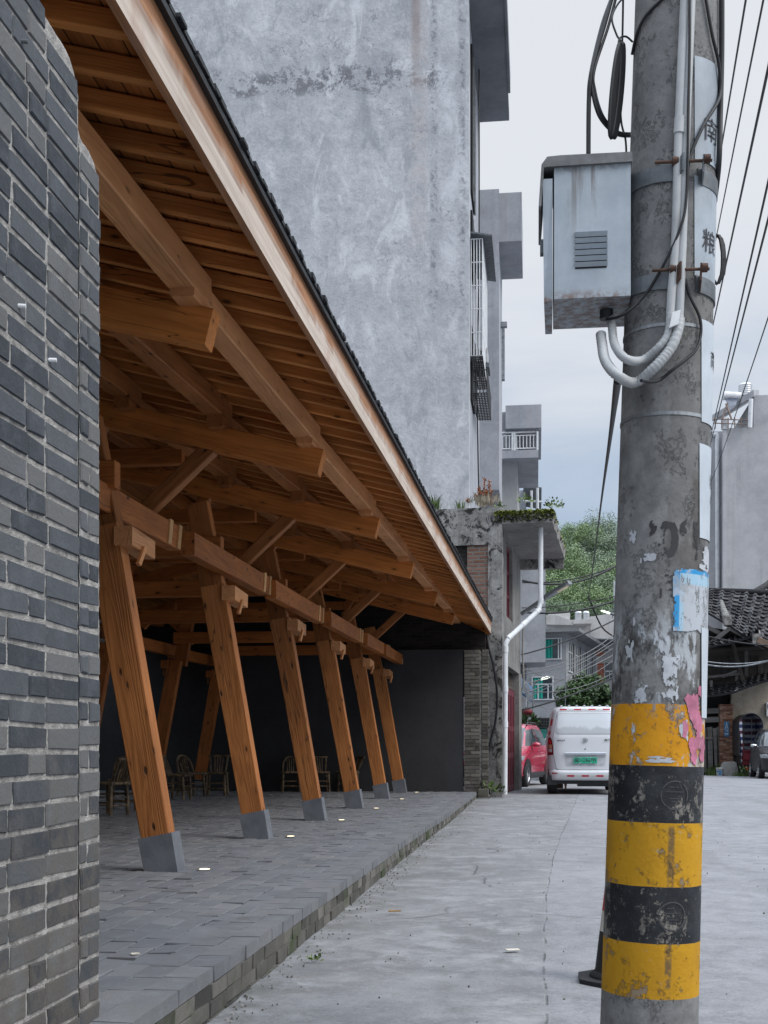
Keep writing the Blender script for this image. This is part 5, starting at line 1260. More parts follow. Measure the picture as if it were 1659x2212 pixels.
# teal-curtained corner house
TEAL = Mat('teal_curtain', 0.8, 0, 0.2); m = TEAL; x, y, z = m.xyz(); m.col(m.mix((x*38.0 + m.noise(m.P, 2, 2)*4.0).sin()*0.5+0.5, (0.01,0.16,0.13), (0.03,0.36,0.29))); TEAL = m.m
cD = 60.0; cc_ = Pv(1223, 1500, cD); r2 = ray(1650, HY); dR = V3((r2.x, r2.y, 0)).normalized(); dL = V3((-dR.y, dR.x, 0))
if dL.x > 0: dL = -dL
ch_ = thing('corner_house', 'grey rendered corner house with teal curtains and a thin flat roof overhang', 'house', (cc_.x, cc_.y, g0))
CM = Matrix(((-dL.x, dR.x, 0, cc_.x), (-dL.y, dR.y, 0, cc_.y), (0,0,1,g0), (0,0,0,1)))     # x: along the left face towards the corner (negative = left), y: along the right face going away
def cx(px): # distance along the left face for a picture column
    r = ray(px, HY); a = V3((dL.x, dL.y)); # solve O + t r = cc + s dL
    det = r.x*(-dL.y) - r.y*(-dL.x); t = (cc_.x*(-dL.y) - cc_.y*(-dL.x))/det; q = V3((r.x*t, r.y*t, 0)); return -((q - V3((cc_.x, cc_.y, 0))).dot(dL)), t
def czz(px, py): s, t = cx(px); return CAMZ + (HY-py)/F*t - g0
ztop = czz(1200, 1368)
LGR = concrete('light_cement_render', (0.25,0.262,0.28), (0.35,0.36,0.38), 0.5, 0.12, 0.1, 0.35, dark=(0.17,0.175,0.185))
obj('walls', MB().box((-9, 0.0, 0.0), (0.0, 11, ztop)), LGR, ch_, CM)
obj('flat_roof', MB().box((-9.2, -0.75, ztop+0.0), (0.75, 11.6, ztop+0.16)), plain('roof_edge_concrete', (0.22,0.225,0.235), 0.8, 0, 0.2), ch_, CM)
def tealwin(px0, px1, py0, py1, split):
    x0, x1 = cx(px0)[0], cx(px1)[0]; z1, z0 = czz(px0, py0), czz(px0, py1)
    w = obj('window', MB().box((x0,-0.02,z0),(x1,0.01,z1)), GLASS, ch_, CM)
    fw = 0.055; mb = MB().box((x0-fw,-0.07,z0-fw),(x0,-0.0,z1+fw)).box((x1,-0.07,z0-fw),(x1+fw,-0.0,z1+fw)).box((x0,-0.07,z0-fw),(x1,-0.0,z0)).box((x0,-0.07,z1),(x1,-0.0,z1+fw))
    for f in split: mb.box((x0+(x1-x0)*f-fw/2,-0.06,z0),(x0+(x1-x0)*f+fw/2,-0.02,z0+(z1-z0)*(0.66 if len(split)>1 else 1)))
    if len(split) > 1: mb.box((x0,-0.065,z0+(z1-z0)*0.66),(x1,-0.02,z0+(z1-z0)*0.66+fw))
    obj('frame', mb, CAGE, w, CM)
    obj('curtain', MB().box((x0+0.02,-0.035,z0+0.02),(x0+(x1-x0)*0.5,-0.022,z1-0.02)), TEAL, w, CM)
tealwin(1151.5, 1193.5, 1464, 1510, (0.27, 0.78)); tealwin(1176, 1211, 1381, 1423, (0.88,)); 
for i in range(4):
    y0 = 0.5 + i*2.3; z0, z1 = czz(1223, 1447), czz(1223, 1388)
    w = obj('window', MB().box((-0.02,y0,z0),(0.015,y0+1.35,z1)), GLASS, ch_, CM)
    obj('frame', MB().box((0.0,y0-0.05,z0-0.05),(0.05,y0,z1+0.05)).box((0.0,y0+1.35,z0-0.05),(0.05,y0+1.4,z1+0.05)).box((0.0,y0+0.65,z0),(0.045,y0+0.71,z1)).box((0.0,y0,z0-0.06),(0.06,y0+1.35,z0)).box((0.0,y0,z0+0.9),(0.045,y0+1.35,z0+0.95)), CAGE, w, CM)
    obj('bar', MB().box((0.0,y0+1.5,z0-0.3),(0.08,y0+1.62,z1+0.1)), plain('brown_downpipe', (0.07,0.05,0.045), 0.6), w, CM)
mb = MB(); gx0, gx1 = cx(1157)[0], cx(1208)[0]; gz0, gz1 = czz(1160, 1572), czz(1160, 1553)
for i in range(16): mb.tube([(gx0+(gx1-gx0)*i/15,-0.1,gz0),(gx0+(gx1-gx0)*i/15,-0.1,gz1)], 0.02, 5)
for i in range(4): mb.tube([(gx0,-0.1,gz0+(gz1-gz0)*i/3),(gx1,-0.1,gz0+(gz1-gz0)*i/3)], 0.02, 5)
mb.box((gx0,-0.05,gz0-0.05),(gx1,0.01,gz1+0.05), 1); obj('grille', mb, [CAGED, DARKVOID], ch_, CM)
obj('teal_shutter', MB().box((cx(1140)[0],-0.06,0.1),(gx1,0.01,gz0-0.06)), plain('teal_paint', (0.03,0.20,0.17), 0.5), ch_, CM)
# houses further back on the slope
def P80(x, y): return Pv(x, y, 82)
wh = thing('terrace_house', 'pale stained concrete house with a roof terrace behind the corner house', 'house', (P80(1260,1600).x, 82, 0.1))
PCN = concrete('pale_stained_concrete', (0.36,0.355,0.35), (0.52,0.515,0.51), 0.35, 0.2, 0.1, 0.7, dark=(0.17,0.165,0.16))
wobj('lower_wall', MB().box((P80(1150,1400).x, 82.06, 0.0), (P80(1360,1400).x, 90, P80(1260,1345).z)), PCN, wh)
wobj('upper_wall', MB().prism([P80(1275,1400), P80(1420,1400), P80(1420,1322), P80(1340,1322), P80(1275,1332)], (0,7.9,0)), PCN, wh)
wobj('water_reservoir', MB().box((P80(1186,1300).x, 86, P80(1200,1342).z), (P80(1235,1300).x, 89, P80(1200,1307).z)), PCN, wh)
wobj('parapet', MB().prism([P80(1180,1350), P80(1270,1352), P80(1270,1343), P80(1225,1339), P80(1205,1331), P80(1180,1329)], (0,-0.3,0)), PCN, wh)
STEEL = plain('stainless_tank', (0.62,0.63,0.65), 0.3, 0.7, 0.1)
for k, (x0, x1, yt, yb, lab, vv) in enumerate(((1242,1257,1320,1343,'left one of the two steel water tanks on the pale house',81.0), (1259,1273.5,1320,1343,'right one of the two steel water tanks on the pale house',81.0), (1208,1224,1363,1382,'steel water tank on the corner house roof',66.0))):
    c0 = Pv((x0+x1)/2, yb, vv); R_ = (x1-x0)/2/F*vv; hh = (yb-yt)/F*vv; t = thing('water_tank', lab, 'water tank', c0); prof = []
    for i in range(25): prof.append((R_*(1.0 if i % 4 else 0.955), hh*0.86*i/24))
    prof += [(R_*0.8, hh*0.94), (R_*0.25, hh), (0, hh)]
    obj('tank', MB().lathe(prof, 20), STEEL, t, W[t.name])
wobj('tank_stand', MB().box((P80(1238,1350).x, 80.5, P80(1250,1352).z), (P80(1276,1350).x, 81.8, P80(1250,1343).z)), PCN, wh)
hb = thing('boiler_tank', 'white horizontal boiler cylinder on the corner house roof', 'water tank', Pv(1165,1376,66)); wobj('cylinder', MB().tube([Pv(1120,1375,66), Pv(1206,1378,66)], 0.2, 14), plain('white_enamel', (0.7,0.71,0.72), 0.4), hb)
rb = thing('brick_house', 'house faced with red brick and white tile, left of the utility pole', 'house', (Pv(1300,1600,74).x, 74, 0.1))
def P74(x, y): return Pv(x, y, 74)
RBR = wallbrick('red_face_brick', (0.33,0.10,0.06), (0.45,0.16,0.10), (0.35,0.30,0.27), 0.5, 0.16, wear=0.2, wearc=(0.25,0.18,0.15))
wobj('wall', MB().box((P74(1262,1500).x, 74, 0.0), (P74(1420,1500).x, 80, P74(1300,1392).z)), PCN, rb)
mb = MB()
for (xa, xb, ya, yb) in ((1271,1304,1391,1417), (1271,1282,1436,1480), (1291,1305,1433,1475)): mb.box((P74(xa,yb).x, 73.95, P74(xa,yb).z), (P74(xb,yb).x, 73.995, P74(xa,ya).z))
wobj('brick_facing', mb, RBR, rb)
w = wobj('window', MB().box((P74(1306,1470).x, 73.96, P74(1306,1468).z), (P74(1326,1470).x, 73.99, P74(1306,1432).z)), GLASS, rb)
wobj('frame', MB().box((P74(1305,1470).x, 73.9, P74(1306,1450).z-0.05), (P74(1328,1470).x, 73.955, P74(1306,1450).z+0.03)).box((P74(1305,1470).x, 73.9, P74(1306,1470).z), (P74(1306.5,1470).x, 73.955, P74(1306,1430).z)).box((P74(1316,1470).x, 73.9, P74(1306,1470).z), (P74(1317,1470).x, 73.955, P74(1306,1450).z)), CAGE, w)
wobj('terrace_roof', MB().prism([P74(1262,1388), P74(1330,1390), P74(1330,1393), P74(1262,1391)], (0,-1.8,0.1)).tube([P74(1285,1382), P74(1285,1393)], 0.06, 6), DGALV, rb)
sm = Pv(1331,1260,70); sgn = thing('signal_mast', 'white box and thin aerial on a mast beside the pole, above the pale house', 'mast', Pv(1328,1330,70))
wobj('box', MB().box((Pv(1326,1300,70).x, 70, Pv(1326,1291,70).z), (Pv(1336,1300,70).x, 70.3, Pv(1326,1255,70).z)), PVC, sgn); wobj('mast', MB().tube([Pv(1323,1335,70), Pv(1328,1290,70)], 0.03, 6).tube([Pv(1317,1318,70), Pv(1330,1318,70)], 0.025, 6), GALV, sgn)
# lit lamps down the street
LITW = plain('lit_lamp_white', (0.9,0.9,0.85), 0.4); q = LITW.node_tree.nodes['Principled BSDF']; q.inputs['Emission Color'].default_value = (0.93,1.0,0.85,1); q.inputs['Emission Strength'].default_value = 1.6
l2 = thing('street_lamp', 'lit street lamp on a curved arm in front of the teal curtained window', 'street lamp', Pv(1151,1500,48))
wobj('arm', MB().tube([Pv(1151,1535,48), Pv(1151,1485,48), Pv(1153,1478,48), Pv(1160,1472,48), Pv(1171,1467,47.8)], 0.035, 8), GALV, l2); wobj('lamp_head', MB().tube([Pv(1169,1468,47.8), Pv(1173,1465.5,47.7), Pv(1182,1463.5,47.6), Pv(1187,1463,47.5)], [0.03,0.05,0.055,0.025], 10), LITW, l2)
wobj('switch_box', MB().box((Pv(1145,1500,48).x, 47.9, Pv(1145,1505,48).z), (Pv(1150,1500,48).x, 48.0, Pv(1145,1495,48).z)), GALV, l2)
l3 = thing('street_lamp', 'lit greenish street lamp sticking out left from behind the utility pole', 'street lamp', Pv(1330,1329,55)); wobj('arm', MB().tube([Pv(1318,1325,55), Pv(1345,1333,55)], 0.06, 8), DGALV, l3); wobj('lamp_head', MB().tube([Pv(1298,1319,55), Pv(1302,1320,55), Pv(1315,1324,55), Pv(1320,1326,55)], [0.02,0.04,0.045,0.03], 8), LITW, l3)
# things at the left kerb beyond the red door house
aw = thing('shop_awning', 'blue and grey tarpaulin awning beyond the red door house', 'awning', Pv(1135,1500,40))
wobj('blue_sheet', MB().prism([Pv(1126,1492,40), Pv(1150,1514,40), Pv(1149,1516,40), Pv(1126,1500,40)], (0,1.5,0.5)), plain('blue_tarpaulin', (0.05,0.13,0.26), 0.6), aw)
mb = MB(); rng = random.Random(2)
for i in range(7):
    p = Pv(1128+i*1.6, 1468+i*3, 39.6); mb.add([p, p+V3((0.14,0,-0.05)), p+V3((0.16+rng.uniform(0,0.1),0.05,-0.42)), p+V3((0.02,0.06,-0.36))], [(0,1,2,3)])
wobj('hung_cloth', mb, plain('pale_cloth', (0.42,0.46,0.50), 0.9), aw)
ln = thing('red_lantern', 'dark red round lantern hanging under the awning', 'lantern', Pv(1140,1538,39.5)); c_ = Pv(1140,1538,39.5)
prof = [(0.02+0.145*sin(pi*i/16)**0.7, -0.11+0.22*i/16) for i in range(17)]; mb = MB().lathe(prof, 20, 0, Matrix.Translation(c_))
wobj('lantern_shade', mb, plain('dark_red_cloth', (0.16,0.02,0.025), 0.7), ln); wobj('hanger', MB().tube([c_+V3((0,0,0.1)), c_+V3((0,0,0.35))], 0.01, 6), BLACK, ln)
# =================================================================== right side: tall grey building, old timber house
RBW = concrete('streaked_grey_concrete', (0.30,0.305,0.32), (0.44,0.445,0.46), 0.35, 0.25, 0.15, 0.75, dark=(0.17,0.175,0.185))
rbv = 62.0
rbn = Pv(1569, 1500, rbv); ztop = Pv(1569, 925, rbv).z
rh = thing('grey_block', 'streaked grey concrete block with a roof terrace at the right, behind the tiled house', 'house', (rbn.x, rbv, 0.1))
wobj('front_wall', MB().box((rbn.x, rbv, 0.0), (rbn.x+30, rbv+10, ztop)), RBW, rh)
wobj('side_wall', MB().box((Pv(1500,900,rbv+2).x, rbv+1.2, 0.0), (rbn.x+0.3, rbv+11, Pv(1540,930,rbv+1).z)), RBW, rh)
wobj('corner_pier', MB().box((Pv(1562,900,rbv-0.1).x, rbv-0.12, 0.0), (Pv(1570.5,900,rbv-0.1).x, rbv+0.3, ztop-0.1)), RBW, rh)
wobj('upper_storey', MB().box((Pv(1625,900,rbv+0.5).x, rbv+0.01, ztop-0.05), (rbn.x+29, rbv+10, Pv(1630,860,rbv+0.5).z)), RBW, rh)
Zs = Pv(1627, 857, 60).z
pts = [Pz(1627,857,Zs), Pz(1538,912,Zs), Pz(1541,905,Zs) , Pz(1640,856,Zs)]
wobj('terrace_roof', MB().prism([Pv(1628,856,61.5), Pv(1536,911,66), Pv(1560,905,68), Pv(1640,856,66)], (0,0,0.32)), RBW, rh)
wobj('terrace_post', MB().tube([Pv(1622.5,862,61.6), Pv(1620,924,61.6)], 0.11, 8), PVC, rh); wobj('terrace_post', MB().tube([Pv(1565,902,62), Pv(1565,928,62)], 0.16, 8), PVC, rh)
mb = MB()
for k in range(6): xx = 1545 + k*14; mb.tube([Pv(xx, 905-k*1.0, 61.8), Pv(xx, 926, 61.8)], 0.03, 5)
for yy in (905, 914): mb.tube([Pv(1540,yy,61.8), Pv(1620,yy+3,61.8)], 0.03, 5)
mb.tube([Pv(1568,872,61.5), Pv(1580,905,61.5)], 0.05, 5); mb.tube([Pv(1572,870,61.5), Pv(1560,905,61.5)], 0.05, 5)
wobj('terrace_railing', mb, plain('rusty_railing', (0.25,0.19,0.17), 0.7, 0.1), rh)
dp = MB().tube([Pv(1540,940,rbv+1.1), Pv(1548,938,rbv+1.1), Pv(1549,944,rbv+1.1), Pv(1550,1300,rbv+1.1)], 0.11, 10); tag(wobj('drain_pipe', dp, PVC, None, Pv(1550,1300,rbv+1.1)), 'long white drain pipe down the side of the grey block at the right', 'pipe')
c0 = Pv(1610, 857, 64); t = thing('water_tank', 'steel water tank on the roof terrace of the right grey block', 'water tank', c0); R_ = 13.5/F*64*1.05; hh = 28/F*64; prof = []
for i in range(25): prof.append((R_*(1.0 if i % 4 else 0.965), hh*0.88*i/24))
prof += [(R_*0.85, hh*0.95), (R_*0.3, hh), (0, hh)]
obj('tank', MB().lathe(prof, 24), STEEL, t, W[t.name])
sw = thing('solar_heater', 'white solar water heater cylinder with a dark slanted panel on the right roof', 'solar heater', Pv(1585,860,63)); wobj('cylinder', MB().tube([Pv(1562,855,63), Pv(1600,857,63)], 0.22, 12), plain('heater_white', (0.68,0.69,0.70), 0.4), sw); wobj('panel', MB().prism([Pv(1566,862,62.8), Pv(1595,862,62.8), Pv(1590,876,62), Pv(1575,880,62)], (0,0.05,0.05)), plain('solar_panel', (0.06,0.07,0.10), 0.3), sw)
# ---- old house
TV = 46.0
def P46(x, y, d=0.0): return Pv(x, y, TV + d)
TILEO = Mat('old_grey_roof_tile', 0.9, 0, 0.2); m = TILEO; n = m.noise(m.P, 2.2, 9, 0.75); n2 = m.noise(m.P, 9, 6, 0.7); t = m.tone()
c = m.mix((t*0.6+n2*0.5).ss(0.3, 0.8), (0.022,0.022,0.025), (0.085,0.085,0.088)); c = m.mix(n.ss(0.6, 0.7)*0.5, c, (0.17,0.17,0.165)); m.col(c).bump(n2, 0.02); TILEO = m.m
OWOOD = wood('old_grey_wood', (0.085,0.075,0.068), (0.035,0.031,0.029), knots=0.3); OWOOD2 = wood('silvered_wood', (0.22,0.21,0.20), (0.10,0.095,0.09), knots=0.2)
ug0 = P46(1524,1600).x; oh = thing('old_timber_house', 'dilapidated timber house with dark tiled roofs and an earthen wall at the right', 'house', (P46(1600,1650).x, TV, g0))
def tileroof(mb, a, b, c_, d, nrow, ncol, amp=0.07, sag=0.0, seed=1):
    """tiles over the quad a(eave near)-b(eave far)-c(ridge far)-d(ridge near): courses of overlapping curved tiles"""
    rng = random.Random(seed); a, b, c_, d = V3(a), V3(b), V3(c_), V3(d)
    nrm = (b-a).cross(d-a).normalized()
    if nrm.z < 0: nrm = -nrm
    for i in range(ncol):
        s0, s1 = i/ncol, (i+1)/ncol
        for j in range(nrow):
            t0, t1 = j/nrow, min(1.0, (j+1.35)/nrow); P4 = []
            def q(s, t):
                p = (a*(1-s)+b*s)*(1-t) + (d*(1-s)+c_*s)*t
                return p + V3((0,0,-sag*sin(pi*s) - sag*0.6*sin(pi*t)))
            lift = rng.uniform(0.0, 0.02); up0 = nrm*(0.02 + 0.05*1 + lift); up1 = nrm*(0.01+lift)
            k = 4; vs = []
            for w in range(k+1):
                s = s0 + (s1-s0)*w/k; hmp = nrm*(amp*sin(pi*w/k)*(1 if i % 2 else -0.35))
                vs += [q(s, t0) + up0 + hmp, q(s, t1) + up1 + hmp]
            fs = [(2*w, 2*w+2, 2*w+3, 2*w+1) for w in range(k)]
            mb.add(vs, fs, 0, False, rng.random())
            mb.add([q(s0,t0), q(s1,t0), vs[2*k], vs[0]], [(0,1,2,3)], 0, False, 0.1)
    return mb
def quadslab(mb, a, b, c_, d, th, mi=0): mb.prism([V3(p) for p in (a,b,c_,d)], (0,0,-th), mi); return mb
# upper roof: ridge line about y 1277, eave sagging to y 1345..1390
A_, B_ = P46(1575,1352,-1.2), P46(1665,1405,-2.0); C_, D_ = P46(1690,1282,3.2), P46(1505,1276,3.2)
mb = MB(); tileroof(mb, P46(1500,1310,0.6), P46(1580,1357,-1.0), P46(1600,1279,3.2), P46(1495,1276,3.2), 9, 9, seed=2)
tileroof(mb, P46(1578,1356,-1.0), P46(1700,1420,-2.2), P46(1740,1284,3.2), P46(1598,1279,3.2), 13, 15, seed=3, sag=0.12)
mb.tube([P46(1495,1275,3.2), P46(1600,1278,3.2), P46(1740,1284,3.2)], 0.12, 8, val=0.2)
wobj('main_roof', mb, TILEO, oh)
mb = MB(); tileroof(mb, P46(1655,1278,4.5), P46(1760,1290,4.5), P46(1760,1225,7), P46(1668,1240,7), 8, 12, seed=5); mb.tube([P46(1630,1279,4.4), P46(1659,1262,4.8), P46(1680,1240,6)], 0.13, 6)
wobj('rear_roof', mb, TILEO, oh)
for (xa, ya, xb, yb, d_) in ((1558,1300,1578,1352,-0.9), (1637,1340,1640,1392,-1.9)): wobj('ridge_end', MB().tube([P46(xa,ya,1.5), P46((xa+xb)/2-2,(ya+yb)/2,0.0), P46(xb-6,yb-6,d_)], [0.08,0.13,0.16], 8).box(tuple(P46(xb-6,yb-4,d_)-V3((0.13,0.1,0.05))), tuple(P46(xb-6,yb-4,d_)+V3((0.13,0.1,0.30)))), plain('lime_washed_ridge', (0.22,0.215,0.205), 0.9, 0, 0.7, 7), oh)
# gable triangle and barge boards, lower curved eave
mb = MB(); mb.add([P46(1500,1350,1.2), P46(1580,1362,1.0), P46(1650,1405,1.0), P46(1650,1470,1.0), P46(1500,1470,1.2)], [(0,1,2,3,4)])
wobj('shadowed_gable', mb, plain('shadow_dark_timber', (0.02,0.019,0.018), 0.9, 0, 0.4), oh)  # the gable's shade is put into this near-black timber colour
for (a, b) in ((P46(1528,1396,-0.6), P46(1577,1357,-0.9)), (P46(1577,1357,-0.9), P46(1650,1398,-1.6)), (P46(1520,1350,-0.2), P46(1562,1372,-0.3))): beam('barge_board', a, b, 0.06, 0.15, OWOOD2, oh)
mb = MB(); tileroof(mb, P46(1500,1418,-1.6), P46(1576,1393,-1.6), P46(1590,1378,0.4), P46(1500,1388,0.4), 6, 10, seed=6, sag=-0.1); tileroof(mb, P46(1576,1393,-1.6), P46(1640,1372,-1.8), P46(1640,1362,0.2), P46(1580,1378,0.4), 5, 8, seed=7)
wobj('lower_gable_roof', mb, TILEO, oh)
beam('eave_beam', P46(1636,1382,-2.0), P46(1700,1410,-2.0), 0.10, 0.22, wood('warm_old_wood', (0.26,0.19,0.14), (0.15,0.10,0.075)), oh)
# upper timber wall
wobj('upper_wall', MB().box((P46(1500,1400).x, TV+0.5, P46(1600,1480).z), (P46(1760,1400).x, TV+0.7, P46(1600,1395).z)), OWOOD, oh)
mb = MB(); rng = random.Random(4); x = 1528.0
while x < 1700:
    w = rng.uniform(4, 8); mb.box((P46(x,1470,0.42).x, TV+0.40+rng.uniform(0,0.05), P46(x,1468,0.42).z), (P46(x+w-0.5,1470,0.42).x, TV+0.499, P46(x,1416+rng.uniform(0,3),0.42).z)); x += w
wobj('wall_boards', mb, OWOOD, oh)
for (a, b, w, h) in ((P46(1500,1466,0.0), P46(1603,1455,0.0), 0.12, 0.10), (P46(1560,1462,-0.05), P46(1592,1449,-0.05), 0.1, 0.09), (P46(1500,1408,0.1), P46(1700,1396,0.1), 0.12, 0.14), (P46(1580,1382,-0.3), P46(1608,1478,-0.5), 0.11, 0.11), (P46(1536,1470,-0.1), P46(1537,1490,-0.1), 0.1, 0.1), (P46(1591,1460,-0.1), P46(1591,1485,-0.1), 0.1, 0.1), (P46(1642,1420,0.1), P46(1641,1470,0.1), 0.16, 0.16), (P46(1612,1405,0.2), P46(1612,1460,0.2), 0.12, 0.1)):
    beam('timber', a, b, w, h, OWOOD if h > 0.1 else OWOOD2, oh)
# lower eave of loose tiles
mb = MB(); tileroof(mb, P46(1500,1508,-1.5), P46(1580,1499,-1.5), P46(1590,1474,0.2), P46(1500,1488,0.2), 5, 12, amp=0.06, seed=9, sag=0.03); rng = random.Random(12)
tileroof(mb, P46(1580,1500,-1.5), P46(1700,1463,-1.4), P46(1700,1448,0.2), P46(1588,1474,0.2), 5, 16, amp=0.07, seed=10, sag=-0.05)
wobj('lower_eave', mb, TILEO, oh)
# earth wall, brick pier, lintels, boarded door
EARTH = concrete('rammed_earth', (0.23,0.195,0.15), (0.40,0.365,0.31), 1.1, 0.55, 0.2, 0.3, dark=(0.10,0.08,0.06), bump=0.05)
mb = MB(); ex = [(1581,1497),(1579,1520),(1574,1535),(1577,1560),(1583,1600),(1580,1640),(1586,1665)]
poly = [P46(x, y) for x, y in ex] + [P46(1760,1668), P46(1760,1455), P46(1640,1470), P46(1600,1492)]
wobj('earth_wall', MB().prism(poly, (0,0.4,0)), EARTH, oh)
RB2 = brickmat('raw_red_brick', ((0.16,0.075,0.05), (0.30,0.16,0.11), (0.40,0.27,0.20)), bump=0.006)
mb = MB(); rng = random.Random(9); x0, x1 = P46(1553,1600).x, P46(1582,1600).x; zb_, zt_ = 0.1, P46(1560,1524).z; r = 0
while zb_ + r*0.068 < zt_:
    z0 = zb_ + r*0.068; xs = [x0, x0+0.12, x0+0.36, x1] if r % 2 else [x0, x0+0.24, x1]
    for a, b in zip(xs, xs[1:]): jbox(mb, (a+0.006, TV-0.16, z0+0.006), (b-0.006, TV+0.2, z0+0.062), 0.006, rng.random(), rng)
    r += 1
mb.box((x0+0.01, TV-0.13, zb_), (x1-0.01, TV+0.19, zt_-0.03), 1); wobj('brick_pier', mb, [RB2, MORT], oh)
wobj('dark_opening', MB().box((P46(1495,1600).x, TV+0.3, 0.1), (P46(1585,1600).x, TV+0.42, P46(1580,1478).z)), DARKVOID, oh)
for (ya, yb) in ((1527,1543), (1546,1562)): beam('lintel', P46(1500,(ya+yb)/2+2,-0.1), P46(1553,(ya+yb)/2,-0.1), 0.14, (yb-ya)/F*TV*0.7, OWOOD2, oh)
for i, (x0, x1, yt, lean) in enumerate(((1515,1526,1573,0), (1528,1538.5,1571,2), (1539.5,1549.5,1573,6), (1549,1553.5,1570,0))):
    pts = [P46(x0, yt, -0.05), P46(x1, yt-1, -0.05), P46(x1+lean, 1668, -0.05), P46(x0+lean, 1669, -0.05)]; wobj('door_plank', MB().prism(pts, (0, 0.05, 0)), OWOOD2, oh)
wobj('door_rail', MB().prism([P46(1500,1592,-0.12), P46(1540,1593,-0.12), P46(1540,1597,-0.12), P46(1500,1596,-0.12)], (0,0.06,0)), OWOOD2, oh)
BLUE = plain('blue_enamel_sign', (0.03,0.17,0.36), 0.45, 0, 0.1); WHT = plain('white_lettering', (0.62,0.68,0.72), 0.5, 0, 0.05)
bs = thing('wall_sign', 'blue enamel sign with a white tower pictogram on the red brick pier', 'sign', P46(1569,1575,-0.2)); sx0, sx1 = P46(1564.3,1575,-0.2).x, P46(1574.8,1575,-0.2).x; sz0, sz1 = P46(1569,1591.5,-0.2).z, P46(1569,1559,-0.2).z
wobj('plate', MB().box((sx0, TV-0.2, sz0), (sx1, TV-0.185, sz1)), BLUE, bs)
mx = (sx0+sx1)/2; mb = MB(); y_ = TV-0.204; zq = sz1-0.25
mb.add([(mx-0.062,y_,zq-0.02),(mx-0.04,y_,zq-0.02),(mx-0.004,y_,sz1-0.04),(mx-0.008,y_,sz1-0.04)], [(0,1,2,3)]); mb.add([(mx+0.062,y_,zq-0.02),(mx+0.04,y_,zq-0.02),(mx+0.004,y_,sz1-0.04),(mx+0.008,y_,sz1-0.04)], [(0,1,2,3)])
mb.box((mx-0.05,y_,zq+0.02),(mx+0.05,y_+0.003,zq+0.035)).box((mx-0.04,y_,zq+0.075),(mx+0.04,y_+0.003,zq+0.09)).box((mx-0.004,y_,zq+0.05),(mx+0.004,y_+0.003,sz1-0.02))
wobj('pictogram', mb, WHT, bs)
RX = Matrix.Rotation(pi/2, 4, 'X')
for txt, zc, sz_ in (('严禁烟火', sz1-0.33, 0.05), ('电力设施', sz1-0.45, 0.05)):
    obj('lettering', text_mb(txt, 0.08, width=(sx1-sx0)*0.8, bold=0.002), WHT, bs, Matrix.Translation((mx, TV-0.204, zc)) @ RX @ Matrix.Scale(1.15, 4, (0,1,0)))
eb = thing('wall_meter', 'small pale meter cabinet with a dark window on the earthen wall', 'meter box', P46(1656,1530,-0.05)); wobj('case', MB().box((P46(1656,1537,-0.15).x, TV-0.15, P46(1656,1547,-0.15).z), (P46(1672,1537,-0.15).x, TV-0.0, P46(1656,1517,-0.15).z)), PVC, eb); wobj('meter_window', MB().box((P46(1658.5,1537,-0.17).x, TV-0.17, P46(1656,1531,-0.15).z), (P46(1665,1537,-0.17).x, TV-0.151, P46(1656,1521,-0.15).z)), GLASS, eb)
# stone block, paint bucket, weeds
bo = Pg(1575, 44.6); mb = MB(); nb_ = 14
sh_ = [(0.0,0.33,0.22),(0.05,0.335,0.225),(0.3,0.30,0.20),(0.46,0.245,0.16),(0.50,0.18,0.12),(0.505,0.0,0.0)]
vs = []
for k, (z, rx, ry) in enumerate(sh_):
    for i in range(28):
        a = 2*pi*i/28; c1, s1 = cos(a), sin(a); e = 0.45; px = rx*(abs(c1)**e)*(1 if c1 > 0 else -1); py = ry*(abs(s1)**e)*(1 if s1 > 0 else -1); nz_ = 1 + 0.10*mnoise.noise(V3((px*5, py*5, z*6)))
        vs.append((px*nz_, py*nz_, z + (0.03*mnoise.noise(V3((px*6,py*6,9))) if k > 2 else 0)))
fs = [(k*28+i, k*28+(i+1) % 28, (k+1)*28+(i+1) % 28, (k+1)*28+i) for k in range(len(sh_)-1) for i in range(28)]
mb.add(vs, fs, 0, True)
tag(obj('stone_block', mb, concrete('rough_field_stone', (0.13,0.13,0.125), (0.24,0.24,0.235), 3.0, 0.4, 0.2, 0.2, bump=0.04), None, Matrix.Translation(bo)), 'rough grey stone block at the road edge before the red brick pier', 'stone')
bk = Pg(1554, 44.3); bkt = thing('paint_bucket', 'white paint bucket with blue print beside the stone block', 'bucket', bk); M = W[bkt.name]
obj('pail', MB().lathe([(0,0.002),(0.10,0.0),(0.115,0.27),(0.12,0.27),(0.12,0.29),(0.105,0.29),(0.09,0.03),(0,0.03)], 22), plain('white_pail', (0.55,0.56,0.56), 0.5, 0, 0.15, 8, dirt=0.4), bkt, M)
obj('print_band', MB().lathe([(0.1095,0.14),(0.112,0.185)], 22), BLUE, bkt, M); obj('print_patch', MB().lathe([(0.1035,0.03),(0.1085,0.12)], 22, a0=radians(-110), a1=radians(-60)), BLUE, bkt, M)
for i, (x, y, h, s, n) in enumerate(((1541,1664,0.42,0.3,150), (1549,1660,0.5,0.2,90), (1582,1668,0.5,0.15,80), (1605,1670,0.22,0.3,120), (1597,1673,0.16,0.25,80), (1566,1652,0.55,0.15,60))):
    tuft('grass_tuft', ['green grass tuft before the grey plank door', 'taller grass between the plank door and the brick pier', 'dark grass right behind the stone block', 'low grass under the cargo tricycle', 'small grass patch right of the stone block at the road edge', 'tall thin weed in front of the brick pier'][i], 'grass tuft', Pg(x, [45.2,45.3,45.0,44.0,44.2,45.5][i]), n, h, s, GR, 40+i, 0.012)
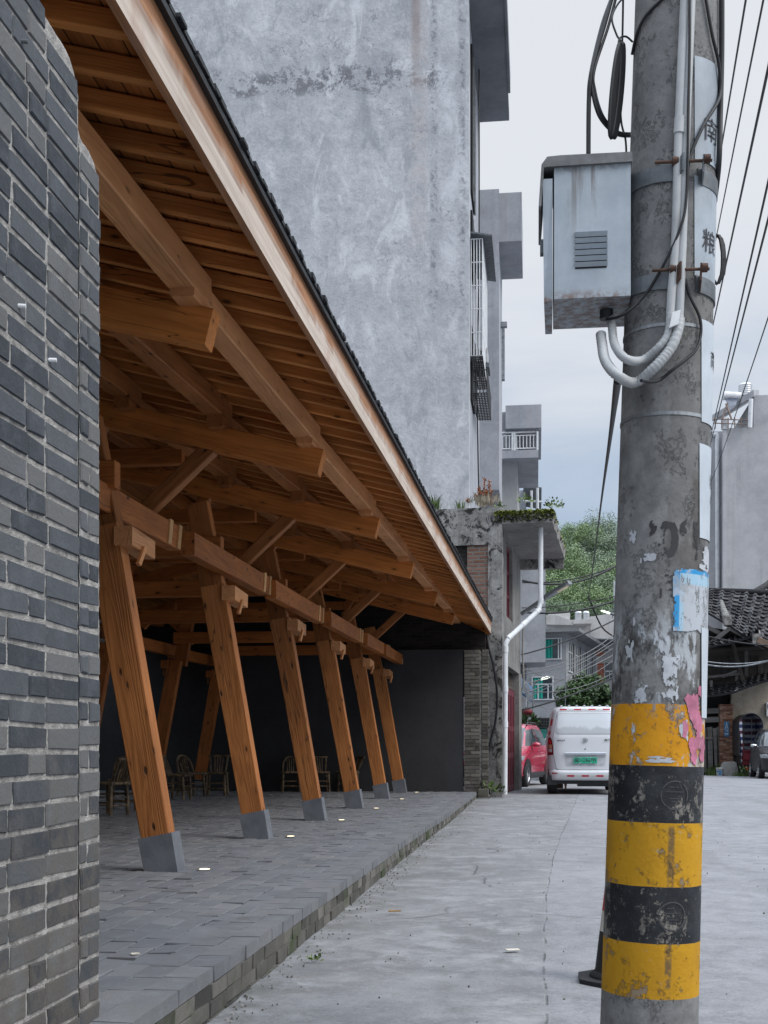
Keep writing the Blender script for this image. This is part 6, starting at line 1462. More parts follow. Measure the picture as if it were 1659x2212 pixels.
broadleaf('weed', 'leafy weed under the rear of the cargo tricycle', Pg(1612,43.9)+V3((0,0,0.08)), 0.3, 90, 0.12, LEAF, 66)
# =================================================================== covered cargo tricycle
tr = Pz(1622, 1664, g0); tk = thing('cargo_tricycle', 'covered cargo tricycle with a striped tarpaulin lining and dark red tailgate', 'tricycle', (tr.x, 44.3, g0))
def P44(x, y, d=0.0): return Pv(x, y, 44.3 + d)
STR = Mat('striped_tarpaulin', 0.5, 0, 0.4); m = STR; x, y, z = m.xyz(); fz = (z*4.6 + m.noise(m.P, 2.5, 3)*0.45); f0_ = fz.frac(); k2 = (fz*0.5).frac()
c = m.mix(f0_.ss(0.50, 0.54)*(1.0-f0_.ss(0.96, 1.0)), (0.05,0.04,0.06), (0.50,0.52,0.57)); c2 = m.mix(k2.ss(0.49, 0.51), (0.035,0.05,0.16), (0.09,0.022,0.045)); c = m.mix(f0_.ss(0.50, 0.54)*(1.0-f0_.ss(0.96, 1.0)), c2, (0.46,0.48,0.54)); m.col(m.scale_c(c, m.noise(m.P, 4, 4)*0.9+0.45)); STR = m.m
TARP = plain('black_tarpaulin', (0.025,0.027,0.03), 0.45, 0, 0.4, 3, bump=0.01); REDT = plain('dark_red_enamel', (0.085,0.008,0.014), 0.4, 0, 0.25, 4)
x0, x1 = P44(1597,1600).x, P44(1648,1600).x; zb, zt = P44(1600,1632).z, P44(1600,1541).z; xm = (x0+x1)/2; hw = (x1-x0)/2
arch = []
for i in range(15):
    a = pi - pi*i/14; arch.append(V3((xm + hw*max(-1,min(1,1.02*cos(a)))*(1.0 if abs(cos(a))<0.98 else 1), 44.3, zb+0.05 + (zt-zb-0.05)*(0.62 + 0.38*sin(a)**0.8))))
prof = [V3((x0,44.3,zb))] + arch + [V3((x1,44.3,zb))]
mb = MB(); n = len(prof); ln_ = 1.7
mb.add(prof + [p+V3((0,ln_,0)) for p in prof], [(i, i+1, n+i+1, n+i) for i in range(n-1)], 0, True)
wobj('canopy_cover', mb, TARP, tk)
mb = MB(); pin = [V3((xm+(p.x-xm)*0.965, p.y+0.02, zb+(p.z-zb)*0.975)) for p in prof]
mb.add(pin + [p+V3((0,1.3,0)) for p in pin], [(i+1, i, n+i, n+i+1) for i in range(n-1)], 0, True); mb.add([p+V3((0,1.3,0)) for p in pin], [tuple(range(n))])
wobj('striped_lining', mb, STR, tk)
mb = MB()
for k in range(n-1): mb.tube([prof[k]+V3((0,-0.02,0)), prof[k+1]+V3((0,-0.02,0))], 0.022, 6)
for xx in (0.2, 0.52): mb.tube([V3((x0+(x1-x0)*xx,44.34,zb)), V3((x0+(x1-x0)*xx,44.34,zt-0.05))], 0.014, 6)
wobj('canopy_frame', mb, TARP, tk)
wobj('hanging_edge', MB().prism([P44(1598,1552,-0.05), P44(1603,1556,-0.05), P44(1604,1610,-0.05), P44(1606,1640,-0.05), P44(1601,1648,-0.05), P44(1602,1612,-0.05), P44(1597,1570,-0.05)], (0,0.02,0)), STR, tk)
tg0, tg1 = P44(1603,1620,-0.02), P44(1650,1656,-0.02)
tgm = wobj('tailgate', MB().box((tg0.x,44.25,P44(1600,1653).z),(tg1.x,44.30,P44(1600,1620).z)), REDT, tk)
mb = MB()
for zz in (1622, 1640, 1651): mb.box((tg0.x-0.01,44.22,P44(1600,zz+1).z),(tg1.x+0.01,44.249,P44(1600,zz-1).z))
for xx in (1604, 1640): mb.box((P44(xx,1640).x,44.215,P44(1600,1653).z),(P44(xx+1.6,1640).x,44.249,P44(1600,1606).z))
wobj('tailgate_ribs', mb, REDT, tgm)
RL = plain('red_lamp_lens', (0.45,0.02,0.02), 0.2); AMB = plain('amber_lens', (0.6,0.28,0.03), 0.25)
wobj('tail_lamp', MB().box((P44(1608,1644).x,44.2,P44(1600,1662).z),(P44(1617,1644).x,44.26,P44(1600,1657).z)), RL, tk); wobj('reflector', MB().box((P44(1604,1644).x,44.2,P44(1600,1666).z),(P44(1609,1644).x,44.26,P44(1600,1663).z)).box((P44(1612,1644).x,44.2,P44(1600,1666).z),(P44(1616,1644).x,44.26,P44(1600,1663).z)), AMB, tk)
wobj('step_frame', MB().tube([P44(1612,1670,-0.1), P44(1620,1650,0.1)], 0.02, 6).tube([P44(1620,1645,-0.1), P44(1621,1670,-0.1)], 0.02, 6).tube([P44(1610,1671,-0.1), P44(1640,1671,-0.1)], 0.025, 6), DGALV, tk)
wobj('chassis', MB().box((x0+0.1,44.35,zb-0.42),(x1-0.1,45.9,zb-0.02)), PLASTIC, tk)
for xx in (x0+0.1, x1-0.22): wobj('wheel', MB().lathe([(0.0,0),(0.2,0),(0.25,0.02),(0.25,0.10),(0.2,0.12),(0,0.12)], 22, 0, Matrix.Translation((xx, 45.3, g0+0.25)) @ Matrix.Rotation(pi/2, 4, 'Y')), RUBBER, tk)
# =================================================================== motor vehicles: bodies lofted over plan slices
class Body:
    def __init__(s, lv, n=7.0): s.lv = lv; s.n = n
    def at(s, z):
        lv = s.lv
        if z <= lv[0][0]: return lv[0][1:]
        for a, b in zip(lv, lv[1:]):
            if z <= b[0]:
                t = (z-a[0])/(b[0]-a[0]); return tuple(p+(q-p)*t for p, q in zip(a[1:], b[1:]))
        return lv[-1][1:]
    def y(s, x, z, front):
        w, y0, y1 = s.at(z); yc, l = (y0+y1)/2, (y1-y0)/2; d = l*max(0.0, 1-min(1.0, abs(x)/w)**s.n)**(1/s.n); return yc + d if front else yc - d
    def x(s, y, z):
        w, y0, y1 = s.at(z); yc, l = (y0+y1)/2, (y1-y0)/2; return w*max(0.0, 1-min(1.0, abs(y-yc)/l)**s.n)**(1/s.n)
    def shell(s, N=88):
        mb = MB(); zs = []
        for a, b in zip(s.lv, s.lv[1:]):
            k = max(1, int((b[0]-a[0])/0.04)); zs += [a[0]+(b[0]-a[0])*i/k for i in range(k)]
        zs.append(s.lv[-1][0]); vs = []
        for z in zs:
            w, y0, y1 = s.at(z); yc, l = (y0+y1)/2, (y1-y0)/2
            for i in range(N):
                a = 2*pi*i/N; c, q = cos(a), sin(a); vs.append((w*abs(c)**(2/s.n)*(1 if c >= 0 else -1), yc + l*abs(q)**(2/s.n)*(1 if q >= 0 else -1), z))
        fs = [(k*N+i, k*N+(i+1) % N, (k+1)*N+(i+1) % N, (k+1)*N+i) for k in range(len(zs)-1) for i in range(N)]
        fs += [tuple(range(N))[::-1], tuple(range((len(zs)-1)*N, len(zs)*N))]
        return mb.add(vs, fs, 0, True)
    def patch(s, side, poly, off=0.005, nr=14, nc=14):
        """poly in (x,z) for rear/front, (y,z) for left/right; scan-filled so that it follows the body"""
        zs = [p[1] for p in poly]; z0, z1 = min(zs)+1e-4, max(zs)-1e-4; mb = MB(); vs = []
        for j in range(nr+1):
            z = z0+(z1-z0)*j/nr; xs = []
            for (a, za), (b, zb) in zip(poly, poly[1:]+poly[:1]):
                if (za-z)*(zb-z) <= 0 and abs(zb-za) > 1e-9: xs.append(a+(b-a)*(z-za)/(zb-za))
            if not xs: xs = [0, 0]
            l, r = min(xs), max(xs)
            for i in range(nc+1):
                q = l+(r-l)*i/nc
                if side == 'rear': vs.append((q, s.y(q, z, False)-off, z))
                elif side == 'front': vs.append((q, s.y(q, z, True)+off, z))
                elif side == 'right': vs.append((s.x(q, z)+off, q, z))
                else: vs.append((-s.x(q, z)-off, q, z))
        fs = [(j*(nc+1)+i, j*(nc+1)+i+1, (j+1)*(nc+1)+i+1, (j+1)*(nc+1)+i) for j in range(nr) for i in range(nc)]
        if side in ('front', 'left'): fs = [f[::-1] for f in fs]
        return mb.add(vs, fs, 0, True)
def rrect(x0, x1, z0, z1, r, k=4, sl=0.0):
    pts = []
    for cx_, cz_, a0 in ((x1-r,z0+r,-90),(x1-r,z1-r,0),(x0+r,z1-r,90),(x0+r,z0+r,180)):
        for i in range(k+1):
            a = radians(a0+90*i/k); px = cx_+r*cos(a); pz = cz_+r*sin(a); t = (pz-z0)/(z1-z0); pts.append((px*(1-sl*t), pz))
    return pts
def wheel(name, c, R, wd, parent, M, side=1, spokes=10, hubm=CHROME):
    """axis along x; outer face towards side"""
    Mw = M @ Matrix.Translation(c) @ Matrix.Rotation(pi/2*side, 4, 'Y')
    w = obj(name, MB().lathe([(R*0.62,-wd/2),(R*0.92,-wd/2),(R,-wd/2+0.03),(R,wd/2-0.03),(R*0.92,wd/2),(R*0.64,wd/2),(R*0.62,wd/2-0.02)], 40), RUBBER, parent, Mw)
    mb = MB().lathe([(R*0.64,wd/2-0.005),(R*0.60,wd/2-0.012),(R*0.57,wd/2-0.05)], 40).lathe([(R*0.58,wd/2-0.055),(0,wd/2-0.055)], 40, 1).lathe([(R*0.16,wd/2-0.03),(R*0.14,wd/2-0.012),(0,wd/2-0.01)], 20)
    for k in range(spokes):
        a = 2*pi*k/spokes; d = V3((cos(a), sin(a), 0)); p = V3((-d.y, d.x, 0)); z = wd/2-0.016
        mb.prism([d*R*0.13+p*R*0.05+V3((0,0,z)), d*R*0.13-p*R*0.05+V3((0,0,z)), d*R*0.6-p*R*0.035+V3((0,0,z)), d*R*0.6+p*R*0.035+V3((0,0,z))], (0,0,-0.03))
    obj('rim', mb, [hubm, PLASTIC], w, Mw); return w
# ---- white van, seen from behind
vr = Pz(1263.3, 1716.0, gz(25.3)); VM = Matrix.Translation((vr.x+0.0, vr.y - 0.2, gz(25.3))) 
van = thing('white_van', 'white panel van seen from behind with a green number plate', 'van', VM.translation); VM = W[van.name]
WHV = paint('white_car_paint', (0.62,0.645,0.68), 0.3, 0.5, 0.1)
vb = Body([(0.30,0.77,-0.05,4.0),(0.36,0.775,-0.062,4.06),(0.48,0.785,-0.07,4.07),(0.505,0.785,-0.02,4.07),(0.52,0.79,0.0,4.06),(0.85,0.80,-0.005,4.0),(1.2,0.79,0.02,3.75),(1.3,0.775,0.045,3.5),(1.55,0.735,0.12,3.1),(1.74,0.69,0.185,2.75),(1.80,0.655,0.225,2.6),(1.835,0.60,0.30,2.4),(1.85,0.50,0.42,2.2)], 8.0)
obj('body', vb.shell(), WHV, van, VM)
SEAM = plain('shadow_seam', (0.03,0.031,0.034), 0.7, 0, 0.1); RTAPE = plain('red_reflective_tape', (0.42,0.012,0.03), 0.35, 0, 0.2); STAPE = plain('silver_reflective_tape', (0.50,0.52,0.52), 0.35, 0, 0.15)
def poly_tail(i): 
    return [(-0.60+i,0.535+i),(-0.57+i,0.515+i),(0.57-i,0.515+i),(0.60-i,0.535+i),(0.655-i,0.82),(0.665-i,1.2),(0.62-i,1.45),(0.575-i,1.72-i),(0.54-i,1.745-i),(-0.54+i,1.745-i),(-0.575+i,1.72-i),(-0.62+i,1.45),(-0.665+i,1.2),(-0.655+i,0.82)]
obj('tailgate_gap', vb.patch('rear', poly_tail(0.0), 0.003, 40, 24), SEAM, van, VM)
tgv = obj('tailgate', vb.patch('rear', poly_tail(0.007), 0.010, 40, 24), WHV, van, VM)
rw_ = [(-0.595,1.34),(-0.585,1.28),(-0.55,1.265),(0.55,1.265),(0.585,1.28),(0.595,1.34),(0.555,1.655),(0.535,1.685),(0.5,1.69),(-0.5,1.69),(-0.535,1.685),(-0.555,1.655)]
obj('window_surround', vb.patch('rear', [(x*1.02,(z-1.48)*1.05+1.48) for x, z in rw_], 0.013, 20, 20), plain('pale_seal', (0.40,0.42,0.45), 0.4), tgv, VM)
m = Mat('pale_window', 0.12, 0, 0.6); x, y, z = m.xyz(); sk = m.noise(m.map(m.P, (3.0,1,1), (2,0,0)), 1.4, 5, 0.6); c = m.mix((z - 1.36 + (sk-0.5)*0.35).ss(0.0, 0.07), (0.40,0.43,0.46), (0.56,0.60,0.645)); m.col(c)  # glass colour, paler above an uneven line
obj('rear_window', vb.patch('rear', rw_, 0.017, 20, 20), m.m, tgv, VM)
for s_ in (-1, 1):
    q = [(s_*0.655,0.815),(s_*0.775,0.805),(s_*0.782,1.0),(s_*0.765,1.20),(s_*0.725,1.205),(s_*0.685,1.14),(s_*0.665,1.02)]
    tl = obj('tail_light', vb.patch('rear', q, 0.016, 16, 8), plain('dark_red_lens', (0.20,0.008,0.014), 0.15), van, VM)
    obj('brake_lens', vb.patch('rear', [(s_*0.688,1.06),(s_*0.752,1.055),(s_*0.748,1.15),(s_*0.705,1.12)], 0.020, 8, 6), plain('bright_red_lens', (0.6,0.015,0.02), 0.15), tl, VM)
    obj('amber_lens', vb.patch('rear', [(s_*0.682,0.965),(s_*0.757,0.965),(s_*0.757,1.045),(s_*0.688,1.045)], 0.020, 6, 6), plain('pale_amber_lens', (0.52,0.30,0.17), 0.2), tl, VM)
    obj('clear_lens', vb.patch('rear', [(s_*0.682,0.885),(s_*0.757,0.885),(s_*0.757,0.955),(s_*0.682,0.955)], 0.020, 6, 6), plain('clear_lens', (0.45,0.46,0.47), 0.15), tl, VM)
    obj('corner_bumper', vb.patch('rear', [(s_*0.66,0.53),(s_*0.79,0.53),(s_*0.795,0.79),(s_*0.665,0.79)], 0.006, 8, 6), WHV, van, VM)
    obj('bumper_reflector', vb.patch('rear', [(s_*0.585,0.435),(s_*0.685,0.435),(s_*0.685,0.46),(s_*0.565,0.46)], 0.006, 3, 5), RL, van, VM)
    for (za, zb_, mt) in ((1.245,1.32,RTAPE),(1.32,1.44,STAPE),(1.44,1.58,RTAPE),(1.58,1.68,STAPE)):
        f = lambda z: 0.762 - (z-1.24)*0.19
        obj('reflective_tape', vb.patch('rear', [(s_*(f(za)-0.036),za),(s_*f(za),za),(s_*f(zb_),zb_),(s_*(f(zb_)-0.04),zb_)], 0.012, 6, 4), mt, van, VM)
    wheel('wheel', (s_*0.67, 0.42, 0.29), 0.29, 0.19, van, VM, s_, 8, DGALV); wheel('wheel', (s_*0.67, 3.0, 0.29), 0.29, 0.19, van, VM, s_, 8, DGALV)
    obj('mud_flap', MB().box((s_*0.67-0.11,0.06,0.20),(s_*0.67+0.11,0.075,0.40)), PLASTIC, van, VM)
    mb = MB(); 
    obj('side_window', vb.patch('right' if s_ > 0 else 'left', [(0.55,1.28),(3.0,1.28),(2.7,1.62),(0.65,1.62)], 0.006, 8, 16), CARGLASS, van, VM)
for i in range(-3, 4): obj('bumper_tape', vb.patch('rear', [(i*0.149-0.075+0.0,0.375),(i*0.149+0.074,0.375),(i*0.149+0.074,0.41),(i*0.149-0.075,0.41)], 0.006, 2, 5), RTAPE if i % 2 == 0 else STAPE, van, VM)
for i in range(-3, 4): obj('roof_tape', vb.patch('rear', [(i*0.149-0.075,1.765),(i*0.149+0.074,1.765),(i*0.149+0.074,1.795),(i*0.149-0.075,1.795)], 0.008, 3, 5), RTAPE if i % 2 else STAPE, van, VM)
mb = MB()
for i in range(7): mb.tube([(-0.48+i*0.16, 0.30, 1.842), (-0.48+i*0.16, 0.5, 1.858), (-0.48+i*0.16, 2.2, 1.856)], 0.028, 8)
obj('roof_ribs', mb, WHV, van, VM)
zz_ = 0.85; obj('chrome_bar', MB().chamfer(0.83, 0.05, 0.072, 0.02), plain('brushed_bar', (0.44,0.47,0.51), 0.3, 0.4, 0.1), tgv, VM @ Matrix.Translation((-0.412, -0.035, zz_)))
ps = vb.patch('rear', [(-0.40,0.60),(0.40,0.60),(0.42,0.79),(-0.42,0.79)], 0.014, 6, 10); obj('plate_recess', ps, plain('recess_white', (0.50,0.52,0.55), 0.4), tgv, VM)
GRN = Mat('green_plate', 0.35, 0, 0.4); m = GRN; x, y, z = m.xyz(); m.col(m.mix((z-0.655).ss(0.02, 0.11), (0.02,0.40,0.24), (0.07,0.47,0.32))); GRN = m.m
npl = obj('number_plate', MB().box((-0.238,-0.045,0.652),(0.243,-0.035,0.782)), GRN, van, VM)
obj('plate_letters', text_mb('闽D·DR6799', 0.10, width=0.445, bold=0.0015), INK, npl, VM @ Matrix.Translation((0.0,-0.047,0.714)) @ RX @ Matrix.Scale(1.15, 4, (0,1,0)))
mb = MB()
for (x_, z_) in ((-0.11,0.772),(0.115,0.772),(-0.11,0.664),(0.115,0.664)): mb.lathe([(0.0,0.0),(0.011,0.0),(0.011,0.006)][::-1], 10, 0, Matrix.Translation((x_,-0.05,z_)) @ RX)
obj('plate_screws', mb, WHITE, npl, VM)
obj('badge_letters', text_mb('福汽启腾', 0.045, width=0.172, bold=0.0012), PLASTIC, tgv, VM @ Matrix.Translation((-0.493,-0.020,1.12)) @ RX)
obj('model_letters', text_mb('M70L', 0.062, width=0.19, shear=0.35, bold=0.001), PLASTIC, tgv, VM @ Matrix.Translation((0.475,-0.020,1.132)) @ RX)
mb = MB(); MT = VM @ Matrix.Translation((0.0,-0.016,1.135)) @ RX
mb.lathe([(0.052,0.0),(0.052,0.008),(0.044,0.008),(0.044,0.0)], 36, 0, Matrix.Scale(0.86, 4, (0,1,0)))
for s_ in (-1, 1): mb.prism([(0.0,-0.008,0.004),(s_*0.030,-0.002,0.004),(s_*0.036,0.018,0.004),(s_*0.024,0.008,0.004),(s_*0.012,0.022,0.004),(0.0,0.010,0.004)][::s_], (0,0,0.005))
mb.prism([(-0.026,-0.016,0.004),(0.026,-0.016,0.004),(0.018,-0.024,0.004),(-0.018,-0.024,0.004)], (0,0,0.005))
obj('emblem', mb, DGALV, tgv, MT)
obj('keyhole', MB().lathe([(0.0,0.006),(0.012,0.006),(0.016,0.0)], 16, 0, VM.inverted() @ VM @ Matrix.Translation((0,-0.012,0.952)) @ RX), DGALV, tgv, VM)
obj('underbody', MB().box((-0.62,0.08,0.22),(0.62,3.6,0.34)).box((-0.15,0.10,0.17),(0.50,0.5,0.3)), PLASTIC, van, VM)
obj('exhaust', MB().tube([(-0.40,0.05,0.20),(-0.40,0.7,0.22)], 0.028, 10).tube([(-0.40,0.12,0.10),(-0.40,0.12,0.24)], 0.02, 8).box((-0.60,0.3,0.12),(-0.45,0.6,0.34)), RUST, van, VM)
# ---- small cars facing the camera
def small_car(label, paintm, loc, yaw, clad=True, name='red_car'):
    car = thing(name, label, 'car', loc, yaw); M = W[car.name]
    B = Body([(0.20,0.76,0.10,3.70),(0.30,0.82,0.03,3.84),(0.55,0.835,0.0,3.88),(0.74,0.83,0.02,3.85),(0.84,0.82,0.04,3.76),(0.93,0.80,0.07,3.45),(0.98,0.785,0.10,3.02),(1.04,0.765,0.13,2.84),(1.3,0.69,0.26,2.45),(1.5,0.61,0.40,2.12),(1.58,0.55,0.55,1.95),(1.61,0.44,0.75,1.75)], 6.0)
    body = obj('body', B.shell(), paintm, car, M)
    obj('windscreen', B.patch('front', [(-0.70,1.0),(0.70,1.0),(0.63,1.3),(0.52,1.50),(-0.52,1.50),(-0.63,1.3)], 0.006, 16, 16), CARGLASS, car, M)
    obj('grille', B.patch('front', [(-0.42,0.60),(0.42,0.60),(0.52,0.74),(-0.52,0.74)], 0.006, 6, 10), PLASTIC, car, M)
    obj('lower_cladding', B.patch('front', [(-0.77,0.22),(0.77,0.22),(0.82,0.56),(-0.82,0.56)], 0.012, 10, 24), PLASTIC if clad else paintm, car, M)
    obj('bumper_vent', B.patch('front', [(-0.5,0.26),(0.5,0.26),(0.45,0.42),(-0.45,0.42)], 0.018, 6, 10), DARKVOID, car, M)
    obj('number_plate', B.patch('front', [(-0.22,0.44),(0.22,0.44),(0.22,0.555),(-0.22,0.555)], 0.03, 4, 6), GRN, car, M)
    for s in (-1, 1):
        sd = 'right' if s > 0 else 'left'
        hlm = obj('headlight', B.patch('front', [(s*0.50,0.64),(s*0.80,0.66),(s*0.815,0.80),(s*0.66,0.79)], 0.012, 8, 10), plain('headlight_glass', (0.32,0.34,0.36), 0.1, 0, 0.3, 14), car, M)
        obj('chrome_brow', B.patch('front', [(s*0.50,0.775),(s*0.80,0.815),(s*0.80,0.83),(s*0.50,0.79)], 0.016, 3, 8), CHROME, hlm, M)
        obj('front_window', B.patch(sd, [(1.62,1.03),(2.72,1.03),(2.40,1.27),(2.08,1.47),(1.66,1.49)], 0.006, 12, 14), CARGLASS, car, M)
        obj('rear_window', B.patch(sd, [(0.45,1.06),(1.54,1.03),(1.58,1.49),(0.85,1.46)], 0.006, 12, 14), CARGLASS, car, M)
        obj('door_seam', B.patch(sd, [(1.57,0.36),(1.585,0.36),(1.60,1.03),(1.585,1.03)], 0.004, 12, 2), SEAM, car, M)
        obj('door_seam', B.patch(sd, [(2.72,0.36),(2.735,0.36),(2.73,1.0),(2.715,1.0)], 0.004, 12, 2), SEAM, car, M)
        for yh in (1.75, 0.72): obj('door_handle', MB().tube([(s*(B.x(yh,0.90)+0.02),yh,0.90),(s*(B.x(yh,0.90)+0.025),yh+0.17,0.90)], 0.018, 8), paintm, car, M)
        obj('sill_cladding', B.patch(sd, [(0.9,0.21),(2.75,0.21),(2.75,0.36),(0.9,0.36)], 0.010, 5, 10), PLASTIC if clad else paintm, car, M)
        obj('mirror', MB().lathe([(0.0,-0.11),(0.06,-0.10),(0.085,0.0),(0.07,0.09),(0.0,0.11)], 16, 0, Matrix.Translation((s*0.90,2.42,1.06)) @ Matrix.Rotation(pi/2, 4, 'Y') @ Matrix.Scale(0.75, 4, (1,0,0))).box((s*0.76-0.06,2.40,1.02),(s*0.76+0.08,2.44,1.05)), paintm if clad else CHROME, car, M)
        for yc in (0.72, 3.08):
            r0 = MB().lathe([(0.0,0.0),(0.385,0.0),(0.385,0.02)], 40, 0, Matrix.Translation((s*(0.80),yc,0.33)) @ Matrix.Rotation(pi/2*s, 4, 'Y'))
            mbv = [v for v in r0.v]; r0.v = [(s*min(abs(x), B.x(y, max(z,0.21))+0.006) if abs(x) > 2 else s*(B.x(min(max(y,0.2),3.6), min(max(z,0.21),0.8))+0.007), y, max(z, 0.19)) for x, y, z in mbv]
            obj('wheel_arch', r0, PLASTIC, car, M)
            wheel('wheel', (s*0.745, yc, 0.30), 0.30, 0.19, car, M, s, 14 if clad else 9)
        obj('roof_rail', MB().tube([(s*0.53,0.8,1.60),(s*0.53,0.95,1.645),(s*0.54,1.85,1.64),(s*0.55,2.02,1.57)], 0.02, 8), PLASTIC, car, M)
    return car
RED = paint('red_car_paint', (0.45,0.018,0.06), 0.22, 0.8, 0.05); DKG = paint('charcoal_car_paint', (0.018,0.017,0.019), 0.5, 0.0, 0.05); BLK = paint('black_car_paint', (0.02,0.021,0.024), 0.2, 0.9, 0.05)
yw = pi - atan2(0.50, 2.30)
R_ = Matrix.Rotation(yw, 4, 'Z'); wf = V3((-0.82 if False else 0.82, 3.08, 0)); tgt = Pz(1139.5, 1700.5, 0.10)
# the car's left flank (local -x) is the one seen at the right
off = R_ @ V3((-0.82, 3.08, 0)); red = small_car('red hatchback parked facing the camera left of the white van', RED, (tgt.x - off.x, 31.0 - off.y, gz(31)), yw)
yd = pi - 0.06; R_ = Matrix.Rotation(yd, 4, 'Z'); off = R_ @ V3((0.84, 3.08, 0)); tgt = Pz(1637.5, 1681.5, 0.10)
dark = small_car('dark charcoal car cut by the right edge of the picture', DKG, (tgt.x - off.x, tgt.y - off.y, gz(40)), yd, False, 'charcoal_car')
blk = small_car('black car with a chrome mirror between the red car and the van', BLK, (Pv(1251,1600,36).x, 40.8, gz(40)), pi + 0.06, False, 'black_car'); place(blk, (Pv(1251,1600,36).x, 40.8, gz(40)), pi + 0.06, 1.15)
# =================================================================== trees, shrubs, wooded hill
def crown_tree(name, label, p, R, H, trunk_h, leafm, seed, nclump=60, nleaf=70, L=0.2, cat='tree', group=None, trunkm=None, squash=0.8, core=True):
    rng = random.Random(seed); t = thing(name, label, cat, p, 0, group); p = V3(p)
    mb = MB(); mb.tube([p, p+V3((0.05*R,0,trunk_h*0.6)), p+V3((0.0,0.05*R,trunk_h+H*0.35))], [0.055*R+0.03, 0.045*R+0.02, 0.02*R], 8)
    cl_ = []; C0 = p + V3((0,0,trunk_h + H*0.45))
    for i in range(nclump):
        d = V3((rng.gauss(0,1), rng.gauss(0,1), rng.gauss(0,1))).normalized(); rr = rng.uniform(0.45, 1.0)**0.7
        c_ = C0 + V3((d.x*R*rr, d.y*R*rr, d.z*H*0.5*rr)); cl_.append((c_, rng.uniform(0.22, 0.40)*R*squash))
        if i % 4 == 0: mb.tube([p+V3((0,0,trunk_h*rng.uniform(0.6,1.0))), (p+V3((0,0,trunk_h))+c_)/2, c_], [0.025*R, 0.015*R, 0.006*R], 5)
    wobj('trunk', mb, trunkm or BARK, t); mb = MB()
    for (c_, r) in cl_:
        sh_ = rng.uniform(-0.2, 0.2)
        for k in range(nleaf):
            d = V3((rng.gauss(0,1), rng.gauss(0,1), rng.gauss(0,1))).normalized(); q = c_ + d*r*rng.random()**0.4
            n = (d + V3((rng.gauss(0,0.6), rng.gauss(0,0.6), 0.5+rng.gauss(0,0.5)))).normalized(); up = n.orthogonal().normalized(); up = (up*cos(k*1.7) + n.cross(up)*sin(k*1.7)).normalized()
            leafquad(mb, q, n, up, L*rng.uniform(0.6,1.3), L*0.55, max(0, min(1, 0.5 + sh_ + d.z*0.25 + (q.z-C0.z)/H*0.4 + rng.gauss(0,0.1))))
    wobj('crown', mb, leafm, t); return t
BARK = plain('bark', (0.06,0.05,0.042), 0.9, 0, 0.4, 12)
LF1 = leafmat('dark_bush_leaf', (0.010,0.025,0.010), (0.055,0.11,0.032)); LF2 = leafmat('hazed_bright_hill_leaf', (0.105,0.165,0.075), (0.19,0.275,0.12)); LF3 = leafmat('hazed_pale_hill_leaf', (0.13,0.18,0.13), (0.22,0.28,0.19)); LF4 = leafmat('hazed_deep_hill_leaf', (0.075,0.12,0.075), (0.14,0.20,0.11))  # distance haze is painted into the hill leaf colours: lifted, lower contrast
bt = Pv(1290, 1560, 44); crown_tree('broadleaf_tree', 'dark green bushy tree standing behind the white van', (Pv(1259,1500,46).x, 46, 0.1), 1.02, 2.5, 1.25, LF1, 5, 130, 130, 0.15)
broadleaf('shrub', 'green shrub below the red lantern beyond the red door house', Pv(1137,1570,40.2), 0.42, 260, 0.16, LF1, 12, 'shrub')
broadleaf('shrub', 'small green shrub hanging beside the lantern', Pv(1132,1545,40.6), 0.22, 90, 0.12, LF1, 13, 'shrub')
def hillz(u, v):
    a = max(0.0, (v-92)/70.0); b = min(1.0, a); s = b*b*(3-2*b)
    return 0.1 + s*(19 + 3.5*mnoise.noise(V3((u*0.03, v*0.02, 4)))) * (1.0 + 0.25*(1 if u < 0 else 0)*0)
mb = MB(); hu = [-110+6*i for i in range(48)]; hv = [90+6*i for i in range(26)]; vs = [(u, v, hillz(u, v)) for v in hv for u in hu]; nu = len(hu)
mb.add(vs, [(j*nu+i, j*nu+i+1, (j+1)*nu+i+1, (j+1)*nu+i) for j in range(len(hv)-1) for i in range(nu-1)], 0, True)
struct(obj('hill', mb, plain('hill_undergrowth', (0.035,0.06,0.025), 0.95, 0, 0.4, 0.6)))
# hillside trees: a few source trees, copied and scaled
src = []
for i, (lm, nm) in enumerate(((LF2,'a'), (LF3,'b'), (LF4,'c'))):
    t = crown_tree('hillside_tree', 'x', (0,0,0), 3.2, 6.0, 2.2, lm, 70+i, 85, 240, 0.16, group='trees on the wooded hill', squash=0.85); src.append(t)
tl_ = [(1212,1180,122,0,1.25,'bright green tree at the top left of the wooded hill'),(1250,1128,150,0,1.1,'rounded yellow green tree standing up from the hill skyline'),(1283,1112,156,1,1.35,'feathery pale tree, tallest on the hill skyline'),(1318,1140,150,1,1.2,'pale bamboo like tree on the skyline next to the pole'),(1232,1215,128,2,1.2,'deep green tree left of the middle of the hill'),
       (1270,1180,138,1,1.3,'pale grey green tree in the middle of the hill'),(1310,1190,140,2,1.3,'deep green tree beside the pole, high on the hill'),(1205,1240,115,0,1.1,'light green tree low on the hill next to the drain pipe'),(1240,1262,112,0,1.2,'light green tree low on the hill behind the street lamp'),(1285,1235,118,2,1.2,'dark tree low on the hill right of the street lamp'),(1318,1262,112,0,1.15,'bright tree low on the hill beside the pole'),(1262,1300,104,2,1.0,'dark tree at the foot of the hill above the steel tanks'),(1222,1300,104,2,0.9,'dark tree at the foot of the hill above the concrete reservoir'),(1300,1305,104,2,0.9,'dark tree at the foot of the hill left of the greenish lamp'),(1190,1175,135,2,1.2,'dark tree on the hill just right of the canopy'),(1195,1290,104,2,0.9,'dark tree at the foot of the hill behind the grey tower'),(1330,1215,128,0,1.2,'bright tree half way up the hill, cut by the pole')]
seen = set()
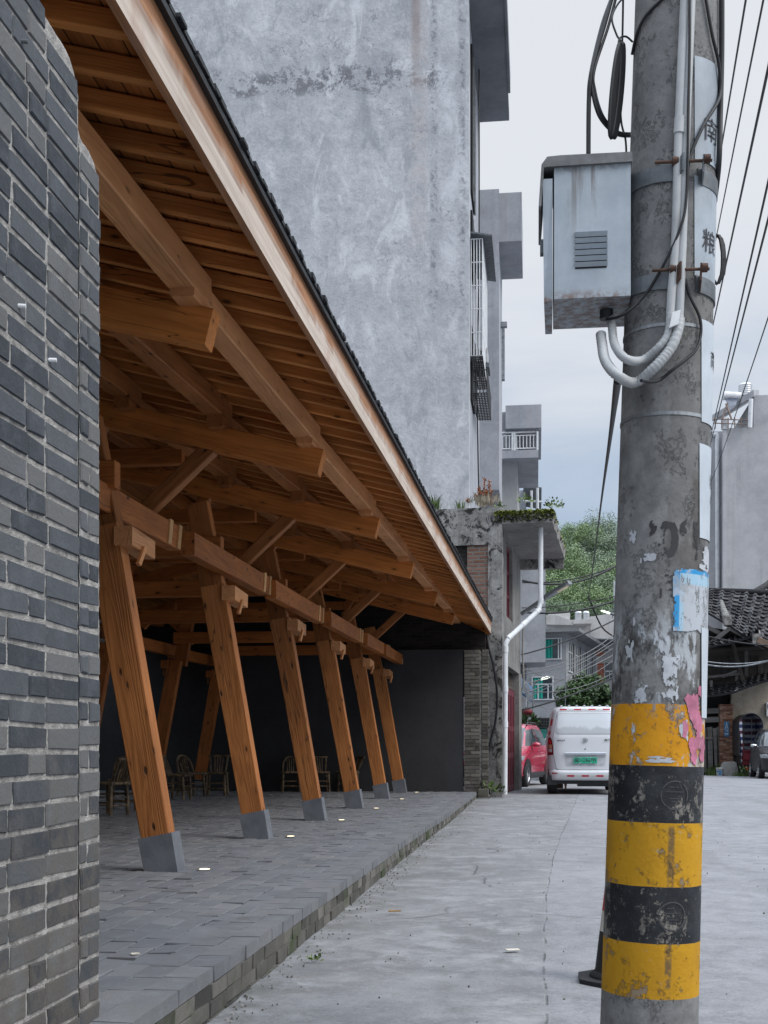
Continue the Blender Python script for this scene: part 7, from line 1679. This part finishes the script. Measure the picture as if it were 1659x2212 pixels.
for i, (x, y, v, k, s, lab) in enumerate(tl_):
    q = Pv(x, y, v); t = src[k] if k not in seen else copy_tree(src[k]); seen.add(k)
    place(t, (q.x, v, q.z - 8.0*s), i*1.3, s); t['label'] = lab; t['group'] = 'trees on the wooded hill'
# far woodland as one mass
mb = MB(); rng = random.Random(21)
for i in range(3000):
    u = rng.uniform(-40, 75); v = rng.uniform(100, 190); r = rng.uniform(1.6, 3.6); c_ = V3((u, v, hillz(u, v) + rng.uniform(0.5, 4.5))); tn = rng.random()
    px = 1160 + u/v*F
    if not (1120 < px < 1420): 
        if rng.random() < 0.8: continue
    for k in range(60):
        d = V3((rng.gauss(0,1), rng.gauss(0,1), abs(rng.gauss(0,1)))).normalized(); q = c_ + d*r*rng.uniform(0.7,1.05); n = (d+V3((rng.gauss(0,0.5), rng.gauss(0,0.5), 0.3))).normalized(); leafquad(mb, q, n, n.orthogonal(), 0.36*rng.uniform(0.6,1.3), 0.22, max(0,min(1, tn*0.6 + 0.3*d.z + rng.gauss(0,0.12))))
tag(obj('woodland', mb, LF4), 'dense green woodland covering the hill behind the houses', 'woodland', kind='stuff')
# =================================================================== overhead wires
WIREG = plain('grey_wire', (0.16,0.165,0.17), 0.6)
def wire(label, a, b, r=0.014, sag=0.25, group='overhead wires', n=14, ext=0.0, mat=BLACK):
    a, b = V3(a), V3(b); a = a + (a-b)*ext; pts = []
    for i in range(n+1):
        t = i/n; pts.append(a + (b-a)*t + V3((0,0,-sag*4*t*(1-t))))
    o = wobj('wire', MB().tube(pts, r, 6), mat, None, org=a); return tag(o, label, 'wire', group)
wire('black overhead wire right of the pole, leftmost at the top edge', Pv(1611,0,12), Pv(1512,600,40), 0.011, 0.0, ext=0.3)
wire('black overhead wire right of the pole, second from the left at the top edge', Pv(1649,0,12), Pv(1519,655,42), 0.011, 0.0, ext=0.3)
wire('thicker black overhead wire leaving the right edge highest', Pv(1659,150,12), Pv(1519,800,45), 0.015, 0.0, ext=0.3)
wire('black overhead wire from the right edge to the grey block, upper of a pair', Pv(1659,395,13), Pv(1520,1010,58), 0.013, 0.0, ext=0.3)
wire('black overhead wire from the right edge to the grey block, lower of a pair', Pv(1659,475,13), Pv(1523,1005,58), 0.013, 0.0, ext=0.3)
wire('thin overhead wire, lowest at the right edge, crossing the grey block', Pv(1659,655,14), Pv(1515,1085,60), 0.008, 0.3, ext=0.2)
cable('black twisted cable dropping left of the pole toward the far houses', [Pv(1334,822,4.1), Pv(1316,960,9), Pv(1298,1090,18), Pv(1283,1210,30), Pv(1271,1290,44)], 0.014, 'overhead wires')
cable('twisted cable end bending right toward the pole above the pale house', [Pv(1271,1288,44), Pv(1276,1300,45), Pv(1290,1335,46), Pv(1305,1360,47), Pv(1330,1378,48)], 0.03, 'overhead wires')
for i, (x0, y0, x1, y1, r, sg, va, vb_) in enumerate(((1129,1254,1345,1214,0.045,0.35,38,40), (1129,1258,1345,1216,0.03,0.2,38.2,40.2), (1128,1313,1345,1284,0.022,0.1,38,40), (1128,1322,1345,1292,0.045,0.2,39,41), (1127,1414,1330,1338,0.03,0.1,37,42), (1129,1447,1330,1368,0.018,0.3,37,44), (1129,1455,1330,1378,0.018,0.3,37.5,44), (1128,1478,1330,1386,0.016,0.2,37,44), (1128,1440,1330,1421,0.016,0.6,38,46), (1128,1498,1330,1412,0.02,0.1,38,46), (1128,1512,1330,1396,0.016,0.1,38.5,46), (1131,1533,1345,1454,0.035,0.1,37,45), (1240,1252,1272,1288,0.012,0,36,44), (1127,1492,1330,1450,0.018,0.3,38,47), (1151,1518,1215,1528,0.012,0.15,47,49))):
    wire('%s wire across the far street, %s' % (('thick black' if r > 0.028 else 'thin'), ['highest of all','just under the highest','above the street lamp arm','below the street lamp arm','over the steel tanks','upper of three pale ones','middle of three pale ones','lower of three pale ones','crossing the upper teal window','rising steeply to the pole','steepest pale one','above the lit lamp','short and slanted','just above the lit lamp','across the teal window below the lamp'][i]), Pv(x0,y0,va), Pv(x1,y1,vb_), r*0.8, sg, 'wires across the street', mat=BLACK if r > 0.02 else WIREG)
wire('dark wire crossing in front of the old timber house, upper', P46(1500,1368,-3), P46(1700,1396,-3), 0.03, 0.1, 'wires before the old house')
wire('pale knotted wire along the old timber house, upper of two', P46(1500,1430,-2.5), P46(1720,1403,-2.5), 0.03, 0.35, 'wires before the old house', mat=GALV)
wire('pale thin wire along the old timber house, lowest', P46(1500,1424,-2.6), P46(1720,1411,-2.6), 0.022, 0.25, 'wires before the old house', mat=GALV)
wire('thin hanging vine in front of the bushy tree', Pv(1222,1450,43), Pv(1221,1535,43), 0.014, 0.0, 'wires across the street', mat=GALV)
